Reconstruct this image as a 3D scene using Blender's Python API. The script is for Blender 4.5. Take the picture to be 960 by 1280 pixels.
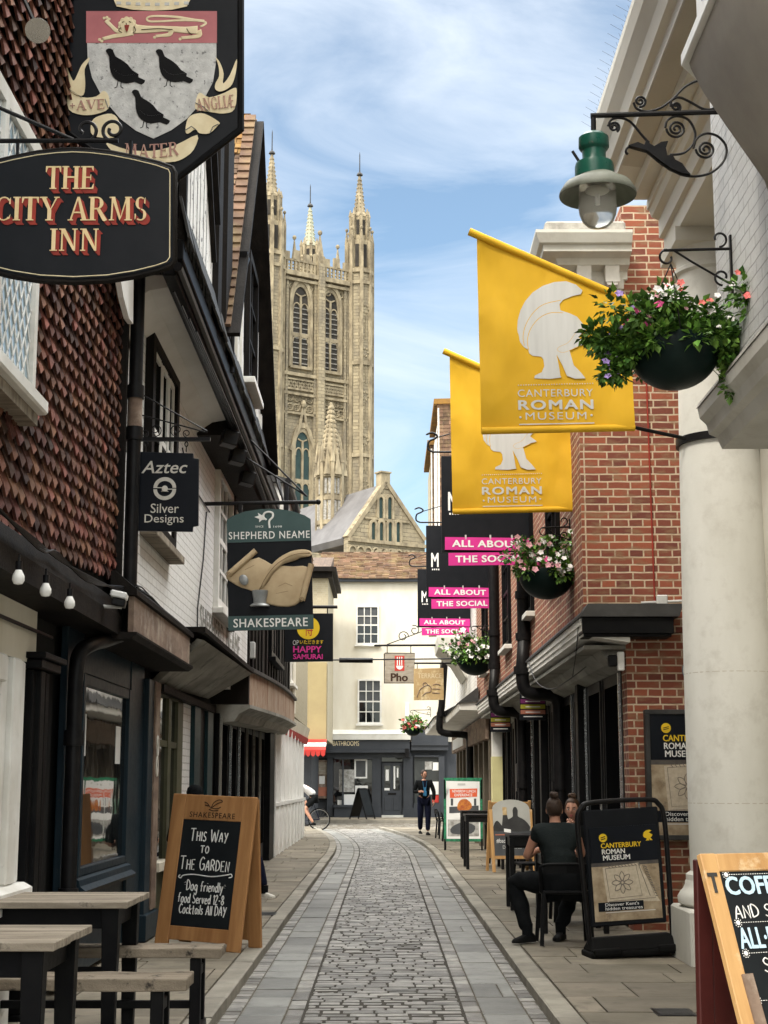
import bpy, bmesh, math, random
from math import sin, cos, pi, radians as R
from mathutils import Vector, Matrix, Euler
random.seed(11)
SC = bpy.context.scene
for _o in list(bpy.data.objects): bpy.data.objects.remove(_o)
COL = SC.collection.objects

# ---------------------------------------------------------------- camera, sky, sun, exposure
TH = R(10.04); EYE = 1.42; F = 1920.0
cam = bpy.data.cameras.new('camera'); cam.sensor_fit = 'HORIZONTAL'; cam.sensor_width = 36; cam.lens = 72
cam.clip_end = 6000; cam.clip_start = .05
camo = bpy.data.objects.new('camera', cam); COL.link(camo)
camo.location = (0, 0, EYE); camo.rotation_euler = (R(90) + TH, 0, 0); SC.camera = camo
SUN_EL, SUN_AZ = 52, 216           # azimuth clockwise from +Y: behind the camera, a little left
W = bpy.data.worlds.new('World'); SC.world = W; W.use_nodes = True
nt = W.node_tree; N = nt.nodes; L = nt.links; N.clear()
wo = N.new('ShaderNodeOutputWorld'); bg = N.new('ShaderNodeBackground'); sky = N.new('ShaderNodeTexSky')
sky.sky_type = 'NISHITA'; sky.sun_disc = False; sky.sun_elevation = R(SUN_EL); sky.sun_rotation = R(SUN_AZ)
sky.air_density = 1.0; sky.dust_density = .6; sky.ozone_density = 1.5
tc = N.new('ShaderNodeTexCoord'); mp = N.new('ShaderNodeMapping'); mp.inputs['Scale'].default_value = (1.1, 1.1, 3.4)
mp.inputs['Rotation'].default_value = (R(12), R(9), 0); mp.inputs['Location'].default_value = (.37, .2, .15)
nz = N.new('ShaderNodeTexNoise'); nz.inputs['Scale'].default_value = 3.4; nz.inputs['Detail'].default_value = 9
nz.inputs['Roughness'].default_value = .58; nz.inputs['Distortion'].default_value = .55
cr = N.new('ShaderNodeValToRGB'); cr.color_ramp.elements[0].position = .36; cr.color_ramp.elements[1].position = .74
cr.color_ramp.elements[0].color = (.10, .10, .10, 1); cr.color_ramp.elements[1].color = (.88, .88, .88, 1)
mx = N.new('ShaderNodeMix'); mx.data_type = 'RGBA'
mx.inputs['B'].default_value = (5.9, 6.4, 7.0, 1)
tint = N.new('ShaderNodeMix'); tint.data_type = 'RGBA'; tint.blend_type = 'MULTIPLY'; tint.inputs['Factor'].default_value = 1
tint.inputs['B'].default_value = (.92, 1.06, 1.04, 1)
L.new(tc.outputs['Generated'], mp.inputs['Vector']); L.new(mp.outputs['Vector'], nz.inputs['Vector'])
L.new(nz.outputs['Fac'], cr.inputs['Fac']); L.new(cr.outputs['Color'], mx.inputs['Factor'])
L.new(sky.outputs['Color'], tint.inputs['A']); L.new(tint.outputs['Result'], mx.inputs['A'])
dt = N.new('ShaderNodeVectorMath'); dt.operation = 'DOT_PRODUCT'; L.new(tc.outputs['Generated'], dt.inputs[0])
dt.inputs[1].default_value = (sin(R(SUN_AZ)) * cos(R(SUN_EL)), cos(R(SUN_AZ)) * cos(R(SUN_EL)), sin(R(SUN_EL)))
hz = N.new('ShaderNodeMapRange'); hz.interpolation_type = 'SMOOTHSTEP'; hz.inputs['From Min'].default_value = .35; hz.inputs['From Max'].default_value = 1.0
hz.inputs['To Min'].default_value = 0; hz.inputs['To Max'].default_value = 1
L.new(dt.outputs['Value'], hz.inputs['Value'])
mh = N.new('ShaderNodeMix'); mh.data_type = 'RGBA'; mh.inputs['B'].default_value = (26, 25, 23, 1)   # thin bright cloud round the sun
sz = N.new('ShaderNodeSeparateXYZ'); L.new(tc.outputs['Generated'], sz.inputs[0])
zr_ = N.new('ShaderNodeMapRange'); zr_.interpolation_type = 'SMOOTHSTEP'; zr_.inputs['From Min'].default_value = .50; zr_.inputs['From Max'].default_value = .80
L.new(sz.outputs['Z'], zr_.inputs['Value']); mo = N.new('ShaderNodeMix'); mo.data_type = 'RGBA'; mo.inputs['B'].default_value = (43, 43, 42, 1)   # bright veil added overhead, out of view, to fill the street with light
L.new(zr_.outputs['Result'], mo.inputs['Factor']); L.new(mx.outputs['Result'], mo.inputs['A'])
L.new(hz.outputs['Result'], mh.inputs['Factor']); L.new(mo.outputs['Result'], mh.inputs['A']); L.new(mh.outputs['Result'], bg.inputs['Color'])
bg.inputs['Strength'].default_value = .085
L.new(bg.outputs['Background'], wo.inputs['Surface'])
sl = bpy.data.lights.new('sun', 'SUN'); sl.energy = 1.55; sl.angle = R(12); sl.color = (1, .93, .82)
so = bpy.data.objects.new('sun', sl); COL.link(so)
_sd = Vector((sin(R(SUN_AZ)) * cos(R(SUN_EL)), cos(R(SUN_AZ)) * cos(R(SUN_EL)), sin(R(SUN_EL))))
so.rotation_euler = _sd.to_track_quat('Z', 'Y').to_euler(); so.location = (-20, -30, 60)
VS = SC.view_settings; VS.view_transform = 'Standard'; VS.look = 'None'; VS.gamma = 1; VS.exposure = 1.12
SC.render.engine = 'CYCLES'; SC.cycles.max_bounces = 8; SC.cycles.diffuse_bounces = 4; SC.cycles.use_denoising = True

# ---------------------------------------------------------------- measuring helpers: where a photo pixel lies on a plane of the street
def ray(px, py):
    a = (px - 480) / F; b = (640 - py) / F
    return Vector((a, cos(TH) - sin(TH) * b, sin(TH) + cos(TH) * b))
def PY(px, py, Y):
    d = ray(px, py); t = Y / d.y
    return Vector((d.x * t, Y, EYE + d.z * t))
def PX(px, py, X):
    d = ray(px, py); t = X / d.x
    return Vector((X, d.y * t, EYE + d.z * t))
def PZ(px, py, z):
    d = ray(px, py); t = (z - EYE) / d.z
    return Vector((d.x * t, d.y * t, z))
class Plane:                        # sign plane facing the street end: pixel -> local (x, z)
    def __init__(s, Y, px, py): s.Y = Y; s.o = PY(px, py, Y)
    def __call__(s, px, py):
        p = PY(px, py, s.Y) - s.o; return (p.x, p.z)
    def many(s, pts): return [s(*p) for p in pts]

# ---------------------------------------------------------------- materials
def _nm(name):
    m = bpy.data.materials.new(name); m.use_nodes = True
    t = m.node_tree; b = t.nodes['Principled BSDF']; return m, t, b
def C4(c): return (c[0], c[1], c[2], 1)
def mix(t, a, b, fac, mode='MIX'):
    n = t.nodes.new('ShaderNodeMix'); n.data_type = 'RGBA'; n.blend_type = mode
    for k, v in (('A', a), ('B', b), ('Factor', fac)):
        s = n.inputs[k]
        if hasattr(v, 'links'): t.links.new(v, s)
        elif isinstance(v, (int, float)): s.default_value = v
        else: s.default_value = C4(v)
    return n.outputs['Result']
def noise(t, scale, detail=5, rough=.6, vec=None, dist=0, stretch=None):
    n = t.nodes.new('ShaderNodeTexNoise'); n.inputs['Scale'].default_value = scale
    n.inputs['Detail'].default_value = detail; n.inputs['Roughness'].default_value = rough; n.inputs['Distortion'].default_value = dist
    c = t.nodes.new('ShaderNodeTexCoord'); v = c.outputs['Object'] if vec is None else vec
    if stretch:
        q = t.nodes.new('ShaderNodeMapping'); q.inputs['Scale'].default_value = stretch; t.links.new(v, q.inputs['Vector']); v = q.outputs['Vector']
    t.links.new(v, n.inputs['Vector']); return n.outputs['Fac']
def ramp(t, v, p0, p1, c0=(0, 0, 0), c1=(1, 1, 1)):
    n = t.nodes.new('ShaderNodeValToRGB'); e = n.color_ramp.elements
    e[0].position = p0; e[1].position = p1; e[0].color = C4(c0); e[1].color = C4(c1)
    t.links.new(v, n.inputs['Fac']); return n.outputs['Color']
def bump(t, b, h, strength, dist=.01):
    n = t.nodes.new('ShaderNodeBump'); n.inputs['Strength'].default_value = strength; n.inputs['Distance'].default_value = dist
    t.links.new(h, n.inputs['Height']); t.links.new(n.outputs['Normal'], b.inputs['Normal'])
MATS = {}
def mat(name, c1, c2=None, scale=4, rough=.7, metal=0, bmp=.15, spots=None, island=0, stretch=None, spec=.5, lo=.35, hi=.65, coat=0, rv=.12):
    spec = spec * .55
    if name in MATS: return MATS[name]
    m, t, b = _nm(name); c2 = c2 or tuple(x * .78 for x in c1)
    n = noise(t, scale, stretch=stretch); col = mix(t, c1, c2, ramp(t, n, lo, hi))
    if island:
        g = t.nodes.new('ShaderNodeNewGeometry')
        col = mix(t, col, tuple(min(1, x * 2) for x in (.5, .5, .5)), 0)
        h = t.nodes.new('ShaderNodeHueSaturation'); t.links.new(col, h.inputs['Color'])
        mr = t.nodes.new('ShaderNodeMapRange'); mr.inputs['To Min'].default_value = 1 - island; mr.inputs['To Max'].default_value = 1 + island
        t.links.new(g.outputs['Random Per Island'], mr.inputs['Value']); t.links.new(mr.outputs['Result'], h.inputs['Value'])
        mw = t.nodes.new('ShaderNodeMath'); mw.operation = 'FRACT'; mm_ = t.nodes.new('ShaderNodeMath'); mm_.operation = 'MULTIPLY'; mm_.inputs[1].default_value = 7.31; t.links.new(g.outputs['Random Per Island'], mm_.inputs[0]); t.links.new(mm_.outputs[0], mw.inputs[0])
        mh_ = t.nodes.new('ShaderNodeMapRange'); mh_.inputs['To Min'].default_value = .5 - .022 * island; mh_.inputs['To Max'].default_value = .5 + .022 * island; t.links.new(mw.outputs[0], mh_.inputs['Value']); t.links.new(mh_.outputs['Result'], h.inputs['Hue'])
        col = h.outputs['Color']
    if spots:                        # (colour, noise scale, low, high)
        s = ramp(t, noise(t, spots[1], 8, .7), spots[2], spots[3]); col = mix(t, col, spots[0], s)
    t.links.new(col, b.inputs['Base Color']); b.inputs['Metallic'].default_value = metal
    b.inputs['Specular IOR Level'].default_value = spec; b.inputs['Coat Weight'].default_value = coat
    f = noise(t, scale * 6, 6, .7)
    rr = t.nodes.new('ShaderNodeMapRange'); rr.inputs['To Min'].default_value = max(.02, rough - rv); rr.inputs['To Max'].default_value = min(1, rough + rv)
    t.links.new(f, rr.inputs['Value']); t.links.new(rr.outputs['Result'], b.inputs['Roughness'])
    if bmp: bump(t, b, f, bmp, .01)
    MATS[name] = m; return m
def brick(name, c1, c2, mortar, bw=.225, bh=.075, joint=.012, rough=.85, bmp=.6, stain=None, offset=.5, painted=False, c3=None):
    if name in MATS: return MATS[name]
    m, t, b = _nm(name)
    uv = t.nodes.new('ShaderNodeUVMap')
    wob = t.nodes.new('ShaderNodeVectorMath'); wob.operation = 'MULTIPLY_ADD'
    nn = t.nodes.new('ShaderNodeTexNoise'); nn.inputs['Scale'].default_value = 7; nn.inputs['Detail'].default_value = 4
    t.links.new(uv.outputs['UV'], nn.inputs['Vector']); t.links.new(nn.outputs['Color'], wob.inputs[0])
    k = .012 if bh < .2 else .03
    wob.inputs[1].default_value = (k, k, 0); t.links.new(uv.outputs['UV'], wob.inputs[2])
    br = t.nodes.new('ShaderNodeTexBrick'); br.inputs['Scale'].default_value = 1
    br.inputs['Brick Width'].default_value = bw; br.inputs['Row Height'].default_value = bh; br.inputs['Mortar Size'].default_value = joint / 2
    br.inputs['Mortar Smooth'].default_value = .25; br.inputs['Bias'].default_value = 0; br.offset = offset
    br.squash = .62 if not painted and bh < .2 else 1; br.squash_frequency = 2
    br.inputs['Color1'].default_value = C4(c1); br.inputs['Color2'].default_value = C4(c2); br.inputs['Mortar'].default_value = C4(mortar)
    t.links.new(wob.outputs[0], br.inputs['Vector'])
    col = br.outputs['Color']
    col = mix(t, col, (.55, .55, .55), ramp(t, noise(t, 26, 7, .75), .25, .8, (0, 0, 0), (.45, .45, .45)), 'MULTIPLY')
    if c3: col = mix(t, col, c3, ramp(t, noise(t, 5.5, 3, .5, vec=wob.outputs[0], stretch=(1, 2.6, 1)), .5, .68, (0, 0, 0), (.75, .75, .75)))
    if stain: col = mix(t, col, stain[0], ramp(t, noise(t, stain[1], 6, .65, stretch=stain[4] if len(stain) > 4 else None), stain[2], stain[3]))
    t.links.new(col, b.inputs['Base Color']); b.inputs['Roughness'].default_value = rough
    inv = t.nodes.new('ShaderNodeMath'); inv.operation = 'MULTIPLY_ADD'; inv.inputs[1].default_value = -1; inv.inputs[2].default_value = 1
    t.links.new(br.outputs['Fac'], inv.inputs[0])
    ad = t.nodes.new('ShaderNodeMath'); ad.operation = 'MULTIPLY_ADD'; t.links.new(noise(t, 45, 6, .7), ad.inputs[0]); ad.inputs[1].default_value = .5
    t.links.new(inv.outputs[0], ad.inputs[2]); bump(t, b, ad.outputs[0], bmp, .012 if bh < .2 else .05)
    MATS[name] = m; return m
def glassy(name, c, rough=.03, spec=.6):
    m, t, b = _nm(name); b.inputs['Base Color'].default_value = C4(c); b.inputs['Roughness'].default_value = rough
    b.inputs['Specular IOR Level'].default_value = spec; bump(t, b, noise(t, 2.2, 2), .08, .02); MATS[name] = m; return m

M = {}
def mk():
    g = M
    g['white_paint'] = mat('white_paint', (.78, .77, .73), (.62, .60, .55), 3, .55, bmp=.12, spots=((.35, .32, .27), 9, .62, .8))
    g['lightened_white'] = mat('lightened_white_paint', (.87, .865, .84), (.80, .79, .76), 2, .5, bmp=.08, spots=((.5, .46, .4), 7, .66, .8))  # whiter than white_paint: cross-street light put into the shopfront's colour
    g['white_old'] = mat('white_old', (.78, .77, .74), (.60, .58, .54), 2.5, .6, bmp=.5, spots=((.025, .022, .02), 13, .575, .63))
    g['cream_plaster'] = mat('cream_plaster', (.74, .70, .60), (.62, .57, .46), 1.2, .85, bmp=.25, stretch=(1, 1, .35))
    g['soffit_plaster'] = mat('soffit_plaster', (.72, .70, .66), (.60, .57, .52), 1.2, .9, bmp=.2)
    g['cream_stone'] = mat('cream_stone', (.68, .67, .62), (.56, .55, .495), 1.3, .8, bmp=.3, stretch=(1, 1, .3), spots=((.50, .48, .43), 5, .5, .8))
    g['stone_paint'] = mat('stone_paint', (.66, .64, .57), (.54, .51, .44), 1.1, .6, bmp=.08, stretch=(1, .35, 1))
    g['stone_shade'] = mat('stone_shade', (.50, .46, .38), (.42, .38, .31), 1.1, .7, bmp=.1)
    g['stone_weathered'] = mat('stone_weathered', (.42, .40, .36), (.20, .19, .17), 5, .9, bmp=.5)
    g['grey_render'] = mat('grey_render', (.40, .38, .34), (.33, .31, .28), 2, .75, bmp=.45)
    g['black_paint'] = mat('black_paint', (.005, .005, .006), (.009, .009, .009), 5, .45, bmp=.12, spec=.12)
    g['black_timber'] = mat('black_timber', (.006, .005, .0045), (.015, .012, .010), 6, .65, spec=.2, bmp=.5, stretch=(1, 1, .15))
    g['black_metal'] = mat('black_metal', (.005, .005, .006), (.011, .010, .010), 12, .4, bmp=.15, spec=.3)
    g['black_board'] = mat('black_board', (.006, .0075, .010), (.010, .011, .014), 4, .5, bmp=.04, spec=.25)
    g['dark_blue'] = mat('dark_blue_paint', (.009, .020, .029), (.013, .026, .036), 3, .42, bmp=.1, spec=.3, spots=((.08, .075, .07), 18, .66, .8))
    g['teal_paint'] = mat('teal_paint', (.006, .024, .030), (.010, .030, .034), 3, .4, bmp=.1, spec=.3)
    g['olive_paint'] = mat('olive_paint', (.085, .085, .045), (.06, .06, .032), 3, .5, bmp=.1)
    g['grey_blue'] = mat('grey_blue_paint', (.048, .053, .062), (.038, .043, .051), 2.5, .5, bmp=.08)
    g['worn_wood'] = mat('worn_wood', (.25, .18, .135), (.12, .08, .06), 5, .8, bmp=.5, stretch=(1, .2, 1), spots=((.36, .30, .24), 4, .5, .7))
    g['rust_board'] = mat('rust_board', (.40, .31, .23), (.24, .135, .08), 3.5, .85, bmp=.4, stretch=(1, 1, .35), spots=((.42, .36, .28), 3, .52, .68))
    g['grimy_board'] = mat('grimy_board', (.34, .33, .29), (.19, .185, .16), 3, .75, bmp=.3, stretch=(1, .3, 1), spots=((.03, .03, .028), 3, .55, .72))
    g['lead'] = mat('lead_sheet', (.055, .054, .052), (.025, .025, .025), 3, .6, bmp=.3)
    g['grey_wood'] = mat('grey_wood', (.33, .285, .225), (.17, .14, .105), 6, .85, bmp=.6, stretch=(.25, 2.5, 1), spots=((.07, .06, .05), 10, .6, .72))
    g['bench_wood'] = mat('bench_wood', (.27, .225, .17), (.10, .078, .056), 6, .9, bmp=.9, stretch=(.22, 3, 1), spots=((.03, .025, .02), 9, .56, .66))
    g['oak'] = mat('oak', (.42, .215, .085), (.29, .135, .05), 6, .5, bmp=.15, stretch=(2.2, 2.2, .22), spots=((.13, .06, .025), 12, .68, .78))
    g['pine'] = mat('pine', (.50, .30, .125), (.36, .195, .075), 6, .5, bmp=.15, stretch=(2.2, 2.2, .22), spots=((.62, .48, .30), 7, .58, .72))
    g['dark_red'] = mat('dark_red', (.06, .012, .010), (.04, .008, .007), 4, .5)
    g['slate_board'] = mat('slate_board', (.008, .010, .012), (.014, .017, .019), 2, .65, bmp=.05, spec=.2)
    g['chalk'] = mat('chalk', (.80, .80, .78), (.66, .66, .64), 40, .9, bmp=.2)
    g['chalk_blue'] = mat('chalk_blue', (.50, .66, .78), (.40, .56, .68), 40, .9, bmp=.2)
    g['burnt'] = mat('burnt_wood', (.05, .022, .012), (.035, .018, .01), 20, .8)
    g['yellow'] = mat('yellow_canvas', (.76, .45, .022), (.66, .375, .017), 1.6, .7, bmp=.12, stretch=(1, 1, .5))
    g['banner_white'] = mat('banner_white', (.66, .66, .64), (.54, .54, .52), 2.5, .8, bmp=.05, stretch=(2.5, 1, .25))
    g['pink'] = mat('pink_board', (.64, .035, .27), (.58, .03, .24), 2, .5, bmp=.03)
    g['white_letter'] = mat('white_letter', (.82, .82, .80), (.74, .74, .72), 12, .5, bmp=.03)
    g['gold_letter'] = mat('gold_letter', (.78, .60, .34), (.68, .50, .25), 14, .5, bmp=.05)
    g['cream_letter'] = mat('cream_letter', (.78, .68, .46), (.66, .55, .34), 9, .6, bmp=.06)
    g['red_letter'] = mat('red_letter', (.32, .035, .02), (.22, .025, .018), 9, .6)
    g['rose_field'] = mat('rose_field', (.46, .16, .17), (.38, .125, .135), 3, .6, bmp=.05)
    g['faded_letter'] = mat('faded_letter', (.38, .20, .17), (.46, .28, .22), 9, .7)
    g['shield_white'] = mat('shield_white', (.62, .62, .60), (.44, .44, .43), 14, .75, bmp=.4, spots=((.14, .14, .14), 30, .585, .65))
    g['sign_green'] = mat('sign_green', (.052, .092, .092), (.042, .078, .078), 3, .5, bmp=.04)
    g['parchment'] = mat('parchment', (.52, .41, .26), (.40, .30, .18), 3, .65, bmp=.2)
    g['parchment_dark'] = mat('parchment_dark', (.24, .17, .09), (.17, .12, .06), 4, .7, bmp=.2)
    g['pewter'] = mat('pewter', (.30, .31, .31), (.18, .19, .19), 6, .4, metal=.6, bmp=.1)
    g['silver_letter'] = mat('silver_letter', (.66, .64, .58), (.55, .53, .48), 20, .5, bmp=.05)
    g['sun_yellow'] = mat('sun_yellow', (.80, .56, .02), (.72, .48, .02), 3, .5)
    g['red_print'] = mat('red_print', (.55, .05, .04), (.45, .04, .03), 4, .5)
    g['orange_print'] = mat('orange_print', (.72, .13, .05), (.65, .1, .04), 4, .5)
    g['ply'] = mat('ply', (.48, .34, .17), (.38, .26, .12), 2.5, .7, bmp=.2, spots=((.62, .50, .30), 5, .5, .62))
    g['ply_light'] = mat('ply_light', (.66, .56, .38), (.58, .48, .3), 5, .7)
    g['pho_board'] = mat('pho_board', (.40, .36, .30), (.28, .24, .19), 5, .8, bmp=.3, stretch=(1, 1, 4), spots=((.1, .05, .04), 8, .6, .75))
    g['lamp_green'] = mat('lamp_green', (.008, .085, .055), (.01, .065, .045), 5, .3, bmp=.1, spots=((.12, .10, .08), 20, .64, .74))
    g['lamp_shade'] = mat('lamp_shade', (.20, .21, .17), (.12, .125, .10), 6, .5, bmp=.2)
    g['basket'] = mat('basket_plastic', (.003, .011, .010), (.006, .015, .013), 6, .4, bmp=.15, spec=.25)
    g['leaf'] = mat('leaf', (.155, .30, .05), (.075, .165, .025), 9, .5, bmp=.1, island=.5)
    g['leaf_dark'] = mat('leaf_dark', (.05, .115, .02), (.03, .075, .014), 9, .5, bmp=.1, island=.45)
    g['petal_white'] = mat('petal_white', (.82, .80, .78), (.72, .68, .66), 9, .6, island=.12)
    g['petal_pink'] = mat('petal_pink', (.78, .12, .33), (.62, .06, .22), 9, .6, island=.25)
    g['petal_coral'] = mat('petal_coral', (.72, .18, .16), (.62, .12, .12), 9, .6, island=.25)
    g['petal_blush'] = mat('petal_blush', (.70, .40, .42), (.62, .3, .36), 9, .6, island=.2)
    g['petal_lilac'] = mat('petal_lilac', (.42, .30, .62), (.30, .2, .5), 9, .6, island=.25)
    g['tile'] = mat('clay_tile', (.14, .056, .034), (.07, .030, .021), 7, .8, bmp=.5, island=.75, spots=((.20, .13, .085), 12, .62, .75))
    g['roof_tile'] = mat('roof_tile', (.185, .112, .068), (.105, .064, .042), 3, .9, bmp=.5, island=.4, spots=((.20, .145, .07), 1.6, .5, .66))
    g['lichen_tile'] = mat('lichen_tile', (.29, .155, .032), (.17, .095, .036), 3, .9, bmp=.5, island=.3)
    g['sett'] = mat('sett', (.26, .25, .228), (.155, .15, .138), 9, .45, bmp=.6, island=.45, spec=.9)
    g['flag'] = mat('flagstone', (.21, .21, .195), (.15, .152, .143), 3, .55, bmp=.4, island=.35, spec=.9, spots=((.12, .115, .10), 6, .56, .72))
    g['slab'] = mat('paving_slab', (.215, .188, .145), (.15, .132, .10), 2.2, .8, bmp=.35, island=.22, spots=((.09, .08, .062), 5, .54, .72))
    g['sett_joint'] = mat('sett_joint', (.060, .054, .044), (.035, .032, .027), 20, .95, bmp=.4)
    g['roof_brown'] = brick('brown_tiles', (.15, .095, .06), (.085, .055, .036), (.05, .035, .025), bw=.2, bh=.14, joint=.02, bmp=.5)
    g['kerb'] = mat('kerb_stone', (.285, .265, .22), (.20, .185, .155), 4, .8, bmp=.4, island=.18)
    g['joint'] = mat('joint_sand', (.13, .115, .09), (.075, .066, .052), 20, .95, bmp=.5)
    g['ground'] = mat('ground_earth', (.13, .12, .10), (.09, .085, .07), 2, .9, bmp=.3)
    g['brick'] = brick('red_brick', (.32, .088, .042), (.155, .042, .027), (.56, .44, .31), joint=.017, bmp=.7, c3=(.23, .135, .072))
    g['white_brick'] = brick('white_painted_brick', (.86, .85, .82), (.82, .81, .78), (.58, .56, .52), joint=.010, painted=True, bmp=1, rough=.6, stain=((.50, .47, .42), 1.1, .56, .72, (1, 1, .4)))
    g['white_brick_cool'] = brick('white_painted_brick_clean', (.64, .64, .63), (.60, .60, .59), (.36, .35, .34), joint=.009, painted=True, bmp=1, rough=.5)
    g['tan_brick'] = brick('tan_brick', (.44, .385, .265), (.38, .33, .22), (.44, .40, .31), bmp=.4)
    g['ashlar'] = brick('cathedral_stone', (.40, .335, .215), (.29, .24, .155), (.22, .18, .115), bw=1.0, bh=.42, joint=.06, bmp=1, stain=((.17, .145, .105), .9, .44, .7, (1, 1, .4)), c3=None)
    g['carved'] = mat('carved_stone', (.37, .31, .205), (.165, .135, .09), 1.2, .9, bmp=1, stretch=(1, 1, .5))
    g['cathedral_glass'] = mat('cathedral_glass', (.025, .045, .042), (.04, .065, .055), 1, .3)
    g['louvre'] = mat('louvre', (.045, .038, .03), (.02, .018, .015), 1, .8)
    g['cath_lead'] = mat('cathedral_lead', (.15, .145, .145), (.105, .10, .10), .6, .6)
    g['copper'] = mat('copper_green', (.34, .36, .27), (.38, .345, .25), .7, .8)
    g['glass'] = glassy('window_glass', (.006, .007, .008))
    g['glass_grey'] = glassy('window_glass_pale', (.06, .065, .065), .06)
    g['glass_sky'] = glassy('leaded_glass', (.30, .42, .50), .05, .9)
    g['cream_ochre'] = mat('cream_ochre', (.32, .26, .135), (.28, .225, .12), 2, .8)
    g['glass_dark'] = mat('dark_door_glass', (.0035, .0035, .004), (.006, .006, .006), 2, .6, bmp=0, spec=.0)
    g['void'] = mat('dark_interior', (.006, .006, .006), (.01, .009, .008), 2, .9, bmp=0)
    g['chrome'] = mat('chrome', (.5, .5, .5), (.4, .4, .4), 5, .25, metal=1, bmp=0)
    g['galv'] = mat('grey_plastic', (.55, .55, .53), (.45, .45, .43), 8, .5)
    g['white_plastic'] = mat('white_plastic', (.75, .75, .73), (.68, .68, .66), 8, .4, bmp=.02)
    g['bulb'] = mat('frosted_bulb', (.85, .84, .80), (.78, .77, .74), 5, .25, bmp=0)
    g['skin'] = mat('skin', (.55, .30, .21), (.50, .26, .18), 8, .5, bmp=.03)
    g['skin_tan'] = mat('skin_tan', (.46, .24, .165), (.42, .21, .14), 8, .5, bmp=.03)
    g['hair'] = mat('dark_hair', (.028, .016, .011), (.045, .026, .016), 30, .45, bmp=.5, stretch=(3, 3, .6))
    g['hair_brown'] = mat('brown_hair', (.07, .038, .02), (.045, .024, .014), 30, .45, bmp=.5)
    g['lip'] = mat('lips', (.42, .13, .12), None, 10, .4, bmp=0)
    g['eye_white'] = mat('eye_white', (.75, .73, .70), None, 10, .2, bmp=0)
    g['iris'] = mat('iris', (.03, .018, .012), None, 10, .15, bmp=0)
    g['cloth_black'] = mat('black_cloth', (.006, .007, .008), (.011, .012, .013), 12, .9, spec=.1, bmp=.5)
    g['cloth_charcoal'] = mat('charcoal_cloth', (.011, .015, .0155), (.017, .021, .021), 7, .9, spec=.1, bmp=.6)
    g['cloth_navy'] = mat('navy_cloth', (.007, .009, .022), (.012, .014, .03), 8, .9, spec=.1, bmp=.5)
    g['cloth_white'] = mat('white_cloth', (.72, .72, .72), (.62, .62, .63), 8, .9, bmp=.5)
    g['shoe_white'] = mat('white_shoe', (.66, .63, .57), (.55, .52, .46), 20, .6)
    g['lanyard'] = mat('blue_lanyard', (.05, .22, .42), None, 8, .5)
    g['rubber'] = mat('rubber', (.007, .007, .007), None, 20, .8, spec=.2)
    g['plaque_blue'] = mat('plaque_blue', (.015, .12, .28), (.012, .10, .24), 6, .35)
    g['poster_dark'] = mat('poster_dark', (.006, .008, .012), (.009, .011, .016), 3, .35, bmp=0, spec=.25)
    g['poster_photo'] = mat('mosaic_photo', (.48, .39, .27), (.27, .20, .125), 9, .4, bmp=.05, spots=((.13, .10, .07), 5, .55, .7))
    g['mosaic_light'] = mat('mosaic_light', (.60, .52, .40), (.48, .41, .31), 30, .45, bmp=.05)
    g['mosaic_line'] = mat('mosaic_line', (.15, .13, .115), (.22, .19, .16), 40, .5, bmp=0)
    g['poster_fade'] = mat('poster_fade', (.12, .105, .09), (.06, .055, .055), 6, .4, bmp=0)
    g['print_white'] = mat('print_white', (.80, .80, .78), (.74, .74, .72), 2, .35, bmp=0)
    g['print_green'] = mat('print_green', (.03, .22, .11), (.02, .14, .07), 14, .4, bmp=0, lo=.45, hi=.55)
    g['print_grey'] = mat('print_grey', (.09, .095, .10), (.05, .053, .058), 2, .4, bmp=0)
    g['print_sky'] = mat('print_sky', (.42, .42, .39), (.34, .34, .31), 1.6, .4, bmp=0)
    g['print_suit'] = mat('print_suit', (.055, .055, .055), (.035, .035, .035), 5, .4, bmp=0)
    g['print_food'] = mat('print_food', (.62, .25, .04), (.35, .08, .03), 18, .4, bmp=0)
    g['print_dish'] = mat('print_dish', (.50, .50, .48), (.22, .21, .19), 9, .4, bmp=0)
    g['print_purple'] = mat('print_purple', (.20, .03, .14), None, 4, .5, bmp=0)
    g['print_lime'] = mat('print_lime', (.40, .38, .04), None, 4, .5, bmp=0)
    g['print_coral'] = mat('print_coral', (.45, .17, .11), None, 4, .5, bmp=0)
    g['awning_red'] = mat('awning_red', (.42, .03, .025), (.36, .028, .022), 3, .7)
    g['pale_yellow'] = mat('pale_yellow_paint', (.62, .58, .30), (.55, .5, .26), 3, .7)
    g['taupe'] = mat('taupe_paint', (.14, .115, .085), (.10, .082, .06), 3, .6)
mk()
_y = M['yellow']; _t = _y.node_tree; _b = _t.nodes['Principled BSDF']; bump(_t, _b, noise(_t, 2.4, 2, .5, dist=.25, stretch=(1.1, 1, .8)), .5, .07)   # creased canvas
# clear lamp globe: old glass with a little dirt
_m, _t, _b = _nm('clear_globe'); _b.inputs['Base Color'].default_value = (.80, .78, .72, 1); _b.inputs['Roughness'].default_value = .18
_b.inputs['Transmission Weight'].default_value = .75; _b.inputs['IOR'].default_value = 1.15; M['globe'] = _m

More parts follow.
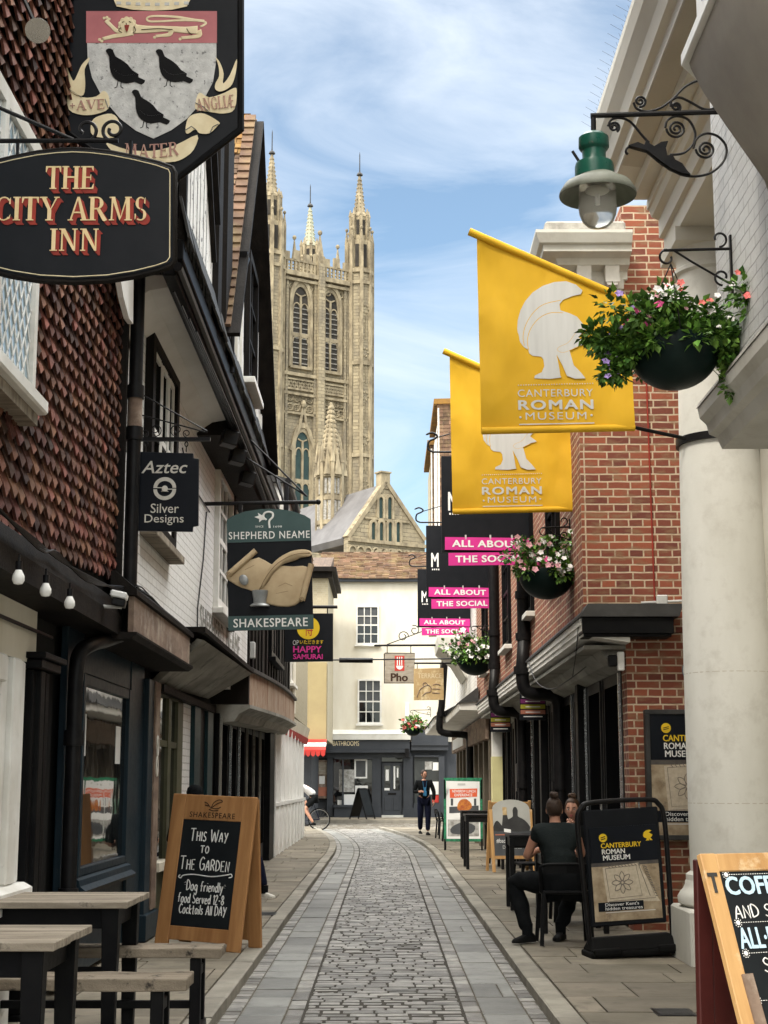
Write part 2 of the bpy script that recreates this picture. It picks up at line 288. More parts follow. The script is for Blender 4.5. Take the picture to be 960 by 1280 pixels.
# ---------------------------------------------------------------- mesh helpers
class MB:
    def __init__(s): s.b = bmesh.new()
    def vs(s, pts): return [s.b.verts.new(p) for p in pts]
    def face(s, pts):
        try: return s.b.faces.new(s.vs(pts))
        except ValueError: return None
    def box(s, x0, x1, y0, y1, z0, z1):
        v = s.vs([(x, y, z) for z in (z0, z1) for y in (y0, y1) for x in (x0, x1)])
        for f in ((0, 2, 3, 1), (4, 5, 7, 6), (0, 1, 5, 4), (2, 6, 7, 3), (0, 4, 6, 2), (1, 3, 7, 5)): s.b.faces.new([v[i] for i in f])
        return s
    def obox(s, c, size, rot=(0, 0, 0)):
        m = Euler(rot).to_matrix(); h = [x / 2 for x in size]; c = Vector(c)
        v = s.vs([c + m @ Vector((x * h[0], y * h[1], z * h[2])) for z in (-1, 1) for y in (-1, 1) for x in (-1, 1)])
        for f in ((0, 2, 3, 1), (4, 5, 7, 6), (0, 1, 5, 4), (2, 6, 7, 3), (0, 4, 6, 2), (1, 3, 7, 5)): s.b.faces.new([v[i] for i in f])
        return s
    def bar(s, p, q, w, d, up=(0, 0, 1)):        # straight bar with rectangular section
        p = Vector(p); q = Vector(q); t = (q - p).normalized(); u = Vector(up)
        if abs(t.dot(u)) > .98: u = Vector((0, 1, 0))
        a = t.cross(u).normalized() * w / 2; b = a.cross(t).normalized() * d / 2
        v = s.vs([p - a - b, p + a - b, p + a + b, p - a + b, q - a - b, q + a - b, q + a + b, q - a + b])
        for f in ((0, 3, 2, 1), (4, 5, 6, 7), (0, 1, 5, 4), (1, 2, 6, 5), (2, 3, 7, 6), (3, 0, 4, 7)): s.b.faces.new([v[i] for i in f])
        return s
    def prism(s, pts, ax, d0, d1):
        f = {'y': lambda p, d: (p[0], d, p[1]), 'x': lambda p, d: (d, p[0], p[1]), 'z': lambda p, d: (p[0], p[1], d)}[ax]
        a = s.vs([f(p, d0) for p in pts]); b = s.vs([f(p, d1) for p in pts]); n = len(pts)
        s.b.faces.new(a); s.b.faces.new(b[::-1])
        for i in range(n): s.b.faces.new([a[i], b[i], b[(i + 1) % n], a[(i + 1) % n]])
        return s
    def loft(s, rings, closed=True, caps=True):
        vv = [s.vs(r) for r in rings]; n = len(rings[0])
        for a, b in zip(vv, vv[1:]):
            for i in range(n if closed else n - 1):
                s.b.faces.new([a[i], a[(i + 1) % n], b[(i + 1) % n], b[i]])
        if caps and closed: s.b.faces.new(vv[0][::-1]); s.b.faces.new(vv[-1])
        return s
    def tube(s, pts, r, n=8, caps=True):
        P = [Vector(p) for p in pts]; k = len(P); rr = r if isinstance(r, (list, tuple)) else [r] * k
        t0 = (P[1] - P[0]).normalized(); u = Vector((0, 0, 1)) if abs(t0.z) < .9 else Vector((0, 1, 0))
        rings = []
        for i in range(k):
            t = (P[min(i + 1, k - 1)] - P[max(i - 1, 0)]).normalized()
            u = (u - t * u.dot(t));  u = u.normalized() if u.length > 1e-6 else t.orthogonal().normalized()
            w = t.cross(u)
            rings.append([P[i] + (u * cos(2 * pi * j / n) + w * sin(2 * pi * j / n)) * rr[i] for j in range(n)])
        return s.loft(rings, True, caps)
    def lathe(s, prof, c=(0, 0, 0), n=24, sx=1, sy=1):
        rings = [[(c[0] + r * sx * cos(2 * pi * j / n), c[1] + r * sy * sin(2 * pi * j / n), c[2] + z) for j in range(n)] for r, z in prof]
        return s.loft(rings)
    def ball(s, c, rx, ry=None, rz=None, u=12, v=8, rot=None):
        ry = ry or rx; rz = rz or rx
        m = Matrix.Translation(Vector(c)) @ (Euler(rot).to_matrix().to_4x4() if rot else Matrix()) @ Matrix.Diagonal((rx, ry, rz, 1))
        bmesh.ops.create_uvsphere(s.b, u_segments=u, v_segments=v, radius=1, matrix=m); return s
    def add(s, other): 
        me = bpy.data.meshes.new('t'); other.b.to_mesh(me); s.b.from_mesh(me); bpy.data.meshes.remove(me); return s
    def build(s, name, m, parent=None, smooth=False, bevel=0, world=False, flip=True, seg=1, weld=False, split=False):
        b = s.b
        if weld: bmesh.ops.remove_doubles(b, verts=b.verts, dist=1e-4)
        if world and parent is not None:
            root = parent if world is True else world
            inv = (Matrix.Translation(root['_loc']) @ Euler((0, 0, root['_rz'])).to_matrix().to_4x4()).inverted()
            bmesh.ops.transform(b, matrix=inv, verts=b.verts)
        if flip: bmesh.ops.recalc_face_normals(b, faces=b.faces)
        uv = b.loops.layers.uv.new('UVMap')
        for f in b.faces:
            n = f.normal; ax = max(range(3), key=lambda i: abs(n[i]))
            for l in f.loops:
                c = l.vert.co; l[uv].uv = (c.y, c.z) if ax == 0 else (c.x, c.z) if ax == 1 else (c.x, c.y)
            f.smooth = bool(smooth)
        if split:
            left = set(b.verts); groups = []
            while left:
                st = [left.pop()]; g = set(st)
                while st:
                    for e in st.pop().link_edges:
                        for v in e.verts:
                            if v not in g: g.add(v); st.append(v); left.discard(v)
                groups.append(g)
            out = []
            for g in groups[1:]:
                idx = {}; n = MB(); u2 = n.b.loops.layers.uv.new('UVMap')
                for v in g: idx[v] = n.b.verts.new(v.co)
                for f in {f for v in g for f in v.link_faces}:
                    nf = n.b.faces.new([idx[v] for v in f.verts]); nf.smooth = f.smooth
                out.append(n)
            bmesh.ops.delete(b, geom=[v for g in groups[1:] for v in g], context='VERTS')
            for n in out: n.b.loops.layers.uv.remove(n.b.loops.layers.uv[0]); n.build(name, m, parent, smooth, bevel, False, True, seg)
        me = bpy.data.meshes.new(name); b.to_mesh(me); b.free()
        me.materials.append(M[m] if isinstance(m, str) else m)
        o = bpy.data.objects.new(name, me); COL.link(o)
        if smooth and smooth != 'all':
            try: me.set_sharp_from_angle(angle=R(38))
            except Exception: pass
        if parent is not None: o.parent = parent
        if bevel:
            d = o.modifiers.new('bevel', 'BEVEL'); d.width = bevel; d.segments = seg; d.limit_method = 'ANGLE'; d.angle_limit = R(40)
        return o
def tag(o, label, cat, group=None, kind=None):
    if label: o['label'] = label
    if cat: o['category'] = cat
    if group: o['group'] = group
    if kind: o['kind'] = kind
    return o
def thing(name, label, cat, loc=(0, 0, 0), rz=0, group=None):
    o = bpy.data.objects.new(name, None); COL.link(o); o.location = loc; o.rotation_euler = (0, 0, rz); o.empty_display_size = .1
    o['_loc'] = tuple(loc); o['_rz'] = rz
    return tag(o, label, cat, group)
def struct(o): o['kind'] = 'structure'; return o
def copy_tree(o, parent=None):
    c = o.copy(); COL.link(c)
    if parent is not None: c.parent = parent
    for ch in list(o.children): copy_tree(ch, c)
    return c
def spiral(c, r0, r1, a0, turns, n=28, axis='y'):          # in the XZ plane
    out = []
    for i in range(n + 1):
        t = i / n; r = r0 + (r1 - r0) * t; a = a0 + turns * 2 * pi * t
        out.append((c[0] + r * cos(a), c[1], c[2] + r * sin(a)))
    return out
def smoothed(pts, n=5, closed=True):                      # Catmull-Rom through 2D points
    out = []; k = len(pts)
    for i in range(k if closed else k - 1):
        p0, p1, p2, p3 = (pts[(i + j) % k] if closed else pts[min(max(i + j, 0), k - 1)] for j in (-1, 0, 1, 2))
        for q in range(n):
            t = q / n
            out.append(tuple(.5 * (2 * p1[a] + (p2[a] - p0[a]) * t + (2 * p0[a] - 5 * p1[a] + 4 * p2[a] - p3[a]) * t * t + (3 * p1[a] - p0[a] - 3 * p2[a] + p3[a]) * t ** 3) for a in range(len(p1))))
    if not closed: out.append(tuple(pts[-1]))
    return out
def plate(pts, y, m, parent, name, th=.003, sm=0):        # flat shape on a sign: (x, z) outline, front at y
    if sm: pts = smoothed(pts, sm)
    return MB().prism(pts, 'y', y - th, y).build(name, m, parent)
def line2(pts, y, r, m, parent, name, n=5):
    return MB().tube([(p[0], y, p[1]) for p in pts], r, n).build(name, m, parent, smooth=True)

# ---------------------------------------------------------------- lettering
def text(s, fit, y, m, parent, name='lettering', bold=0, shear=0, th=.003, spacing=1, xf=None, rot=0):
    cu = bpy.data.curves.new('t', 'FONT'); cu.body = s; cu.offset = 0; cu.shear = shear; cu.space_character = spacing; cu.resolution_u = 3
    o = bpy.data.objects.new('t', cu); COL.link(o)
    me = bpy.data.meshes.new_from_object(o.evaluated_get(bpy.context.evaluated_depsgraph_get()))
    bpy.data.objects.remove(o); bpy.data.curves.remove(cu)
    b = MB(); b.b.from_mesh(me); bpy.data.meshes.remove(me)
    vs = b.b.verts
    if not vs: return None
    x0 = min(v.co.x for v in vs); x1 = max(v.co.x for v in vs); z0 = min(v.co.y for v in vs); z1 = max(v.co.y for v in vs)
    sx = (fit[2] - fit[0]) / max(1e-6, x1 - x0); sz = (fit[3] - fit[1]) / max(1e-6, z1 - z0)
    cx, cz = (fit[0] + fit[2]) / 2, (fit[1] + fit[3]) / 2
    for v in vs:
        a = fit[0] + (v.co.x - x0) * sx - cx; c = fit[1] + (v.co.y - z0) * sz - cz
        a, c = a * cos(rot) - c * sin(rot), a * sin(rot) + c * cos(rot)
        v.co = Vector((cx + a, y - th, cz + c)) if xf is None else Vector(xf(cx + a, cz + c))
    bmesh.ops.remove_doubles(b.b, verts=b.b.verts, dist=1e-6)
    if bold:
        k = min(bold, .045) * sx * .8; base = bpy.data.meshes.new('t'); b.b.to_mesh(base)
        for i, (da, dc) in enumerate(((1, 0), (-1, 0), (0, .6), (0, -.6), (.7, .5), (-.7, -.5), (.7, -.5), (-.7, .5))):
            n0 = len(b.b.verts); b.b.from_mesh(base); b.b.verts.ensure_lookup_table(); e = .00012 * (i + 1)
            o_ = Vector((da * k, -e, dc * k)) if xf is None else Vector(xf(da * k, dc * k)) - Vector(xf(0, 0)) + Vector((e, 0, 0))
            for v in b.b.verts[n0:]: v.co += o_
        bpy.data.meshes.remove(base)
    return b.build(name, m, parent)
# single-line hand lettering, unit box 0..1 high
HAND = {
 'T': [[(0, 1), (.62, 1.02)], [(.3, 1), (.28, 0)]], 'H': [[(0, 1), (.02, 0)], [(.5, 1), (.5, 0)], [(.02, .52), (.5, .5)]],
 'I': [[(.05, 1), (.05, 0)]], 'S': [[(.45, .9), (.25, 1), (.05, .82), (.12, .6), (.38, .42), (.44, .18), (.22, 0), (0, .12)]],
 'W': [[(0, 1), (.2, 0), (.42, .8), (.66, 0), (.88, 1)]], 'A': [[(0, 0), (.3, 1), (.55, 0)], [(.1, .38), (.48, .36)]],
 'Y': [[(0, 1), (.26, .5)], [(.55, 1), (.14, -.12)]], 'O': [[(.26, 1), (.04, .75), (.02, .3), (.22, 0), (.46, .2), (.5, .7), (.26, 1)]],
 'E': [[(.44, 1), (0, .98), (.02, 0), (.46, .02)], [(.02, .52), (.36, .52)]], 'G': [[(.5, .86), (.28, 1), (.04, .7), (.04, .25), (.26, 0), (.5, .14), (.52, .45), (.3, .45)]],
 'R': [[(.02, 0), (0, 1), (.36, .98), (.46, .75), (.32, .54), (.02, .5)], [(.22, .5), (.52, 0)]], 'D': [[(.02, 0), (0, 1), (.3, .95), (.52, .6), (.44, .2), (.02, 0)]],
 'N': [[(0, 0), (.02, 1), (.46, 0), (.48, 1)]], 'C': [[(.5, .85), (.28, 1), (.05, .7), (.04, .3), (.26, 0), (.5, .16)]], 'F': [[(.46, 1), (0, 1), (.02, 0)], [(.02, .52), (.36, .52)]],
 'L': [[(.02, 1), (0, 0), (.42, .02)]], 'P': [[(.02, 0), (0, 1), (.36, .98), (.46, .72), (.3, .5), (.02, .48)]], 'M': [[(0, 0), (.08, 1), (.36, .3), (.64, 1), (.72, 0)]],
 'o': [[(.22, .6), (.02, .4), (.06, .06), (.3, 0), (.42, .26), (.34, .56), (.22, .6)]], 'g': [[(.4, .5), (.2, .6), (.02, .35), (.16, .05), (.38, .16), (.4, .56), (.4, -.2), (.2, -.36), (.02, -.24)]],
 'f': [[(.38, .98), (.22, 1), (.14, .8), (.14, 0)], [(0, .55), (.32, .56)]], 'r': [[(0, .6), (.02, 0)], [(.02, .36), (.16, .58), (.3, .56)]],
 'i': [[(.04, .58), (.04, 0)], [(.04, .8), (.05, .84)]], 'e': [[(.02, .32), (.38, .36), (.3, .58), (.1, .54), (.02, .2), (.18, 0), (.38, .1)]],
 'n': [[(0, .6), (.02, 0)], [(.02, .4), (.2, .6), (.36, .46), (.36, 0)]], 'd': [[(.38, .4), (.18, .58), (.02, .3), (.16, 0), (.38, .2)], [(.4, 1), (.4, 0)]],
 'l': [[(.04, 1), (.04, 0)]], 'y': [[(0, .6), (.18, .1)], [(.4, .6), (.08, -.34)]], 'v': [[(0, .6), (.18, 0), (.38, .6)]],
 'c': [[(.36, .5), (.18, .6), (.02, .3), (.16, 0), (.36, .1)]], 'k': [[(.02, 1), (.02, 0)], [(.34, .6), (.04, .3), (.36, 0)]], 't': [[(.16, .9), (.16, .08), (.3, 0)], [(0, .6), (.32, .6)]],
 'a': [[(.36, .5), (.18, .6), (.02, .3), (.14, 0), (.36, .2), (.36, .6), (.4, 0)]], 's': [[(.3, .54), (.12, .6), (.04, .44), (.28, .2), (.18, 0), (0, .06)]],
 '1': [[(0, .8), (.14, 1), (.14, 0)]], '2': [[(.02, .8), (.2, 1), (.4, .78), (.02, .02), (.46, .02)]], '8': [[(.24, .5), (.06, .76), (.24, 1), (.4, .76), (.24, .5), (.02, .24), (.24, 0), (.46, .24), (.24, .5)]],
 '-': [[(.04, .4), (.3, .4)]], '&': [[(.56, 0), (.1, .8), (.24, 1), (.38, .8), (.06, .3), (.16, 0), (.36, .06), (.54, .4)]], '*': [[(.1, .5), (.11, .52)], [(0, .7), (.01, .72)], [(.2, .7), (.21, .72)], [(.1, .8), (.11, .82)]],
 '.': [[(.05, .4), (.07, .42)]], ' ': []}
def hand(s, fit, y, m, parent, name='chalk_lettering', r=.004, gap=.2, rot=0, caps=1.0):
    st = []; x = 0
    for i, ch in enumerate(s):
        if ch == ' ': x += .42; continue
        g = HAND[ch]; k = 1
        if caps < 1 and ch.isupper() and i > 0 and s[i - 1] != ' ': k = caps
        w = max(p[0] for q in g for p in q) * k; j = random.uniform(-.03, .03)
        for q in g: st.append([(x + p[0] * k, p[1] * k + j) for p in q])
        x += w + gap
    x1 = x - gap; sx = (fit[2] - fit[0]) / x1; sz = fit[3] - fit[1]; cx = (fit[0] + fit[2]) / 2; b = MB()
    for q in st:
        P = [(fit[0] + p[0] * sx, fit[1] + p[1] * sz) for p in q]
        P = smoothed(P, 4, False) if len(P) > 2 and len(q) != 4 else P
        P = [(p[0], p[1] + (p[0] - cx) * math.tan(rot)) for p in P]
        b.tube([(p[0], y, p[1]) for p in P], r, 5)
    return b.build(name, m, parent, smooth=True)
# serif capitals: stems, hairlines, bowls
def _S(x, z0=0, z1=1, w=.17): return [('p', [(x, z0), (x + w, z0), (x + w, z1), (x, z1)]), ('f', x + w / 2, z0, w), ('f', x + w / 2, z1 - .045, w)]
SER = {
 'I': (.33, _S(.08)), 'H': (.86, _S(.08) + _S(.60) + [('p', [(.2, .49), (.64, .49), (.64, .555), (.2, .555)])]),
 'T': (.76, [('p', [(.295, 0), (.465, 0), (.465, 1), (.295, 1)]), ('f', .38, 0, .17), ('p', [(.02, .94), (.74, .94), (.74, 1), (.02, 1)]), ('p', [(.02, .74), (.05, .74), (.12, .95), (.02, .95)]), ('p', [(.74, .74), (.71, .74), (.64, .95), (.74, .95)])]),
 'E': (.68, _S(.08) + [('p', [(.2, .945), (.6, .945), (.6, 1), (.2, 1)]), ('p', [(.2, 0), (.62, 0), (.62, .055), (.2, .055)]), ('p', [(.2, .485), (.5, .485), (.5, .54), (.2, .54)]), ('p', [(.6, .8), (.575, .8), (.5, .96), (.6, .96)]), ('p', [(.64, .22), (.61, .22), (.52, .03), (.62, .03)]), ('p', [(.5, .38), (.475, .38), (.44, .51), (.475, .64), (.5, .64)])]),
 'C': (.80, [('a', .44, .5, .38, .51, 48, 312, .16), ('p', [(.66, .7), (.72, .7), (.72, .98), (.66, .88)]), ('p', [(.69, .2), (.73, .26), (.70, .08), (.6, .04)])]),
 'Y': (.84, [('p', [(.345, 0), (.505, 0), (.505, .47), (.345, .47)]), ('f', .425, 0, .17), ('p', [(.06, .99), (.25, .99), (.49, .46), (.36, .44)]), ('p', [(.70, .99), (.77, .99), (.50, .47), (.44, .42)]), ('f', .155, .955, .18), ('f', .735, .955, .08)]),
 'A': (.86, [('p', [(.40, 1), (.50, 1), (.82, 0), (.63, 0)]), ('p', [(.40, 1), (.44, .92), (.16, 0), (.09, 0)]), ('p', [(.22, .31), (.64, .31), (.62, .37), (.24, .37)]), ('f', .125, 0, .08), ('f', .725, 0, .18)]),
 'R': (.82, _S(.08) + [('a', .34, .735, .30, .265, -90, 90, .16), ('p', [(.2, .945), (.36, .945), (.36, 1), (.2, 1)]), ('p', [(.2, .47), (.38, .47), (.38, .53), (.2, .53)]), ('p', [(.34, .5), (.50, .5), (.82, .02), (.70, -.04), (.62, 0)])]),
 'M': (1.06, [('p', [(.12, 0), (.19, 0), (.22, 1), (.15, 1)]), ('p', [(.78, 0), (.95, 0), (.92, 1), (.77, 1)]), ('p', [(.13, 1), (.28, 1), (.56, .1), (.50, 0)]), ('p', [(.50, 0), (.56, .1), (.84, 1), (.77, 1)]), ('f', .155, 0, .08), ('f', .87, 0, .18), ('f', .17, .955, .1), ('f', .86, .955, .14)]),
 'S': (.62, [('a', .31, .735, .22, .265, 50, 265, .13), ('a', .31, .245, .25, .25, -130, 85, .13), ('p', [(.46, .72), (.51, .72), (.51, .98), (.46, .9)]), ('p', [(.06, .28), (.11, .28), (.11, .1), (.06, .02)])]),
 'N': (.90, [('p', [(.14, 0), (.21, 0), (.21, 1), (.14, 1)]), ('p', [(.70, 0), (.77, 0), (.77, 1), (.70, 1)]), ('p', [(.10, 1), (.30, 1), (.77, .06), (.77, 0), (.68, 0)]), ('f', .175, 0, .08), ('f', .735, .955, .08), ('f', .17, .955, .12)]),
 'V': (.84, [('p', [(.06, 1), (.25, 1), (.47, .12), (.40, 0)]), ('p', [(.40, 0), (.46, .1), (.76, 1), (.69, 1)]), ('f', .155, .955, .18), ('f', .725, .955, .08)]),
 'G': (.86, [('a', .44, .5, .38, .51, 48, 318, .16), ('p', [(.66, .7), (.72, .7), (.72, .98), (.66, .88)]), ('p', [(.60, .06), (.76, .06), (.76, .44), (.60, .44)]), ('f', .68, .42, .17)]),
 'L': (.66, _S(.08) + [('p', [(.2, 0), (.6, 0), (.6, .055), (.2, .055)]), ('p', [(.62, .26), (.59, .26), (.5, .03), (.6, .03)])]),
 'Æ': (1.06, [('p', [(.44, 1), (.48, .9), (.13, 0), (.06, 0)]), ('p', [(.2, .3), (.52, .3), (.52, .36), (.22, .36)]), ('f', .095, 0, .08), ('p', [(.46, 0), (.62, 0), (.62, 1), (.46, 1)]), ('p', [(.44, .945), (.96, .945), (.96, 1), (.44, 1)]), ('p', [(.46, 0), (1.0, 0), (1.0, .055), (.46, .055)]), ('p', [(.6, .485), (.86, .485), (.86, .54), (.6, .54)])]),
 '+': (.5, [('p', [(.22, .25), (.29, .25), (.29, .75), (.22, .75)]), ('p', [(.04, .47), (.46, .47), (.46, .54), (.04, .54)])]), ' ': (.32, [])}
def serif(s, fit, y, m, parent, name='lettering', gap=.03, rot=0, off=(0, 0), arc=0):
    W = sum(SER[c][0] + gap for c in s) - gap; sx = (fit[2] - fit[0]) / W; sz = fit[3] - fit[1]
    cx, cz = (fit[0] + fit[2]) / 2, (fit[1] + fit[3]) / 2; b = MB(); x = 0; k = 0
    def T(p):
        a = fit[0] + (x + p[0]) * sx - cx; c = fit[1] + p[1] * sz - cz
        c += arc * (a / ((fit[2] - fit[0]) / 2)) ** 2
        return (cx + a * cos(rot) - c * sin(rot) + off[0], cz + a * sin(rot) + c * cos(rot) + off[1])
    for ch in s:
        for g in SER[ch][1]:
            if g[0] == 'p': polys = [g[1]]
            elif g[0] == 'f': polys = [[(g[1] - g[3] / 2 - .075, g[2]), (g[1] + g[3] / 2 + .075, g[2]), (g[1] + g[3] / 2 + .075, g[2] + .045), (g[1] - g[3] / 2 - .075, g[2] + .045)]]
            else:
                _, ax, az, rx, rz, a0, a1, w = g; n = 14; o = []; i_ = []
                for q in range(n + 1):
                    a = R(a0 + (a1 - a0) * q / n); ww = .045 + (w - .045) * abs(cos(a)) ** 1.2
                    o.append((ax + rx * cos(a), az + rz * sin(a))); i_.append((ax + (rx - ww) * cos(a), az + (rz - .05) * sin(a)))
                polys = [o + i_[::-1]]
            for pl in polys:
                k += 1; b.prism([T(p) for p in pl], 'y', y - .002 - .00012 * (k % 9), y + .001)
        x += SER[ch][0] + gap
    return b.build(name, m, parent)
# ---------------------------------------------------------------- wall-aligned pieces
def fmap(face, pos):
    return {'-y': lambda a, b, c: (a, pos - c, b), '+x': lambda a, b, c: (pos + c, a, b), '-x': lambda a, b, c: (pos - c, a, b)}[face]
def wbox(mb, face, pos, a0, a1, b0, b1, c0, c1):
    f = fmap(face, pos); p = f(a0, b0, c0); q = f(a1, b1, c1)
    mb.box(min(p[0], q[0]), max(p[0], q[0]), min(p[1], q[1]), max(p[1], q[1]), min(p[2], q[2]), max(p[2], q[2])); return mb
def window(par, face, pos, a0, a1, b0, b1, nx=2, ny=3, fr=.06, bar=.025, fm='white_paint', gm='glass', depth=.05, sill=True, name='window', sillm=None, mid=True):
    m = MB()
    wbox(m, face, pos, a0, a0 + fr, b0, b1, 0, depth); wbox(m, face, pos, a1 - fr, a1, b0, b1, 0, depth)
    wbox(m, face, pos, a0 + fr, a1 - fr, b1 - fr, b1, 0, depth); wbox(m, face, pos, a0 + fr, a1 - fr, b0, b0 + fr, 0, depth)
    iw = a1 - a0 - 2 * fr; ih = b1 - b0 - 2 * fr
    for i in range(1, nx): x = a0 + fr + iw * i / nx; wbox(m, face, pos, x - bar / 2, x + bar / 2, b0 + fr, b1 - fr, .012, depth * .62)
    for i in range(1, ny):
        z = b0 + fr + ih * i / ny; h = bar * (1.6 if mid and ny % 2 == 0 and i == ny // 2 else 1)
        wbox(m, face, pos, a0 + fr, a1 - fr, z - h / 2, z + h / 2, .012, depth * .66)
    w = m.build(name, fm, par, world=True)
    g = MB(); wbox(g, face, pos, a0 + fr * .5, a1 - fr * .5, b0 + fr * .5, b1 - fr * .5, .006, .010); g.build('pane', gm, w, world=par)
    if sill:
        s = MB(); wbox(s, face, pos, a0 - .06, a1 + .06, b0 - .07, b0 - .002, 0, depth + .07)
        s.build('sill', sillm or fm, w, bevel=.006, world=par)
    return w
# ================================================================ THE SETTING: ground, road, kerbs, pavements
def sh(Y): return 0 if Y < 31 else -.0032 * (Y - 31) ** 2       # the lane bends left towards its far end
def sheet(name, x0, x1, y0, y1, z, m):
    b = MB(); b.face([(x0, y0, z), (x1, y0, z), (x1, y1, z), (x0, y1, z)]); return struct(b.build(name, m))
sheet('ground', -1500, 1500, -1500, 1500, -.06, 'ground')
sheet('road', -40, 40, -20, 58.2, -.0075, 'joint')
def stone(b, x0, x1, y0, y1, z, inset, tilt=.004, s0=0., s1=0., dp=.03):
    j = lambda: random.uniform(-tilt, tilt)
    c = [(x0 + s0, y0), (x1 + s0, y0), (x1 + s1, y1), (x0 + s1, y1)]
    k = inset; zz = z + j()
    lo = b.vs([(p[0], p[1], z - dp) for p in c])
    md = b.vs([(p[0], p[1], zz - k * .32) for p in c])
    i = [(x0 + k + s0, y0 + k), (x1 - k + s0, y0 + k), (x1 - k + s1, y1 - k), (x0 + k + s1, y1 - k)]
    hi = b.vs([(p[0] + j() * .6, p[1] + j() * .6, zz + j() * .4) for p in i])
    for a, q in ((lo, md), (md, hi)):
        for n in range(4): b.b.faces.new([a[n], a[(n + 1) % 4], q[(n + 1) % 4], q[n]])
    b.b.faces.new(hi)
def courses(b, xa, xb, y0, y1, dy, lx, z, inset=.012, jt=.010, jit=.18, jy=None):
    jy = jy or jt
    y = y0
    while y < y1:
        h = dy * random.uniform(1 - jit, 1 + jit); x = xa + random.uniform(-.02, .02) - lx * random.uniform(0, .6)
        while x < xb - .03:
            w = lx * random.uniform(.7, 1.35); u0 = max(x, xa); u1 = min(x + w, xb)
            if xb - u1 < .06: u1 = xb
            if u1 - u0 > .04:
                stone(b, u0 + jt / 2, u1 - jt / 2, y + jy / 2, y + h - jy / 2, z - .028 * ((u0 + u1) / 2 / .5) ** 2 * 0, inset, s0=sh(y), s1=sh(y + h))
            x += w
            if u1 >= xb: break
        y += h
b = MB(); courses(b, -.50, .50, 4.5, 50, .118, .165, 0, inset=.012, jt=.014, jit=.25, jy=.040); struct(b.build('cobbled_road', 'sett', smooth=False))
b = MB()
for y in range(4, 50): b.face([(-.512 + sh(y), y, -.0045), (.512 + sh(y), y, -.0045), (.512 + sh(y + 1), y + 1, -.0045), (-.512 + sh(y + 1), y + 1, -.0045)])
struct(b.build('road', 'sett_joint'))
b = MB()
for xa in (-.617, .507): courses(b, xa, xa + .11, 4.5, 50, .22, .5, -.001, inset=.010, jt=.008, jy=.03)
for xa in (-1.01, .905): courses(b, xa, xa + .105, 4.5, 50, .14, .5, -.002, inset=.009, jt=.008, jy=.026)
struct(b.build('road_edge', 'sett'))
b = MB()
for xa in (-.902, .62): courses(b, xa, xa + .282, 4.5, 50, .58, .9, 0, inset=.010, jt=.010, jit=.4, jy=.036)
struct(b.build('flagstone_road', 'flag'))
# beyond the bend the cross street
b = MB(); courses(b, -9, 9, 50, 57.6, .14, .22, -.01); struct(b.build('cross_street', 'sett'))
b = MB()
y = 4.5
while y < 49.5:
    h = random.uniform(.7, 1.1)
    for x in (-1.09, 1.09):
        stone(b, x - .075, x + .075, y + .004, y + h - .004, .062, .014, .006, s0=sh(y), s1=sh(y + h), dp=.09)
    y += h
struct(b.build('kerb', 'kerb'))
b = MB(); courses(b, -3.9, -1.17, 4.5, 49.6, .62, .78, .064, inset=.008, jt=.012, jit=.25); courses(b, 1.17, 4.2, 4.5, 49.6, .62, .78, .064, inset=.008, jt=.012, jit=.25)
struct(b.build('pavement', 'slab'))
b = MB()
for s in (-1, 1):
    pts = [(s * 1.168 + sh(4.5), 4.5)] + [(s * 1.168 + sh(y), y) for y in range(5, 50)] + [(s * 4.4, 49), (s * 4.4, 4.5)]
    b.prism(pts, 'z', -.02, .05)
struct(b.build('pavement', 'joint'))
b = MB(); courses(b, -9, 9, 57.7, 62, .7, .9, .12, inset=.006); struct(b.build('pavement', 'slab'))
b = MB(); b.box(-9, 9, 57.55, 62, -.02, .108); struct(b.build('pavement', 'kerb'))
# small iron covers set in the paving
def cover(x, y, w, h, label, z, nm='drain_cover'):
    t = thing(nm, label, 'drain cover', (x, y, z))
    m = MB().box(-w / 2, w / 2, -h / 2, h / 2, -.02, .004)
    m.build('frame', 'black_metal', t, bevel=.003)
    g = MB()
    for i in range(5): g.box(-w * .42, w * .42, -h * .42 + i * h * .18, -h * .42 + i * h * .18 + h * .09, .0042, .006)
    g.build('grate', 'lead', t)
p = PZ(842, 1263, .075); cover(p.x, p.y, .24, .3, 'small square iron cover in the right pavement before the coffee board', .064)
p = PZ(335, 1141, .075); cover(p.x, p.y, .22, .42, 'small dark metal cover in the left pavement beyond the wooden chalkboard', .064)

# ================================================================ LEFT SIDE
XU, XG = -1.95, -2.16
# ---- red tile-hung building nearest on the left
A = thing('tile_hung_building', 'dark red tile hung building above the pub shopfront at the near left', 'building', (-4, 8, 0))
m = MB(); m.box(-8, XU - .06, 3, 11.15, 2.75, 12); m.box(-8, XG - .05, 3, 10.3, 0, 2.9); m.build('wall', 'void', A, world=True)
b = MB(); row = 0; z = 2.70
while z < 8.2:
    y = 3.4 + (.083 if row % 2 else 0)
    while y < 11.1:
        sag = .048 * (y - 7.8); w = .158; th = random.uniform(.012, .018); out = random.uniform(.0, .014); a = random.uniform(-.012, .012)
        z0 = z + sag + random.uniform(-.006, .006); x0 = XU - .045 + .036 + out; x1 = XU - .045
        tip = .052; hh = .165; ye = min(y + w, 11.13); ym = (y + ye) / 2
        f = [(x0, y + .003, z0 + tip), (x0, ym, z0 + a), (x0, ye - .003, z0 + tip), (x1 - .004, ye - .003, z0 + hh), (x1 - .004, y + .003, z0 + hh)]
        bk = [(p[0] - th, p[1], p[2]) for p in f]
        va = b.vs(f); vb = b.vs(bk); b.b.faces.new(va)
        for i in range(5): b.b.faces.new([va[i], vb[i], vb[(i + 1) % 5], va[(i + 1) % 5]])
        y += .166
    z += .098; row += 1
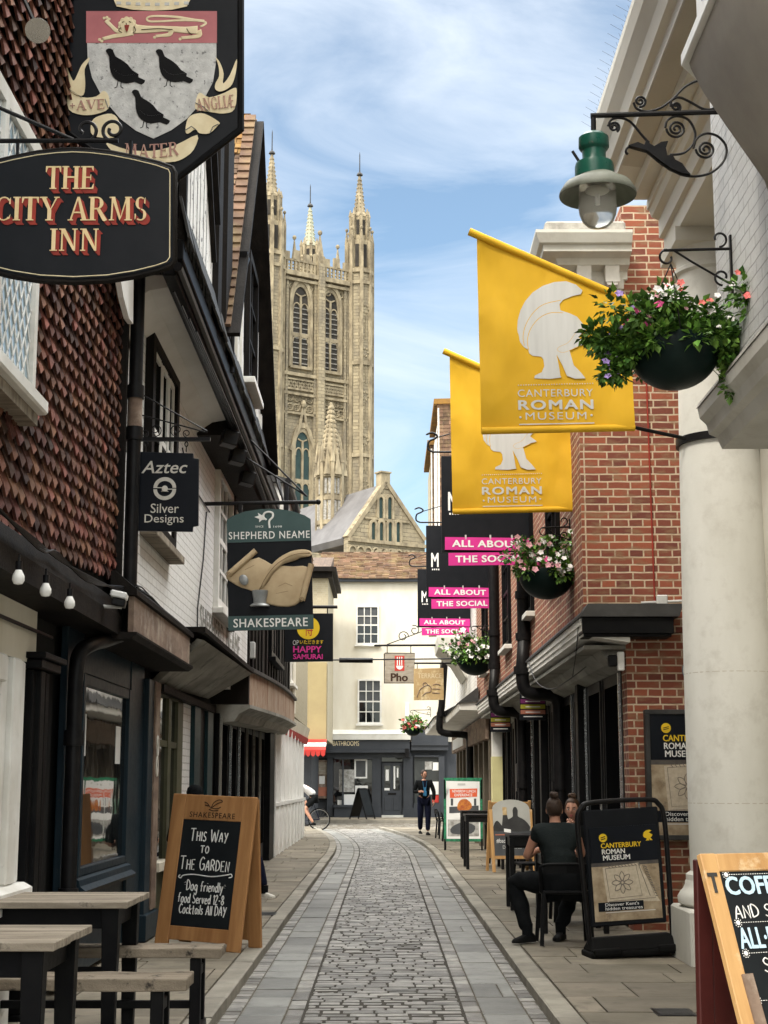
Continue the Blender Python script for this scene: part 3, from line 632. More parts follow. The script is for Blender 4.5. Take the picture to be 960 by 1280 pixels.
b.build('tile_hanging', 'tile', A, world=True)
m = MB(); m.box(XU - .05, XU + .03, 11.1, 11.17, 2.7, 9); m.build('corner_board', 'black_timber', A, world=True)
# leaded oriel window just inside the left edge of the photo
q = PX(52, 515, XU + .1)
lw = MB(); ya, yb, za, zb = 6.2, 8.06, 3.47, 4.78
for a0, a1, c0, c1 in ((ya, ya + .08, za, zb), (yb - .07, yb, za, zb), (ya, yb, zb, zb + .09), (7.2, 7.27, za, zb)): wbox(lw, '+x', XU - .02, a0, a1, c0, c1, 0, .085)
W1 = lw.build('window', 'white_paint', A, world=True)
s = MB(); wbox(s, '+x', XU - .02, ya - .06, yb + .05, za - .085, za - .003, 0, .15); s.build('sill', 'white_paint', W1, bevel=.012, world=A)
s = MB(); wbox(s, '+x', XU - .02, ya - .02, yb + .02, za - .15, za - .088, 0, .10); s.build('sill_board', 'grey_wood', W1, world=A)
s = MB(); wbox(s, '+x', XU - .02, ya + .05, yb - .04, za, zb, .05, .058); s.build('pane', 'glass_sky', W1, world=A)
s = MB(); k = .17
n = int((zb - za + 2.2) / k)
for i in range(-14, n):
    for sg in (1, -1):
        pts = []
        for t in (0, 1):
            y_ = ya + .08 if t == 0 else yb - .07
            pts.append((y_, za + i * k + (0 if sg > 0 else 2.1) + sg * (y_ - ya) * 1.5))
        (y0, z0), (y1, z1) = pts
        if z0 > z1: (y0, z0), (y1, z1) = (y1, z1), (y0, z0)
        if z1 < za or z0 > zb: continue
        f = lambda zz: y0 + (y1 - y0) * (zz - z0) / (z1 - z0)
        zA, zB = max(z0, za), min(z1, zb)
        if zB - zA < .03: continue
        s.bar((XU + .042, f(zA), zA), (XU + .042, f(zB), zB), .012, .006, (1, 0, 0))
s.build('lead_lattice', 'white_letter', W1, world=A)
# soffit, fascia and shopfront below
m = MB(); m.box(XG - .1, XU + .06, 3, 11.05, 2.47, 2.60); m.prism([(XU + .06, 2.60), (XU + .02, 2.72), (XU - .06, 2.78), (XU - .06, 2.6)], 'y', 3, 11.05)
m.build('jetty_beam', 'black_timber', A, world=True)
m = MB(); m.box(XG - .02, XG + .02, 3, 9.45, 2.14, 2.465); m.build('fascia', 'cream_plaster', A, world=True)
m = MB(); m.tube([(XG + .05, 6, 2.36), (XG + .05, 8.4, 2.33), (XG + .06, 9.7, 2.33)], .012, 6); m.build('conduit', 'black_metal', A, smooth=True, world=True)
m = MB()
for a0, a1, d in ((8.62, 8.78, .05), (8.78, 8.98, .085), (8.98, 9.16, .06)): wbox(m, '+x', XG - .03, a0, a1, .86, 2.135, 0, d)
wbox(m, '+x', XG - .03, 3, 8.62, 1.98, 2.135, 0, .085); wbox(m, '+x', XG - .03, 3, 9.12, .0, .70, 0, .05)
sf = m.build('shop_window', 'white_paint', A, world=True, bevel=.01)
m = MB(); m.prism([(XG - .03, .70), (XG + .10, .70), (XG + .16, .735), (XG + .16, .77), (XG + .11, .80), (XG + .11, .83), (XG + .06, .858), (XG - .03, .858)], 'y', 3, 9.2); m.build('sill', 'white_paint', sf, world=A)
m = MB(); wbox(m, '+x', XG - .03, 3, 8.64, .85, 1.99, .006, .012); m.build('pane', 'glass', sf, world=A)
m = MB(); wbox(m, '+x', XG - .03, 8.3, 9.0, .16, .58, .052, .062); m.build('panel', 'white_paint', sf, world=A, bevel=.006)
m = MB()
for a0, a1, d in ((9.28, 9.72, .10), (9.36, 9.48, .13), (9.56, 9.66, .115)): wbox(m, '+x', XG - .05, a0, a1, .1, 2.1, 0, d)
wbox(m, '+x', XG - .05, 9.22, 9.78, 2.105, 2.16, 0, .16); wbox(m, '+x', XG - .05, 9.19, 9.81, 2.163, 2.2, 0, .19); wbox(m, '+x', XG - .05, 9.27, 9.75, 0, .098, 0, .14)
m.build('pilaster', 'black_paint', A, world=True, bevel=.006)

# ---- white painted brick building with half-timbered upper floor
B = thing('white_brick_building', 'white painted brick building with black timbered jetty, gable and dark blue shopfront', 'building', (-4, 16, 0))
m = MB(); m.box(-8, XU, 11.2, 21.9, 2.6, 5.25); m.build('wall', 'white_brick', B, world=True)
m = MB(); m.box(-8, XG - .06, 10.3, 20.4, 0, 2.7); m.build('ground_floor_wall', 'void', B, world=True)
# first-floor windows
window(B, '+x', XU, 12.15, 13.75, 3.45, 5.12, 3, 2, .13, .045, 'black_timber', 'glass_grey', .07, sillm='grey_wood')
s = MB()
for a in (12.36, 12.72, 12.80, 13.14, 13.22, 13.5): wbox(s, '+x', XU, a, a + .045, 3.60, 4.97, .03, .05)
for z_ in (3.60, 4.28, 4.93): wbox(s, '+x', XU, 12.40, 12.70, z_, z_ + .05, .029, .049); wbox(s, '+x', XU, 12.86, 13.1, z_, z_ + .05, .029, .049); wbox(s, '+x', XU, 13.28, 13.5, z_, z_ + .05, .029, .049)
s.build('casement', 'white_paint', B, world=True)
w2 = window(B, '+x', XU, 17.4, 19.05, 3.40, 5.05, 3, 4, .12, .04, 'white_paint', 'glass', .06, sillm='white_paint')
s = MB(); wbox(s, '+x', XU, 19.05, 19.25, 3.3, 5.08, 0, .075); wbox(s, '+x', XU, 17.2, 19.25, 5.08, 5.16, 0, .075); s.build('frame', 'black_timber', w2, world=B)
# jetty: plaster soffit, beam, gutter, dark second-floor apron
m = MB(); m.prism([(XU, 5.02), (XU + .16, 5.13), (-1.62, 5.16), (-1.62, 5.25), (XU, 5.25)], 'y', 11.25, 15.6); m.build('soffit', 'soffit_plaster', B, world=True)
m = MB(); m.box(XU - .02, -1.6, 15.62, 21.9, 5.0, 5.24); m.build('soffit_boards', 'black_timber', B, world=True)
m = MB(); m.box(-1.62, -1.52, 10.75, 21.4, 5.08, 5.30); m.box(-1.52, -1.47, 10.75, 21.3, 5.20, 5.36); m.build('jetty_beam', 'black_paint', B, world=True, bevel=.008)
m = MB(); y = 10.72
while y < 21.3:
    m.obox((-1.465, y + .17, 5.52), (.02, .335, .33), (0, R(-14 + random.uniform(-2, 2)), R(random.uniform(-1, 1)))); y += .34
m.build('apron_tiles', 'lead', B, world=True)
m = MB(); m.tube([(-1.50, 10.7, 5.13), (-1.50, 15, 5.10), (-1.50, 21.4, 5.12)], .035, 8); m.build('gutter', 'black_metal', B, smooth=True, world=True)
m = MB()
for k_ in range(4): m.tube([(-1.57 + .02 * k_, 11 + k_ * .3, 5.04 - .012 * k_), (-1.56 + .02 * k_, 14.5, 5.02), (-1.55 + .015 * k_, 17.9, 5.03), (-1.58 + .01 * k_, 21, 5.05)], .009, 5)
m.build('cables', 'black_metal', B, smooth=True, world=True)
for yy in (15.5, 16.4, 17.6): MB().obox((-1.60, yy, 4.93), (.16, .2, .15), (0, .2, .3)).build('junction_box', 'black_metal', B, world=True, bevel=.01)
m = MB()
for P in ([(258, 640), (254, 700), (247, 760), (246, 832)], [(163, 352), (160, 420), (168, 470)], [(228, 560), (236, 600), (262, 640)]):
    m.tube([tuple(PX(x, y, XU + .012)) for x, y in P], .008, 5)
m.build('wall_cable', 'lead', B, smooth=True, world=True, split=True)
m = MB(); pz = [PX(x, y, -1.86) for x, y in ((144, 330), (164, 330), (163, 405), (158, 398), (151, 372))]
m.prism([(p.y, p.z) for p in pz], 'x', -1.88, -1.84); m.build('bargeboard_end', 'lightened_white', B, world=True)
# timbered second floor at X=-1.5
XT = -1.52
m = MB(); m.box(-8, XT, 10.8, 14.35, 5.3, 7.75); m.box(-8, XT, 14.3, 19.0, 5.3, 6.0); m.build('upper_wall', 'white_old', B, world=True)
m = MB()
for i, y in enumerate([11.02, 11.22, 11.43, 11.62, 11.86, 12.05, 12.3, 12.52]):
    m.box(XT, XT + .003, y, y + .010, 5.3, 7.7)
m.build('board_joints', 'black_timber', B, world=True)
m = MB()
for y0, y1, z0, z1 in ((13.02, 13.3, 5.3, 7.74), (13.7, 14.2, 5.6, 7.74), (10.8, 10.88, 5.3, 7.74)): m.box(XT - .01, XT + .055, y0, y1, z0, z1)
m.bar((XT + .02, 12.3, 7.2), (XT + .02, 12.95, 6.3), .05, .11, (1, 0, 0)); m.bar((XT + .02, 12.2, 6.9), (XT + .02, 12.95, 5.95), .04, .05, (1, 0, 0))
m.build('timber_post', 'black_timber', B, world=True, split=True)
window(B, '+x', XT, 12.25, 12.6, 6.75, 7.7, 1, 2, .05, .04, 'black_timber', 'glass', .02, sill=False)
window(B, '+x', XT, 16.1, 17.2, 5.75, 7.2, 2, 3, .09, .035, 'black_timber', 'glass', .06, sillm='white_paint')
# steep gable over the far half, tiled; eaves at 13 and 18.3, apex at 15.6
ga, gb, gc, ze, zt = 13.75, 16.05, 18.95, 5.62, 8.75
m = MB()
for y in (14.5, 15.1, 15.6, 17.5, 18.2): m.box(XT, XT + .03, y, y + .11, 5.3, ze + (zt - ze) * (1 - abs(y + .05 - gb) / (gc - ga) * 2) - .25)
m.build('timber_strip', 'white_paint', B, world=True, split=True)
def slope(y0, z0, y1, z1, x0, x1, name, m_, first=None, lim=0):
    b = MB(); d = Vector((0, y1 - y0, z1 - z0)); Lh = d.length; d.normalize(); nrm = Vector((0, -d.z, d.y)) if y1 > y0 else Vector((0, d.z, -d.y)); s = 0
    while s < Lh:
        x = x0 + random.uniform(-.08, 0)
        while x < x1 - .02:
            w = .165; e = min(x + w - .006, x1); lift = random.uniform(.012, .03)
            p0 = Vector((0, y0, z0)) + d * s + nrm * lift; p1 = Vector((0, y0, z0)) + d * min(s + .15, Lh) + nrm * .004
            xs = max(x, x0)
            q = [(xs, p0.y, p0.z), (e, p0.y, p0.z), (e, p1.y, p1.z), (xs, p1.y, p1.z)]
            k = [(a[0], a[1] - nrm.y * .022, a[2] - nrm.z * .022) for a in q[:2]]
            v = b.vs(q); u = b.vs(k); b.b.faces.new(v); b.b.faces.new([v[0], v[1], u[1], u[0]])
            x += w
        s += .105
    return b.build(name, m_, B, world=True)
m = MB(); m.prism([(gc - .05, ze), (gb, zt - .06), (ga + .05, ze)], 'x', -5, XT - .06); m.build('gable_wall', 'white_old', B, world=True)
zc = ze + (zt - ze) * .78; yc = ga + (gb - ga) * .78
slope(ga, ze, yc, zc, -5, -1.48, 'roof', 'roof_tile'); slope(yc, zc, gb, zt, -5, -1.48, 'roof_top', 'lichen_tile'); slope(gc, ze, gb, zt, -5, -1.48, 'roof_far', 'roof_tile')
m = MB(); m.prism([(ga, ze - .03), (gb, zt - .03), (gc, ze - .03), (gc - .1, ze - .06), (gb, zt - .2), (ga + .1, ze - .06)], 'x', -5, -1.49); m.build('roof_boards', 'black_timber', B, world=True)
m = MB(); 
for y0, z0, y1, z1 in ((ga - .02, ze - .1, gb, zt - .1), (gb, zt - .1, gc + .06, ze - .35)): m.bar((-1.465, y0, z0), (-1.465, y1, z1), .045, .26, (1, 0, 0))
m.build('bargeboard', 'black_timber', B, world=True, split=True)
m = MB(); n = 26
for i in range(n):
    for s_, (y0, y1) in enumerate(((ga, gb), (gc, gb))):
        t = i / n; y = y0 + (y1 - y0) * t; z = ze + (zt - ze) * t
        m.obox((-1.48, y, z + .035), (.12, .15, .03), (R(46) if s_ == 0 else R(-46), 0, 0))
m.build('verge_tile', 'roof_tile', B, world=True, split=True)
# ground-floor shopfront, dark blue
m = MB()
for a0, a1, d in ((10.36, 10.92, .05), (13.05, 13.75, .045)): wbox(m, '+x', XG - .02, a0, a1, .1, 2.5, 0, d)
wbox(m, '+x', XG - .02, 10.92, 13.05, 2.2, 2.5, 0, .035); wbox(m, '+x', XG - .02, 10.92, 13.05, .1, .66, 0, .02)
wbox(m, '+x', XG - .02, 13.75, 14.4, .1, 2.35, 0, .09); wbox(m, '+x', XG - .02, 13.7, 14.45, .075, .30, 0, .12)
m.build('shopfront', 'dark_blue', B, world=True, bevel=.008)
bw = MB()
for a0, a1, b0, b1, d in ((10.92, 11.0, .78, 2.2, .06), (12.95, 13.05, .78, 2.2, .05), (11.0, 12.95, 2.12, 2.2, .045), (11.0, 12.95, .78, .84, .05)): wbox(bw, '+x', XG - .02, a0, a1, b0, b1, 0, d)
bwo = bw.build('shop_window', 'dark_blue', B, world=True, bevel=.006)
m = MB(); m.prism([(XG - .02, .66), (XG + .08, .66), (XG + .10, .69), (XG + .06, .72), (XG + .05, .76), (XG + .02, .778), (XG - .02, .778)], 'y', 10.9, 13.1); m.build('sill', 'dark_blue', bwo, world=B)
m = MB(); wbox(m, '+x', XG - .02, 10.96, 13.0, .8, 2.16, .012, .018); m.build('pane', 'glass', bwo, world=B)
m = MB()
for (y0, z0) in ((11.02, 1.62), (12.5, 1.58)): wbox(m, '+x', XG - .02, y0, y0 + .22, z0, z0 + .3, .019, .021)
m.build('notice', 'print_white', bwo, world=B)
m = MB(); wbox(m, '+x', XG - .02, 14.06, 14.36, .32, 2.34, .09, .105); m.build('worn_post', 'worn_wood', B, world=True)
t_ = MB(); t_.tube([(XG + .095, 14.2, 1.38 + .07 * cos(a / 6 * 2 * pi)) if False else (XG + .09, 14.2 + .05 * cos(a / 12 * 2 * pi), 1.58 + .09 * sin(a / 12 * 2 * pi)) for a in range(13)], .008, 5)
t_.tube([(XG + .09, 14.2 + .05 * cos(a / 12 * 2 * pi), 1.76 + .09 * sin(a / 12 * 2 * pi)) for a in range(13)], .008, 5); t_.build('iron_numeral', 'silver_letter', B, smooth=True, world=True)
# projecting wooden fascia with lead top
m = MB(); m.box(-1.83, -1.79, 10.95, 14.15, 2.49, 2.745); m.build('fascia', 'worn_wood', B, world=True)
m = MB(); m.prism([(-1.765, 2.75), (-1.765, 2.79), (-1.93, 2.93), (-1.955, 2.92), (-1.955, 2.75)], 'y', 10.9, 14.25); m.prism([(-1.80, 2.44), (-1.76, 2.47), (-1.76, 2.487), (-2.2, 2.487), (-2.2, 2.44)], 'y', 10.92, 14.2); m.box(-2.2, -1.84, 14.1, 14.2, 2.487, 2.75)
m.build('fascia_cornice', 'black_timber', B, world=True)
m = MB()
for i in range(9): m.tube([(-1.80 + random.uniform(-.03, .03), 10.9 + i * .02, 2.82), (-1.86, 12 + random.uniform(-.4, .4), 2.86 + random.uniform(-.03, .05)), (-1.84, 14.3, 2.80 + random.uniform(-.02, .04))], .007, 4)
m.build('cables', 'black_metal', B, smooth=True, world=True)
# coved fascia with faint old lettering
m = MB(); m.loft([[(-1.68, 14.3, 2.74), (-1.74, 14.3, 2.755), (-2.2, 14.62, 2.40), (-2.16, 14.62, 2.35)], [(-1.68, 19.6, 2.80), (-1.74, 19.6, 2.815), (-2.2, 19.0, 2.50), (-2.16, 19.0, 2.45)]])
m.build('coved_fascia', 'grimy_board', B, world=True)
m = MB(); m.box(-2.2, -1.66, 14.25, 19.7, 2.76 + .05, 2.86); m.box(-2.2, -2.08, 14.6, 19.1, 2.28, 2.35); m.box(-2.2, -1.72, 19.6, 19.75, 2.42, 2.80); m.build('fascia_cornice_far', 'black_timber', B, world=True)
# olive window, teal pilasters, dark folding doors
ow = MB()
for a0, a1, b0, b1, d in ((14.5, 14.62, .7, 2.3, .05), (16.1, 16.5, .7, 2.3, .05), (15.4, 15.6, .7, 2.3, .05), (14.62, 16.1, 1.78, 1.84, .04), (14.5, 16.5, 2.26, 2.34, .05), (14.5, 16.5, .1, .62, .04)): wbox(ow, '+x', XG - .03, a0, a1, b0, b1, 0, d)
owo = ow.build('olive_window', 'olive_paint', B, world=True)
m = MB(); wbox(m, '+x', XG - .03, 14.5, 16.5, .62, .70, 0, .12); m.build('sill', 'cream_plaster', owo, world=B)
m = MB(); wbox(m, '+x', XG - .03, 14.55, 16.4, .68, 2.28, .01, .016); m.build('pane', 'glass', owo, world=B)
m = MB(); wbox(m, '+x', XG - .03, 16.5, 17.3, .08, 2.36, 0, .03); m.build('brick_reveal', 'white_brick', B, world=True)
m = MB()
for a in (17.3, 18.6): wbox(m, '+x', XG - .02, a, a + .55, .08, 2.36, 0, .07)
m.build('pilaster', 'teal_paint', B, world=True, bevel=.008)
m = MB(); wbox(m, '+x', XG - .02, 17.86, 18.59, .08, 2.36, 0, .03); m.build('door', 'black_paint', B, world=True)
# ghost lettering on the white wall
text('SHEPHERD', (16.2, 3.02, 18.6, 3.30), 0, 'grimy_board', B, 'ghost_lettering', .02, xf=lambda a, c: (XU + 4.003, a - 16, c))
text('NEAME', (18.95, 3.06, 20.7, 3.36), 0, 'grimy_board', B, 'ghost_lettering', .02, xf=lambda a, c: (XU + 4.003, a - 16, c))

# ---- black timbered building with rusty fascia and dark folding doors
D = thing('black_timber_building', 'narrow black timber clad building with rusty bowed fascia over dark folding doors', 'building', (-4, 26, 0))
m = MB(); m.box(-7, XU - .02, 21.92, 31.2, 2.9, 6.2); m.build('wall', 'black_paint', D, world=True)
m = MB(); y = 21.95
while y < 31.1: m.box(XU - .02, XU + (.02 if int(y * 3) % 2 else .05), y, y + .22, 2.95, 6.2); y += .3
m.build('cladding', 'black_timber', D, world=True)
window(D, '+x', XU + .03, 25.5, 27.6, 3.5, 5.2, 2, 2, .1, .05, 'black_paint', 'glass', .06)
m = MB(); ring = []
for i in range(9):
    y = 20.3 + 10.8 * i / 8; x = -1.80 + .10 * sin(pi * i / 8); zt_ = 2.90 + .21 * i / 8; zb_ = 2.45 + .17 * i / 8
    ring.append([(x, y, zb_), (x, y, zt_), (x - .08, y, zt_), (x - .08, y, zb_)])
m.loft(ring); m.build('fascia', 'rust_board', D, world=True)
m = MB(); m.loft([[(p[0][0] + .05, p[0][1], p[0][2] + .44), (p[0][0] + .05, p[0][1], p[0][2] + .49), (p[0][0] - .2, p[0][1], p[0][2] + .55), (p[0][0] - .2, p[0][1], p[0][2] + .455)] for p in [(r[0],) for r in ring]]); m.build('fascia_capping', 'lead', D, world=True)
m = MB(); m.loft([[(r[0][0] + .04, r[0][1], r[0][2] - .004), (r[0][0] + .04, r[0][1], r[0][2] - .05), (r[0][0] - .1, r[0][1], r[0][2] - .12), (r[0][0] - .16, r[0][1], r[0][2] - .22), (r[0][0] - .4, r[0][1], r[0][2] - .24), (r[0][0] - .4, r[0][1], r[0][2] - .004)] for r in ring]); m.build('fascia_moulding', 'grimy_board', D, world=True)
m = MB(); m.box(-6, XG - .1, 20.4, 29.4, 0, 2.9); m.build('ground_floor_wall', 'black_paint', D, world=True)
for i in range(6):
    y = 20.2 + i * 1.3
    d_ = MB(); wbox(d_, '+x', XG - .04, y + .03, y + 1.22, .1, 2.33, 0, .05); dd = d_.build('folding_door', 'black_paint', D, world=True)
    g_ = MB(); wbox(g_, '+x', XG - .04, y + .15, y + 1.1, .4, 2.2, .052, .056); g_.build('pane', 'glass_dark', dd, world=D)
    h_ = MB(); h_.box(XG + .015, XG + .045, y + .055, y + .10, .2, 2.3); h_.build('door_post', 'chrome' if i in (1, 2) else 'grimy_board', dd, world=D)
m = MB(); m.obox((-1.93, 22.2, 3.32), (.14, .12, .24)); m.build('meter_box', 'galv', D, world=True, bevel=.01)
m = MB(); m.box(XG - .1, XG + .10, 28.2, 29.3, .07, 2.35); m.build('end_pier', 'black_paint', D, world=True)

# ---- cream building with white panelled shopfront
E = thing('cream_shop_building', 'cream building with white panelled shopfront beyond the black timbers', 'building', (-4, 36, 0))
def xe(Y): return XG + .02 + sh(Y) * .25
m = MB(); m.loft([[(XU - .02, 31.3, 2.9), (XU - .02, 31.3, 7.2), (-7, 31.3, 7.2), (-7, 31.3, 2.9)], [(-2.03, 41, 2.9), (-2.03, 41, 7.2), (-7, 41, 7.2), (-7, 41, 2.9)]]); m.build('wall', 'tan_brick', E, world=True)
m = MB(); m.box(-7, -2.16, 29.4, 41.2, 0, 2.95); m.build('ground_floor_wall', 'lightened_white', E, world=True)
for i in range(9):
    y = 29.4 + i * 1.3; x = -2.09 - .002 * i
    p_ = MB(); p_.box(x - .25, x + .05, y, y + .16, .07, 2.62); p_.box(x - .2, x + .02, y + .16, y + 1.3, .07, .98); p_.box(x - .2, x + .045, y + .16, y + 1.3, 1.0, 1.07); p_.box(x - .2, x + .035, y + .35, y + 1.1, .25, .85)
    po = p_.build('shopfront_bay', 'lightened_white', E, world=True)
    g_ = MB(); g_.box(x - .1, x - .05, y + .16, y + 1.3, 1.07, 2.5); g_.build('pane', 'print_white', po, world=E)
m = MB(); m.loft([[(XG + .08, 29.4, 2.62), (XG + .14, 29.4, 2.86), (XG - .2, 29.4, 2.92), (XG - .2, 29.4, 2.62)], [(-2.03, 41.3, 2.62), (-1.97, 41.3, 2.86), (-2.4, 41.3, 2.92), (-2.4, 41.3, 2.62)]]); m.build('cornice', 'cream_plaster', E, world=True)
m = MB(); m.loft([[(XG + .06, 30.4, 2.45), (XG + .09, 30.4, 2.6), (XG - .1, 30.4, 2.6), (XG - .1, 30.4, 2.45)], [(-2.04, 41.2, 2.45), (-2.0, 41.2, 2.6), (-2.4, 41.2, 2.6), (-2.4, 41.2, 2.45)]]); m.build('blind_box', 'awning_red', E, world=True)
m = MB(); m.box(-6.9, -1.92, 31.1, 41.2, 7.2, 7.35); m.prism([(-1.9, 7.352), (-6, 10.2), (-6, 7.352)], 'y', 31.2, 41.1); m.build('roof', 'roof_tile', E, world=True)
m = MB(); m.tube([(-1.94, 33, 2.9), (-1.94, 33, 7)], .05, 8); m.build('downpipe', 'cream_plaster', E, smooth=True, world=True)
window(E, '+x', XU - .04, 32.2, 33.4, 3.5, 5.2, 2, 4, .08, .03)
# small grey and white dormer end showing past the jetty
p = PY(352, 590, 24)
H = thing('dormer', 'small white dormer with black gutter showing past the black jetty', 'dormer', (p.x - 1, 24, 4.6))
m = MB(); m.box(-3.2, -1.55, 23.2, 25.6, 4.5, 6.0); m.build('wall', 'white_paint', H, world=True)
m = MB(); m.prism([(-3.3, 6.5), (-1.50, 6.04), (-1.50, 5.98), (-3.3, 6.0)], 'y', 23.1, 25.8); m.build('roof', 'lead', H, world=True)
m = MB(); m.tube([(-1.47, 23.1, 6.0), (-1.47, 25.8, 6.0)], .05, 8); m.tube([(-1.50, 23.15, 5.95), (-1.50, 23.15, 4.4)], .04, 8); m.build('gutter', 'black_metal', H, smooth=True, world=True)
m = MB(); m.box(-1.9, -1.62, 23.17, 23.2, 4.75, 5.75); m.build('pane', 'glass_grey', H, world=True)
# ================================================================ RIGHT SIDE
# ---- nearest right: white painted brick building with oriel and shop cornice
G = thing('white_brick_shop', 'white painted brick shop with plaster oriel at the near right edge', 'building', (4, 7, 0))
m = MB(); m.box(2.0, 7, 3, 8.85, 3.62, 12); m.build('wall', 'white_brick_cool', G, world=True)
m = MB(); m.box(2.42, 7, 3, 8.84, 0, 3.5); m.build('ground_floor_wall', 'cream_stone', G, world=True)
pr = [(2.42, 3.43), (2.06, 3.43), (2.03, 3.50), (1.985, 3.52), (1.97, 3.58), (1.93, 3.62), (1.92, 3.68), (1.99, 3.74), (2.0, 3.80), (2.42, 3.80)]
m = MB(); m.prism(pr, 'y', 3, 9.15); m.build('shop_cornice', 'cream_stone', G, world=True)
m = MB(); m.prism([(1.915, 3.685), (1.93, 3.72), (1.998, 3.80), (2.1, 3.80), (2.1, 3.745)], 'y', 3, 9.17); m.build('cornice_lead', 'stone_weathered', G, world=True)
# oriel: canted bay with a curved plaster underside
m = MB(); rings = []
for dz, k in ((0, 1), (-.03, .99), (-.16, .90), (-.34, .74), (-.52, .50), (-.66, .2)):
    rings.append([(2.0, 7.75 - (1 - k) * .5, 4.86 + dz), (2.0 - .52 * k, 6.95 - (1 - k) * .3, 4.86 + dz), (2.0 - .52 * k, 3.4, 4.86 + dz), (2.0, 3.2, 4.86 + dz)])
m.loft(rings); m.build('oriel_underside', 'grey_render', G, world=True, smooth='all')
m = MB(); m.loft([[(2.0, 7.80, z), (1.45, 7.0, z), (1.45, 3.4, z), (2.0, 3.2, z)] for z in (4.865, 4.93)]); m.loft([[(2.0, 7.72, z), (1.52, 6.93, z), (1.52, 3.4, z), (2.0, 3.2, z)] for z in (4.932, 8)]); ol = m.build('oriel', 'white_plastic', G, world=True, bevel=.006)
m = MB(); m.face([(1.515, 6.8, 5.1), (1.515, 4, 5.1), (1.515, 4, 7), (1.515, 6.8, 7)]); m.face([(1.56, 7.01, 5.1), (1.94, 7.63, 5.1), (1.94, 7.63, 7), (1.56, 7.01, 7)]); m.build('pane', 'glass_sky', ol, world=G)
# ---- classical stone-painted portico building with round columns
K = thing('classical_building', 'cream classical building with heavy moulded entablature over a large round column', 'building', (4, 11, 0))
m = MB(); m.box(3.05, 8, 8.9, 14.2, 0, 8.5); m.build('wall', 'stone_paint', K, world=True)
ent = [(3.2, 5.95), (2.44, 5.95), (2.44, 6.10), (2.40, 6.11), (2.40, 6.27), (2.34, 6.30), (2.32, 6.36), (2.30, 6.37), (2.30, 6.44)]
m = MB(); m.prism(ent + [(3.2, 6.44)], 'y', 8.9, 12.78); m.build('architrave', 'stone_paint', K, world=True)
cor = [(2.30, 6.445), (2.18, 6.445), (2.165, 6.53), (1.99, 6.55), (1.985, 6.64), (1.93, 6.66), (1.90, 6.76), (1.83, 6.86), (1.80, 6.96), (1.80, 7.02), (2.6, 7.2), (3.2, 7.2)]
m = MB(); m.prism(cor + [(3.2, 6.445)], 'y', 8.9, 12.74); m.build('cornice', 'stone_paint', K, world=True)
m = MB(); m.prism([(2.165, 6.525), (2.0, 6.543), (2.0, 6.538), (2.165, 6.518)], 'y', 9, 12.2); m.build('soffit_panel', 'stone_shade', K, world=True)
for cy in (12.42,):
    c_ = MB(); prof = [(.30, .62), (.352, .66), (.352, .72), (.318, .745), (.322, .80), (.322, 1.7), (.318, 2.6), (.306, 3.6), (.292, 4.6), (.278, 5.4), (.274, 5.62), (.30, 5.64), (.30, 5.67), (.276, 5.69), (.276, 5.76), (.31, 5.83)]
    c_.lathe([(r * 1.15, z) for r, z in prof], (2.79, cy, 0), 48); co = c_.build('column', 'cream_stone', K, smooth=True, world=True)
    c_ = MB(); c_.box(2.40, 3.1, cy - .36, cy + .34, 5.83, 5.95); c_.build('abacus', 'stone_paint', co, world=K)
    c_ = MB(); c_.box(2.315, 3.2, cy - .44, cy + .42, .05, .47); c_.build('plinth', 'cream_stone', co, world=K, bevel=.015)
    c_ = MB(); c_.lathe([(.43, .47), (.47, .50), (.475, .55), (.45, .59), (.43, .61), (.415, .64), (.41, .67), (.39, .70)], (2.79, cy, 0), 36); c_.build('column_base', 'cream_stone', co, smooth=True, world=K)
    c_ = MB()
    for z, q_ in ((1.27, .3710), (2.29, .3680)): c_.lathe([(q_ - .01, z - .008), (q_, z - .001), (q_, z + .004), (q_ - .01, z + .011)], (2.79, cy, 0), 36)
    c_.build('drum_joint', 'stone_shade', co, world=K, split=True)
m = MB()
for i in range(26):
    y = 8.95 + i * .145
    for dx in (-.05, -.01, .03): m.tube([(1.83, y, 7.03), (1.83 + dx * 2.2, y + .02, 7.11)], .0012, 4)
m.build('bird_spikes', 'lead', K, world=True)
# ---- red brick building with black shopfront
Q = thing('red_brick_building', 'red brick corner building with black folding doors below a lead canopy', 'building', (4, 22, 0))
BY, BX = 14.8, 1.93
m = MB(); m.box(BX, 7, BY, 32, 2.86, 6.5); m.box(2.40, 7, BY + .002, 16.5, 6.5, 7.2); m.build('brick_wall', 'brick', Q, world=True)
m = MB(); m.box(2.33, 7, BY, 15.1, 0, 2.85); m.build('brick_pier', 'brick', Q, world=True)
m = MB(); m.box(2.40, 7, 15.12, 30.6, 0, 2.85); m.build('ground_floor_wall', 'void', Q, world=True)
m = MB(); m.box(BX - .012, BX + .3, BY - .006, BY + .2, 2.9, 6.6) if False else m.tube([(2.62, BY - .012, 3.1), (2.60, BY - .012, 6.2)], .008, 5); m.build('lightning_cable', 'red_letter', Q, world=True)
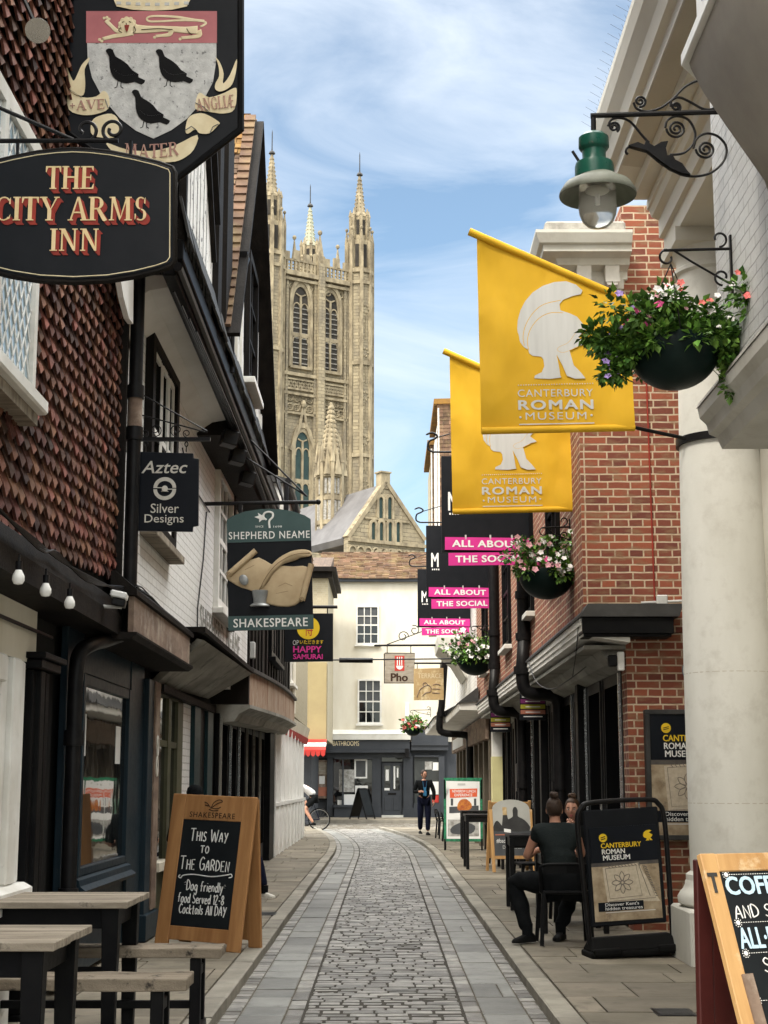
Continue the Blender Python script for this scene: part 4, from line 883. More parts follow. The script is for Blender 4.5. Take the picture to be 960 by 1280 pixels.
# stone cornice with dentils at the top
pc = [(0, 6.40), (.05, 6.40), (.05, 6.48), (.20, 6.50), (.22, 6.56), (.36, 6.585), (.36, 6.65), (.40, 6.66), (.44, 6.75), (.44, 6.78), (0, 6.80)]
def retu(prof, x0, x1, yf, yb):    # moulding wrapping the corner: front facing -y from x1 to x0, then along -x side
    b = MB(); A = [[(x1, yf - d, z) for d, z in prof], [(x0 - d, yf - d, z) for d, z in prof], [(x0 - d, yb, z) for d, z in prof]]
    return b.loft(A)
m = retu(pc, BX, 2.44, BY, 32); m.build('cornice', 'cream_stone', Q, world=True)
m = MB(); m.box(1.84, 2.4, BY - .06, BY + .1, 6.30, 6.42); m.box(1.88, 2.38, BY - .04, BY + .1, 6.25, 6.30); m.build('cornice_block', 'cream_stone', Q, world=True)
m = MB()
for x in (1.92, 2.2): m.box(x, x + .14, BY - .19, BY - .055, 6.33, 6.497); m.prism([(x + .01, 6.33), (x + .13, 6.33), (x + .12, 6.30), (x + .02, 6.30)], 'y', BY - .18, BY - .09)
for i in range(40): m.box(BX - .19, BX - .08, BY + .4 + i * .4, BY + .54 + i * .4, 6.33, 6.497)
m.build('dentil', 'white_paint', Q, world=True, split=True)
m = MB(); m.box(1.60, 2.40, BY - .28, BY + .3, 6.785, 6.93); m.box(BX - .2, BX + .4, BY + .3, 32, 6.79, 6.88); m.build('parapet', 'stone_weathered', Q, world=True, bevel=.02)
# canopy
cz0, cz1 = 2.80, 2.975
cf = [(2.33, 2.74), (1.90, 2.80), (1.885, 2.80), (1.885, 2.845), (1.872, 2.85), (1.872, 2.90), (1.858, 2.905), (1.858, 2.965), (2.33, 2.99)]
m = MB(); m.prism(cf, 'y', 14.53, 31.0); m.build('canopy_fascia', 'white_paint', Q, world=True)
m = MB(); m.prism([(1.84, 2.968), (1.84, 2.99), (1.95, 3.10), (2.33, 3.10), (2.33, 2.995)], 'y', 14.5, 31.05); m.build('canopy_lead', 'lead', Q, world=True)
m = MB(); m.box(1.875, 2.74, 14.48, 14.79, 2.82, 2.975); m.box(1.89, 2.72, 14.50, 14.785, 2.79, 2.82); m.build('canopy_end', 'black_paint', Q, world=True, bevel=.004)
m = MB(); m.prism([(1.85, 2.978), (2.79, 2.978), (2.83, 3.10), (1.93, 3.10)], 'y', 14.45, 14.79); m.build('canopy_end_lead', 'lead', Q, world=True)
m = MB(); m.box(1.93, 2.40, 14.82, 30.8, 2.70, 2.738); m.prism([(2.2, 2.58), (2.40, 2.5), (2.40, 2.7), (2.1, 2.7)], 'y', 14.95, 30.8); m.build('canopy_soffit', 'grimy_board', Q, world=True)
# black folding doors
y = 15.12; i = 0
while y < 30.3:
    w = 1.28
    d_ = MB(); wbox(d_, '-x', 2.38, y + .02, y + w, .08, 2.52, 0, .05); dd = d_.build('folding_door', 'black_paint', Q, world=True, bevel=.006)
    g_ = MB(); wbox(g_, '-x', 2.38, y + .14, y + w - .12, .62, 2.4, .051, .055); g_.build('pane', 'glass_dark', dd, world=Q)
    h_ = MB(); h_.box(2.30, 2.325, y + .06, y + .085, .3 + random.uniform(0, .9), 2.5); h_.build('bolt_bar', 'chrome' if i in (0, 2, 3, 6, 7, 9) else 'black_metal', dd, world=Q)
    y += w + .02; i += 1
for y in (17.9, 22.2, 26.5):
    MB().box(2.24, 2.37, y, y + .22, .08, 2.56).build('pilaster', 'black_paint', Q, world=True, bevel=.008)
MB().box(2.18, 2.24, 25.6, 25.8, 1.3, 1.75).build('entry_panel', 'black_metal', Q, world=True, bevel=.01)
for (y0, y1, z0, z1) in ((16.6, 17.7, 3.75, 5.2), (19.6, 20.6, 3.6, 5.2), (23.2, 24.4, 3.5, 5.2), (28.4, 29.6, 3.5, 5.2)):
    window(Q, '-x', BX, y0, y1, z0, z1, 2, 4, .07, .03, 'black_paint', 'glass', .05, sillm='cream_stone')
# cream end pier with pale yellow lower half
m = MB(); m.box(2.14, 2.5, 30.55, 31.0, 1.95, 2.85); pe = m.build('end_pier', 'white_paint', Q, world=True)
m = MB(); m.box(2.13, 2.5, 30.54, 31.0, .07, 1.95); m.build('end_pier_base', 'pale_yellow', Q, world=True)
# ---- white brick building further along with jettied white canopy
V = thing('white_jettied_building', 'white painted brick building with projecting white canopies and brown shopfront beyond the red bricks', 'building', (4, 37, 0))
m = MB(); m.box(1.9, 7, 32.02, 48, 2.9, 8.2); m.build('wall', 'white_brick', V, world=True)
m = MB(); m.box(2.3, 7, 31.02, 47.6, 0, 2.9); m.build('ground_floor_wall', 'taupe', V, world=True)
m = MB(); m.prism([(1.52, 2.88), (1.50, 3.02), (1.60, 3.05), (2.4, 3.20), (2.4, 2.86)], 'y', 31.1, 38.0); m.prism([(1.28, 2.90), (1.25, 3.04), (1.4, 3.1), (2.4, 3.2), (2.4, 2.86)], 'y', 38.2, 47.6); m.build('canopy', 'white_paint', V, world=True, bevel=.01)
m = MB(); m.prism([(1.48, 3.025), (1.9, 3.35), (1.9, 3.06)], 'y', 31.05, 38.05); m.prism([(1.22, 3.05), (1.9, 3.4), (1.9, 3.1)], 'y', 38.15, 47.7); m.build('canopy_lead', 'lead', V, world=True)
m = MB(); m.loft([[(1.9, 35, 3.8), (1.86, 35, 3.8), (1.62, 35, 4.2), (1.25, 35, 4.5), (1.22, 35, 4.72), (1.9, 35, 4.72)], [(1.9, 37.5, 3.8), (1.86, 37.5, 3.8), (1.62, 37.5, 4.2), (1.25, 37.5, 4.5), (1.22, 37.5, 4.72), (1.9, 37.5, 4.72)]]); m.build('bay_bracket', 'cream_stone', V, world=True)
m = MB(); m.box(1.28, 1.9, 35.1, 37.4, 4.72, 7); m.build('bay', 'white_paint', V, world=True)
for i in range(9):
    y = 31.3 + i * 1.75
    MB().box(2.12, 2.3, y, y + .28, .07, 2.8).build('shopfront_post', 'taupe', V, world=True)
    window(V, '-x', 2.28, y + .34, y + 1.66, .8, 2.3, 2, 2, .06, .03, 'taupe', 'glass', .05)
MB().box(2.05, 2.3, 31.3, 47, 2.32, 2.8).build('shop_fascia', 'worn_wood', V, world=True)
MB().box(2.03, 2.06, 40, 46, 2.40, 2.68).build('name_board', 'print_white', V, world=True)
# tall brick gables beyond
for i, (Y, px, py, lab) in enumerate(((40.2, 546, 506, 'taller tile hung gable end rising behind the black hanging signs'), (44.5, 537.5, 557, 'lower tile hung gable edge just beyond the taller brick gable'))):
    p = PY(px, py, Y); g_ = thing('tall_gable_building', lab, 'building', (p.x + 2, Y + 2, 0))
    m = MB(); m.box(p.x + .05, 6, Y, Y + 4, 6.0, p.z - .25); m.build('wall', 'tan_brick' if i else 'white_paint', g_, world=True)
    b = MB(); z = 6.0
    while z < p.z:
        x = p.x
        while x < p.x + 1.6: b.obox((x + .08, Y - .03, z + .05), (.155, .014, .125), (R(-7), 0, random.uniform(-.02, .02))); x += .16
        z += .105
    b.build('tile_hanging', 'roof_tile', g_, world=True)
    MB().box(p.x + .02, p.x + .06, Y - .05, Y + .05, 6, p.z - .1).build('corner_board', 'white_paint', g_, world=True)
    m = MB(); m.prism([(p.x - .08, p.z), (6, p.z + .1), (6, p.z + .25), (p.x - .08, p.z + .14)], 'y', Y - .12, Y + 4); m.build('roof', 'lichen_tile', g_, world=True)
    b = MB(); b.box(1.88, 6, Y + .02, Y + 4, 3.3, 6.0); b.build('lower_wall', 'white_paint', g_, world=True)

# ================================================================ FAR END
FY = 62.0
U = thing('far_cream_building', 'cream rendered building with sash windows above a blue grey shopfront at the lane end', 'building', (0, 64, 0))
e = PY(412, 724, FY); xl, xr = PY(411, 800, FY).x, PY(566, 800, FY).x + 5; zE = e.z
zsh = PY(450, 921, FY).z
m = MB(); m.box(xl, xr, FY, FY + 8, zsh - .2, zE); m.build('wall', 'cream_plaster', U, world=True)
m = MB(); m.box(xl - 3.4, xr, FY + .06, FY + 8, 0, zsh - .2); m.build('ground_floor_wall', 'grey_blue', U, world=True)
zr = PY(450, 690, FY + 2.6).z
b = MB(); d = Vector((0, 2.9, zr - zE)); n_ = int(d.length / .16)
for i in range(n_):
    t0, t1 = i / n_, (i + 1) / n_; x = xl - .4 + random.uniform(-.15, 0)
    while x < xr:
        w = .27; y0 = FY - .3 + 2.9 * t0; y1 = FY - .3 + 2.9 * t1; z0 = zE + (zr - zE) * t0 + random.uniform(.03, .06); z1 = zE + (zr - zE) * t1
        v = b.vs([(x, y0, z0), (x + w - .01, y0, z0), (x + w - .01, y1, z1), (x, y1, z1), (x, y0, z0 - .05), (x + w - .01, y0, z0 - .05)]); b.b.faces.new(v[:4]); b.b.faces.new([v[0], v[1], v[5], v[4]]); x += w
b.build('roof', 'roof_tile', U, world=True)
m = MB(); m.box(xl - .1, xr, FY - .22, FY, zE - .12, zE + .02); m.build('eaves_board', 'grey_blue', U, world=True)
for (x0, y0, x1, y1) in ((445, 757, 474, 806), (447, 849, 477, 905)):
    a = PY(x0, y0, FY); c = PY(x1, y1, FY); window(U, '-y', FY, a.x, c.x, c.z, a.z, 3, 4, .07, .035, 'white_paint', 'glass', .07)
    m = MB(); m.box(a.x + .1, c.x - .1, FY - .0115, FY - .011, (a.z + c.z) / 2 + .05, a.z - .08); m.build('blind', 'print_grey', U, world=True)
def UF(px, py, y=None): return PY(px, py, y or FY)
def ubox(name, x0, y0, x1, y1, d0, d1, m_, par=None, bev=0):
    a = UF(x0, y0); c = UF(x1, y1); b = MB(); b.box(a.x, c.x, FY - d1, FY - d0, c.z, a.z); return b.build(name, m_, par or U, world=U, bevel=bev)
m = MB(); a = UF(408, 918); c = UF(513, 925); m.box(a.x, c.x, FY - .45, FY - .001, c.z, a.z); m.prism([(FY - .46, a.z), (FY - .1, a.z + .18), (FY, a.z + .18), (FY, a.z)], 'x', a.x, c.x); m.build('fascia_capping', 'cream_stone', U, world=True)
ubox('fascia', 408, 925.2, 512, 937, .001, .36, 'grey_blue'); ubox('fascia_moulding', 408, 937.2, 512, 941, .001, .46, 'grey_blue'); ubox('shop_head', 408, 941.2, 514, 947, .001, .2, 'grey_blue')
a = UF(416.5, 932.5); c = UF(449, 926.5)
text('BATHROOMS', (a.x, a.z, c.x, c.z), FY - .365, 'cream_letter', None, 'x', .01)
_o = bpy.data.objects[-1] if False else None
for o in list(bpy.data.objects):
    if o.name == 'x':
        o.name = 'lettering'; o.data.name = 'lettering'; o.parent = U; o.data.transform(Matrix.Translation((-U['_loc'][0], -U['_loc'][1], 0)))
for x0, x1 in ((409, 416), (465, 476), (504, 516), (548, 556)): ubox('pilaster', x0, 945, x1, 1021, .001, .16, 'grey_blue', bev=.01)
for x0, x1 in ((464, 477), (503, 517)): ubox('pilaster_base', x0, 1010, x1, 1022, .001, .22, 'grey_blue')
so_ = ubox('stall_riser', 418, 1008, 466, 1022, .001, .3, 'grey_blue')
ubox('sill', 417, 1006, 467, 1009, .001, .36, 'grey_blue')
wn = ubox('shop_window', 418, 946, 466, 949, .16, .24, 'grey_blue'); ubox('pane', 417, 949, 466, 1006, .05, .06, 'glass', wn)
ubox('mullion', 428, 948, 429.6, 1006, .06, .22, 'grey_blue', wn)
for (x0, y0, x1, y1, mm) in ((443, 949, 459, 973, 'white_letter'), (445, 951, 457, 971, 'print_grey'), (424, 962, 443, 990, 'print_dish'), (444, 982, 460, 1000, 'print_white'), (447, 985, 457, 996, 'print_grey'), (430, 993, 444, 1008, 'print_white'), (422, 1000, 427, 1008, 'print_white')):
    ubox('display_print', x0, y0, x1, y1, .062, .07 if mm != 'print_grey' else .074, mm, wn)
dr = ubox('door', 478, 953.5, 502, 1019, .02, .09, 'grey_blue'); ubox('transom_light', 477, 946, 503, 952, .02, .07, 'glass')
for x0, x1 in ((480.5, 488), (491.5, 499.5)): ubox('pane', x0, 957, x1, 988, .091, .096, 'glass', dr); ubox('panel', x0, 996, x1, 1013, .091, .11, 'grey_blue', dr, .01)
for x0, y0, x1, y1 in ((482, 962, 486, 976), (480.5, 985, 487, 988), (492, 958, 494, 986), (496, 960, 498, 972)): ubox('painted_reflection', x0, y0, x1, y1, .097, .1, 'print_white', dr)  # white patches painted on the door panes as reflections
ubox('letterbox', 485, 991, 495, 993.6, .091, .1, 'black_metal', dr)
ubox('door_step', 477, 1019, 504, 1022, .001, .4, 'cream_stone')
w3 = ubox('side_window', 518, 944, 549, 946.5, .05, .16, 'grey_blue'); ubox('pane', 518, 946.5, 549, 1004, .05, .06, 'glass_grey', w3); ubox('stall_riser', 517, 1004, 550, 1022, .001, .2, 'grey_blue'); ubox('fascia', 514, 908, 560, 938, .001, .3, 'grey_blue'); ubox('fascia_moulding', 514, 929, 560, 932, .301, .36, 'grey_blue')
for (x0, y0, x1, y1, mm) in ((540, 953, 548, 963, 'print_white'), (531, 952, 541, 962, 'print_dish'), (537, 977, 549, 993, 'print_white'), (540, 994, 549, 1003, 'red_print')): ubox('display_print', x0, y0, x1, y1, .062, .07, mm, w3)
lw_ = ubox('side_light', 388, 948, 412, 1000, .03, .05, 'void'); 
for (x0, y0, x1, y1, mm) in ((397, 950, 411, 998, 'worn_wood'), (398, 953, 410, 968, 'pho_board'), (398, 984, 410, 995, 'print_coral'), (399, 970, 406, 980, 'print_white'), (389, 970, 396, 980, 'print_white')): ubox('display_print', x0, y0, x1, y1, .052, .06 if mm == 'worn_wood' else .066, mm, lw_)
m = MB(); a = UF(506, 936); m.box(a.x, a.x + .16, FY - .5, FY - .3, a.z - .35, a.z); m.build('wall_lantern', 'black_metal', U, world=True)
a = UF(506, 878); m = MB(); m.box(a.x, a.x + .18, FY - .06, FY - .001, a.z - .55, a.z); m.build('downpipe_stub', 'white_paint', U, world=True)
# yellow corner building with red awning, left of it
Z_ = thing('yellow_corner_building', 'pale yellow corner building with dark cornice left of the cream building', 'building', (-4, 57, 0))
p0 = PY(412, 716, 55); p1 = PY(412, 925, 55)
m = MB(); m.box(-8, p0.x - .05, 55, 61, p1.z, p0.z); m.build('wall', 'tan_brick', Z_, world=True)
m = MB(); m.box(PY(384, 800, 54.9).x, p0.x - .08, 54.86, 54.99, p1.z, PY(400, 828, 54.9).z); m.build('rendered_band', 'cream_ochre', Z_, world=True)
m = MB(); m.box(-8, p0.x + .25, 54.5, 61.2, p0.z, p0.z + .16); m.box(-8, p0.x + .1, 54.75, 61.1, p0.z - .2, p0.z); m.build('cornice', 'black_timber', Z_, world=True)
m = MB(); m.prism([(54.6, p0.z + .16), (58, p0.z + 1.0), (58, p0.z + .16)], 'x', -8, p0.x + .05); m.build('roof', 'roof_brown', Z_, world=True)
m = MB(); m.box(-8, p0.x - .6, 55.1, 61, 0, p1.z); m.build('ground_floor_wall', 'grey_blue', Z_, world=True)
aw = thing('shop_awning', 'red and white striped awning over the shop left of the bathroom shop', 'awning', (p1.x - .5, 54.8, p1.z))
x0_, x1_ = -3.4, p1.x - .1; zt_, zb_ = p1.z, PY(395, 938, 54).z
for i in range(3):
    t0, t1 = i / 3, (i + 1) / 3
    m = MB(); m.loft([[(x, 54.85 - 1.0 * t, zt_ + (zb_ - zt_) * t + o) for t, o in ((t0, 0), (t1, 0), (t1, .02), (t0, .02))] for x in (x0_, x1_)]); m.build('canvas_stripe', 'awning_red' if i != 1 else 'print_white', aw, world=True)
m = MB(); 
for i in range(8):
    xx = x0_ + (x1_ - x0_) * i / 8; ww = (x1_ - x0_) / 8; m.prism([(xx, zb_), (xx + ww, zb_), (xx + ww * .9, zb_ - .16), (xx + ww / 2, zb_ - .22), (xx + ww * .1, zb_ - .16)], 'y', 53.84, 53.86)
m.build('valance', 'awning_red', aw, world=True)

# ================================================================ CATHEDRAL beyond the roofs
ROT = R(32.5)
cl = PY(338, 340, 176); Wd = 12.5
uX = Vector((cos(ROT), sin(ROT), 0)); uY = Vector((-sin(ROT), cos(ROT), 0))
corner = Vector((cl.x, cl.y, 0)); cen = corner + uX * Wd / 2 + uY * Wd / 2
T = thing('cathedral', 'tall honey stone gothic cathedral tower with pinnacles above the rooftops', 'cathedral', (cen.x, cen.y, 0), ROT)
def tf(px, py, off=0):               # pixel -> local (x, z) on the tower's front face (local y = -Wd/2 - off)
    d = ray(px, py); nrm = -uY; o = corner + nrm * off; t = (o - Vector((0, 0, EYE))).dot(nrm) / d.dot(nrm); q = Vector((0, 0, EYE)) + d * t - cen
    return (q.dot(uX), q.z)
HF = -Wd / 2
zpar = (tf(360, 340)[1] + tf(430, 353)[1]) / 2; print('parapet z', zpar)
m = MB(); m.box(-Wd / 2, Wd / 2, HF, Wd / 2, 0, zpar); m.build('tower_wall', 'ashlar', T)
def octo(b, c, r, z0, z1, r1=None, n=8):
    r1 = r if r1 is None else r1
    b.loft([[(c[0] + rr * cos(2 * pi * (i + .5) / n), c[1] + rr * sin(2 * pi * (i + .5) / n), z) for i in range(n)] for rr, z in ((r, z0), (r1, z1))])
def turret(cx, cy):
    c = (cx, cy); rr = 1.62; b = MB(); octo(b, c, rr, 0, zpar + 1.4); t = b.build('corner_turret', 'ashlar', T)
    b = MB()
    for z in (zpar - 33, zpar - 22, zpar - 10.5, zpar - .2, zpar + 1.3): octo(b, c, rr + .22, z, z + .45)
    b.build('string_course', 'carved', t)
    b = MB()
    for i in range(8):
        a = 2 * pi * i / 8 + pi / 8
        x, y = cx + rr * cos(a), cy + rr * sin(a); b.bar((x, y, 8), (x, y, zpar + 5.5), .42, .42, (cos(a), sin(a), 0))
        octo(b, (x, y), .24, zpar + 5.5, zpar + 7.2, .03, 4); b.ball((x, y, zpar + 7.1), .2, .2, .25, 6, 4)
    b.build('buttress', 'carved', t)
    b = MB(); octo(b, c, rr * .86, zpar + 1.4, zpar + 5.6); octo(b, c, rr * .62, zpar + 5.6, zpar + 8.8)
    for i in range(8):
        a = 2 * pi * i / 8 + pi / 8; x, y = cx + rr * .72 * cos(a), cy + rr * .72 * sin(a); b.bar((x, y, zpar + 5.6), (x, y, zpar + 9.0), .3, .3, (cos(a), sin(a), 0)); octo(b, (x, y), .26, zpar + 8.9, zpar + 9.8, .05, 4)
    b.build('pinnacle_stage', 'carved', t)
    b = MB()
    for i in range(8):
        a = 2 * pi * i / 8
        for r_, z0, z1 in ((rr * .81, zpar + 2.1, zpar + 5.0), (rr * .585, zpar + 6.4, zpar + 8.3)):
            x, y = cx + r_ * cos(a), cy + r_ * sin(a); b.obox((x, y, (z0 + z1) / 2), (.12, .45 if r_ > 1.1 else .36, z1 - z0), (0, 0, a))
    b.build('lancet', 'louvre', t)
    b = MB(); octo(b, c, rr * .66, zpar + 8.8, zpar + 9.4, rr * .5); octo(b, c, rr * .44, zpar + 9.4, zpar + 14.4, .16)
    for k in range(9):
        for i in range(8):
            a = 2 * pi * (i + .5) / 8; t_ = k / 9; r_ = rr * .44 * (1 - t_) + .16 * t_; b.ball((cx + r_ * cos(a), cy + r_ * sin(a), zpar + 9.6 + 4.7 * t_), .10, .10, .14, 5, 3)
    b.build('spire', 'copper' if (cx < 0 and cy > 0) or (cx > 0 and cy > 0) else 'carved', t)
    b = MB(); b.lathe([(.1, 14.3), (.42, 14.5), (.3, 14.75), (.1, 14.9), (.07, 15.2), (.06, 17.2), (.01, 17.6)], (cx, cy, zpar), 8); b.build('finial', 'lead', t)
for sx in (-1, 1):
    for sy in (-1, 1): turret(sx * Wd / 2, sy * Wd / 2)
# front face: buttress, strings, windows, tracery
def fb(b, x0, y0, x1, y1, d0, d1):
    p = tf(x0, y0); q = tf(x1, y1); b.box(min(p[0], q[0]), max(p[0], q[0]), HF - d1, HF - d0, min(p[1], q[1]), max(p[1], q[1]))
b = MB(); 
xm = tf(398, 450)[0]; b.box(xm - .42, xm + .42, HF - .8, HF, 5, zpar + 1.6)
for x in (-4.5, -4.05, 4.05, 4.5, xm - .62, xm + .62): b.box(x - .16, x + .16, HF - .35, HF, 5, zpar)
b.build('wall_shaft', 'ashlar', T)
zof = lambda py: (tf(365, py - 8)[1] + tf(428, py + 6)[1]) / 2
zs = {k: zof(v) for k, v in dict(s1=357, wtop=372, wmid=424, wbot=462, b1=474, b2=480, b3=492, b4=498, b5=522, lap=545, lbot=655, s3=528).items()}
b = MB()
for z, d, h in ((zs['s1'], .5, .35), (zs['b1'], .45, .4), (zs['b2'], .3, .2), (zs['b3'], .3, .25), (zs['b4'], .4, .3), (zs['b5'], .35, .25)): b.box(-5.0, 5.0, HF - d, HF, z - h / 2, z + h / 2)
b.box(-5.2, 5.2, HF - .7, HF, zpar - .5, zpar)
b.build('string_course', 'carved', T, split=True)
def parch(xc, w, z0, zsp, rise, n=7):          # pointed arch outline
    L_ = [(xc - w, z0)] + [(xc - w * cos(t) ** 1.0, zsp + rise * sin(t) ** .9) for t in [i / n * pi / 2 for i in range(n + 1)]]
    R_ = [(2 * xc - x, z) for x, z in L_[::-1][1:]]
    return L_ + R_
def ring_arch(b, xc, w0, w1, z0, zsp, r0, r1, y0, y1):
    A_ = parch(xc, w0, z0, zsp, r0); B_ = parch(xc, w1, z0, zsp, r1)
    n = len(A_)
    for i in range(n - 1):
        q = [A_[i], A_[i + 1], B_[i + 1], B_[i]]; b.prism(q, 'y', y0, y1)
def gwin(xc, hw, z0, zsp, rise, transom, glass, hood=True, name='gothic_window'):
    b = MB(); ring_arch(b, xc, hw + .55, hw + .2, z0 - .3, zsp, rise + 1.1, rise + .5, HF - .32, HF); ring_arch(b, xc, hw + .2, hw - .02, z0 - .1, zsp, rise + .5, rise, HF - .18, HF)
    b.box(xc - .13, xc + .13, HF - .2, HF, z0, zsp + rise * .55); 
    for z in transom: b.box(xc - hw, xc + hw, HF - .17, HF, z - .22, z + .22)
    for s_ in (-1, 1):
        ring_arch(b, xc + s_ * hw / 2, hw / 2 + .02, hw / 2 - .12, zsp - .6, zsp - .5, .9, .75, HF - .16, HF)
        for z in transom: ring_arch(b, xc + s_ * hw / 2, hw / 2 + .02, hw / 2 - .12, z - .9, z - .8, .62, .5, HF - .16, HF)
        b.bar((xc + s_ * .05, HF - .08, zsp + rise * .5), (xc + s_ * hw * .62, HF - .08, zsp + rise * .62), .16, .16)
    b.box(xc - hw - .4, xc + hw + .4, HF - .4, HF, z0 - .45, z0 - .1)
    w = b.build(name, 'carved', T)
    b = MB(); b.prism(parch(xc, hw, z0, zsp, rise), 'y', HF - .03, HF + .01); b.build('dark_opening', 'louvre' if glass == 'louvre' else glass, w)
    b = MB()
    if glass == 'louvre':
        z = z0 + .3
        while z < zsp + .3: b.obox((xc, HF - .06, z), (hw * 1.9, .16, .1), (R(28), 0, 0)); z += .62
        b.build('louvre_slat', 'stone_weathered', w)
    return w
xa = tf(375, 410)[0]; xb = tf(412, 415)[0]
for x in (xa, xb): gwin(x, 1.06, zs['wbot'], zs['wtop'] - 1.6, 2.4, [zs['wmid']], 'louvre')
xc_ = tf(377, 600)[0]; xd_ = tf(413, 600)[0]
for x in (xc_, xd_):
    w = gwin(x, .98, zs['lbot'], zs['lap'] - 2.2, 2.3, [zof(605)], 'cathedral_glass')
    b = MB(); zt0 = zs['lap'] + .9
    for s_ in (-1, 1): b.bar((x + s_ * 1.7, HF - .25, zt0 - 3.2), (x + s_ * .5, HF - .25, zt0 - .2), .25, .3); b.bar((x + s_ * .5, HF - .25, zt0 - .2), (x, HF - .25, zt0 + 2.2), .22, .3)
    b.ball((x, HF - .3, zt0 + 2.6), .35, .3, .5, 6, 4); b.build('ogee_hood', 'carved', w)
# blind tracery bands, circles and niches
b = MB()
for (xL, xR) in ((-3.9, xm - .8), (xm + .8, 3.9)):
    z0, z1 = zs['b3'] + .2, zs['b2'] - .15; n = 7
    for i in range(n):
        a0 = xL + (xR - xL) * i / n; a1 = xL + (xR - xL) * (i + 1) / n
        b.bar((a0, HF - .12, z0), (a1, HF - .12, z1), .14, .2); b.bar((a0, HF - .12, z1), (a1, HF - .12, z0), .14, .2)
    for zc in (zof(503), zof(515)):
        for i in range(4):
            xx = xL + (xR - xL) * (i + .5) / 4; b.tube([(xx + .42 * cos(a * pi / 5), HF - .1, zc + .42 * sin(a * pi / 5)) for a in range(11)], .1, 4)
            for q in range(4): b.ball((xx + .2 * cos(q * pi / 2 + .78), HF - .08, zc + .2 * sin(q * pi / 2 + .78)), .1, .12, .1, 5, 3)
    for s_ in (.16, .84):
        xx = xL + (xR - xL) * s_
        for zc in (zof(365), ): b.tube([(xx + .36 * cos(a * pi / 5), HF - .12, zc + .36 * sin(a * pi / 5)) for a in range(11)], .1, 4)
b.build('blind_tracery', 'carved', T)
b = MB(); z = 20
random.seed(5)
for sx in (-1, 1):
    for k in range(15):
        zz = 18 + k * 2.9
        for dx in (-.35, .35):
            b.box(sx * 5.35 + dx - .07 if False else sx * 4.9 + dx * .4 - .07, sx * 4.9 + dx * .4 + .07, HF - .45, HF - .2, zz, zz + 2.3)
        b.ball((sx * 4.9, HF - .38, zz + 2.5), .22, .2, .22, 6, 4)
b.build('niche_carving', 'carved', T)
b = MB()
for sx, sy in ((1, -1),):
    for k in range(9):
        zz = zpar - 3.4 - k * 5.5; cx, cy = Wd / 2, HF
        for q in range(6): b.ball((cx - .05 + .4 * cos(q), cy - 1.55, zz + .5 * sin(q)), .16, .1, .16, 5, 3)
        for dx in (-.55, 0, .55): b.box(cx + dx - .06, cx + dx + .06, cy - 1.6, cy - 1.45, zz - 3.9, zz - .8)
b.build('turret_panelling', 'carved', T)
# pierced parapet with battlements
b = MB(); n = 17
for i in range(n + 1):
    x = -4.6 + 9.2 * i / n; b.box(x - .12, x + .12, HF - .3, HF, zpar, zpar + 1.5)
    if i < n: b.tube([(x + .27 + .2 * cos(a * pi / 4), HF - .15, zpar + .75 + .22 * sin(a * pi / 4)) for a in range(9)], .08, 4)
b.box(-4.7, 4.7, HF - .35, HF, zpar, zpar + .22); b.box(-4.7, 4.7, HF - .35, HF, zpar + 1.4, zpar + 1.62)
for i in range(7):
    x = -4.2 + 8.4 * i / 6
    if i % 3 != 0 or True: b.box(x - .42, x + .42, HF - .33, HF - .02, zpar + 1.6, zpar + 2.5 + .3 * (i % 2))
b.box(xm - .5, xm + .5, HF - .6, HF + .3, zpar, zpar + 2.6); octo(b, (xm, HF - .15), .52, zpar + 2.6, zpar + 5.6, .05, 4); b.ball((xm, HF - .15, zpar + 5.7), .3, .3, .35, 6, 4)
for x in (-3.1, 3.0): octo(b, (x, HF - .15), .36, zpar + 1.6, zpar + 4.3, .05, 4); b.ball((x, HF - .15, zpar + 4.4), .26, .26, .3, 6, 4)
b.build('parapet', 'carved', T)
# transept stair turret in front, and the gabled transept with its lead roof
def gp(px, py, Y0):                  # on a plane parallel to the tower's front through depth Y0 at px 482
    nrm = -uY; o = PY(482, 700, Y0); d = ray(px, py); E_ = Vector((0, 0, EYE)); t = (o - E_).dot(nrm) / d.dot(nrm); return E_ + d * t
GY = 152
def gl(px, py): q = gp(px, py, GY) - cen; return (q.dot(uX), q.z)
gy = (PY(482, 700, GY) - cen).dot(uY)
ap, bl, br_ = gl(482, 604), gl(435, 672), gl(531, 676)
b = MB(); b.prism([(bl[0], 0), (br_[0], 0), (br_[0], br_[1]), ap, (bl[0], bl[1])], 'y', gy, gy + .8); tg = b.build('transept_gable', 'ashlar', T)
b = MB(); b.loft([[(bl[0] - .3, gy + .8, bl[1]), (ap[0], gy + .8, ap[1]), (br_[0] + .3, gy + .8, br_[1]), (br_[0], gy + .8, bl[1] - .6), (bl[0], gy + .8, bl[1] - .6)], [(bl[0] - .3, gy + 20, bl[1]), (ap[0], gy + 20, ap[1]), (br_[0] + .3, gy + 20, br_[1]), (br_[0], gy + 20, bl[1] - .6), (bl[0], gy + 20, bl[1] - .6)]]); b.build('transept_roof', 'cath_lead', T)
b = MB(); n = 12
for (p_, q_) in ((bl, ap), (br_, ap)):
    b.bar((p_[0], gy + .2, p_[1]), (q_[0], gy + .2, q_[1] + .1), 1.0, .4, (0, 1, 0)) if False else b.bar((p_[0], gy + .3, p_[1] + .05), (q_[0], gy + .3, q_[1] + .15), .9, .42, (0, 0, 1))
    for i in range(1, n): b.ball((p_[0] + (q_[0] - p_[0]) * i / n, gy + .1, p_[1] + (q_[1] - p_[1]) * i / n + .35), .16, .16, .2, 5, 3)
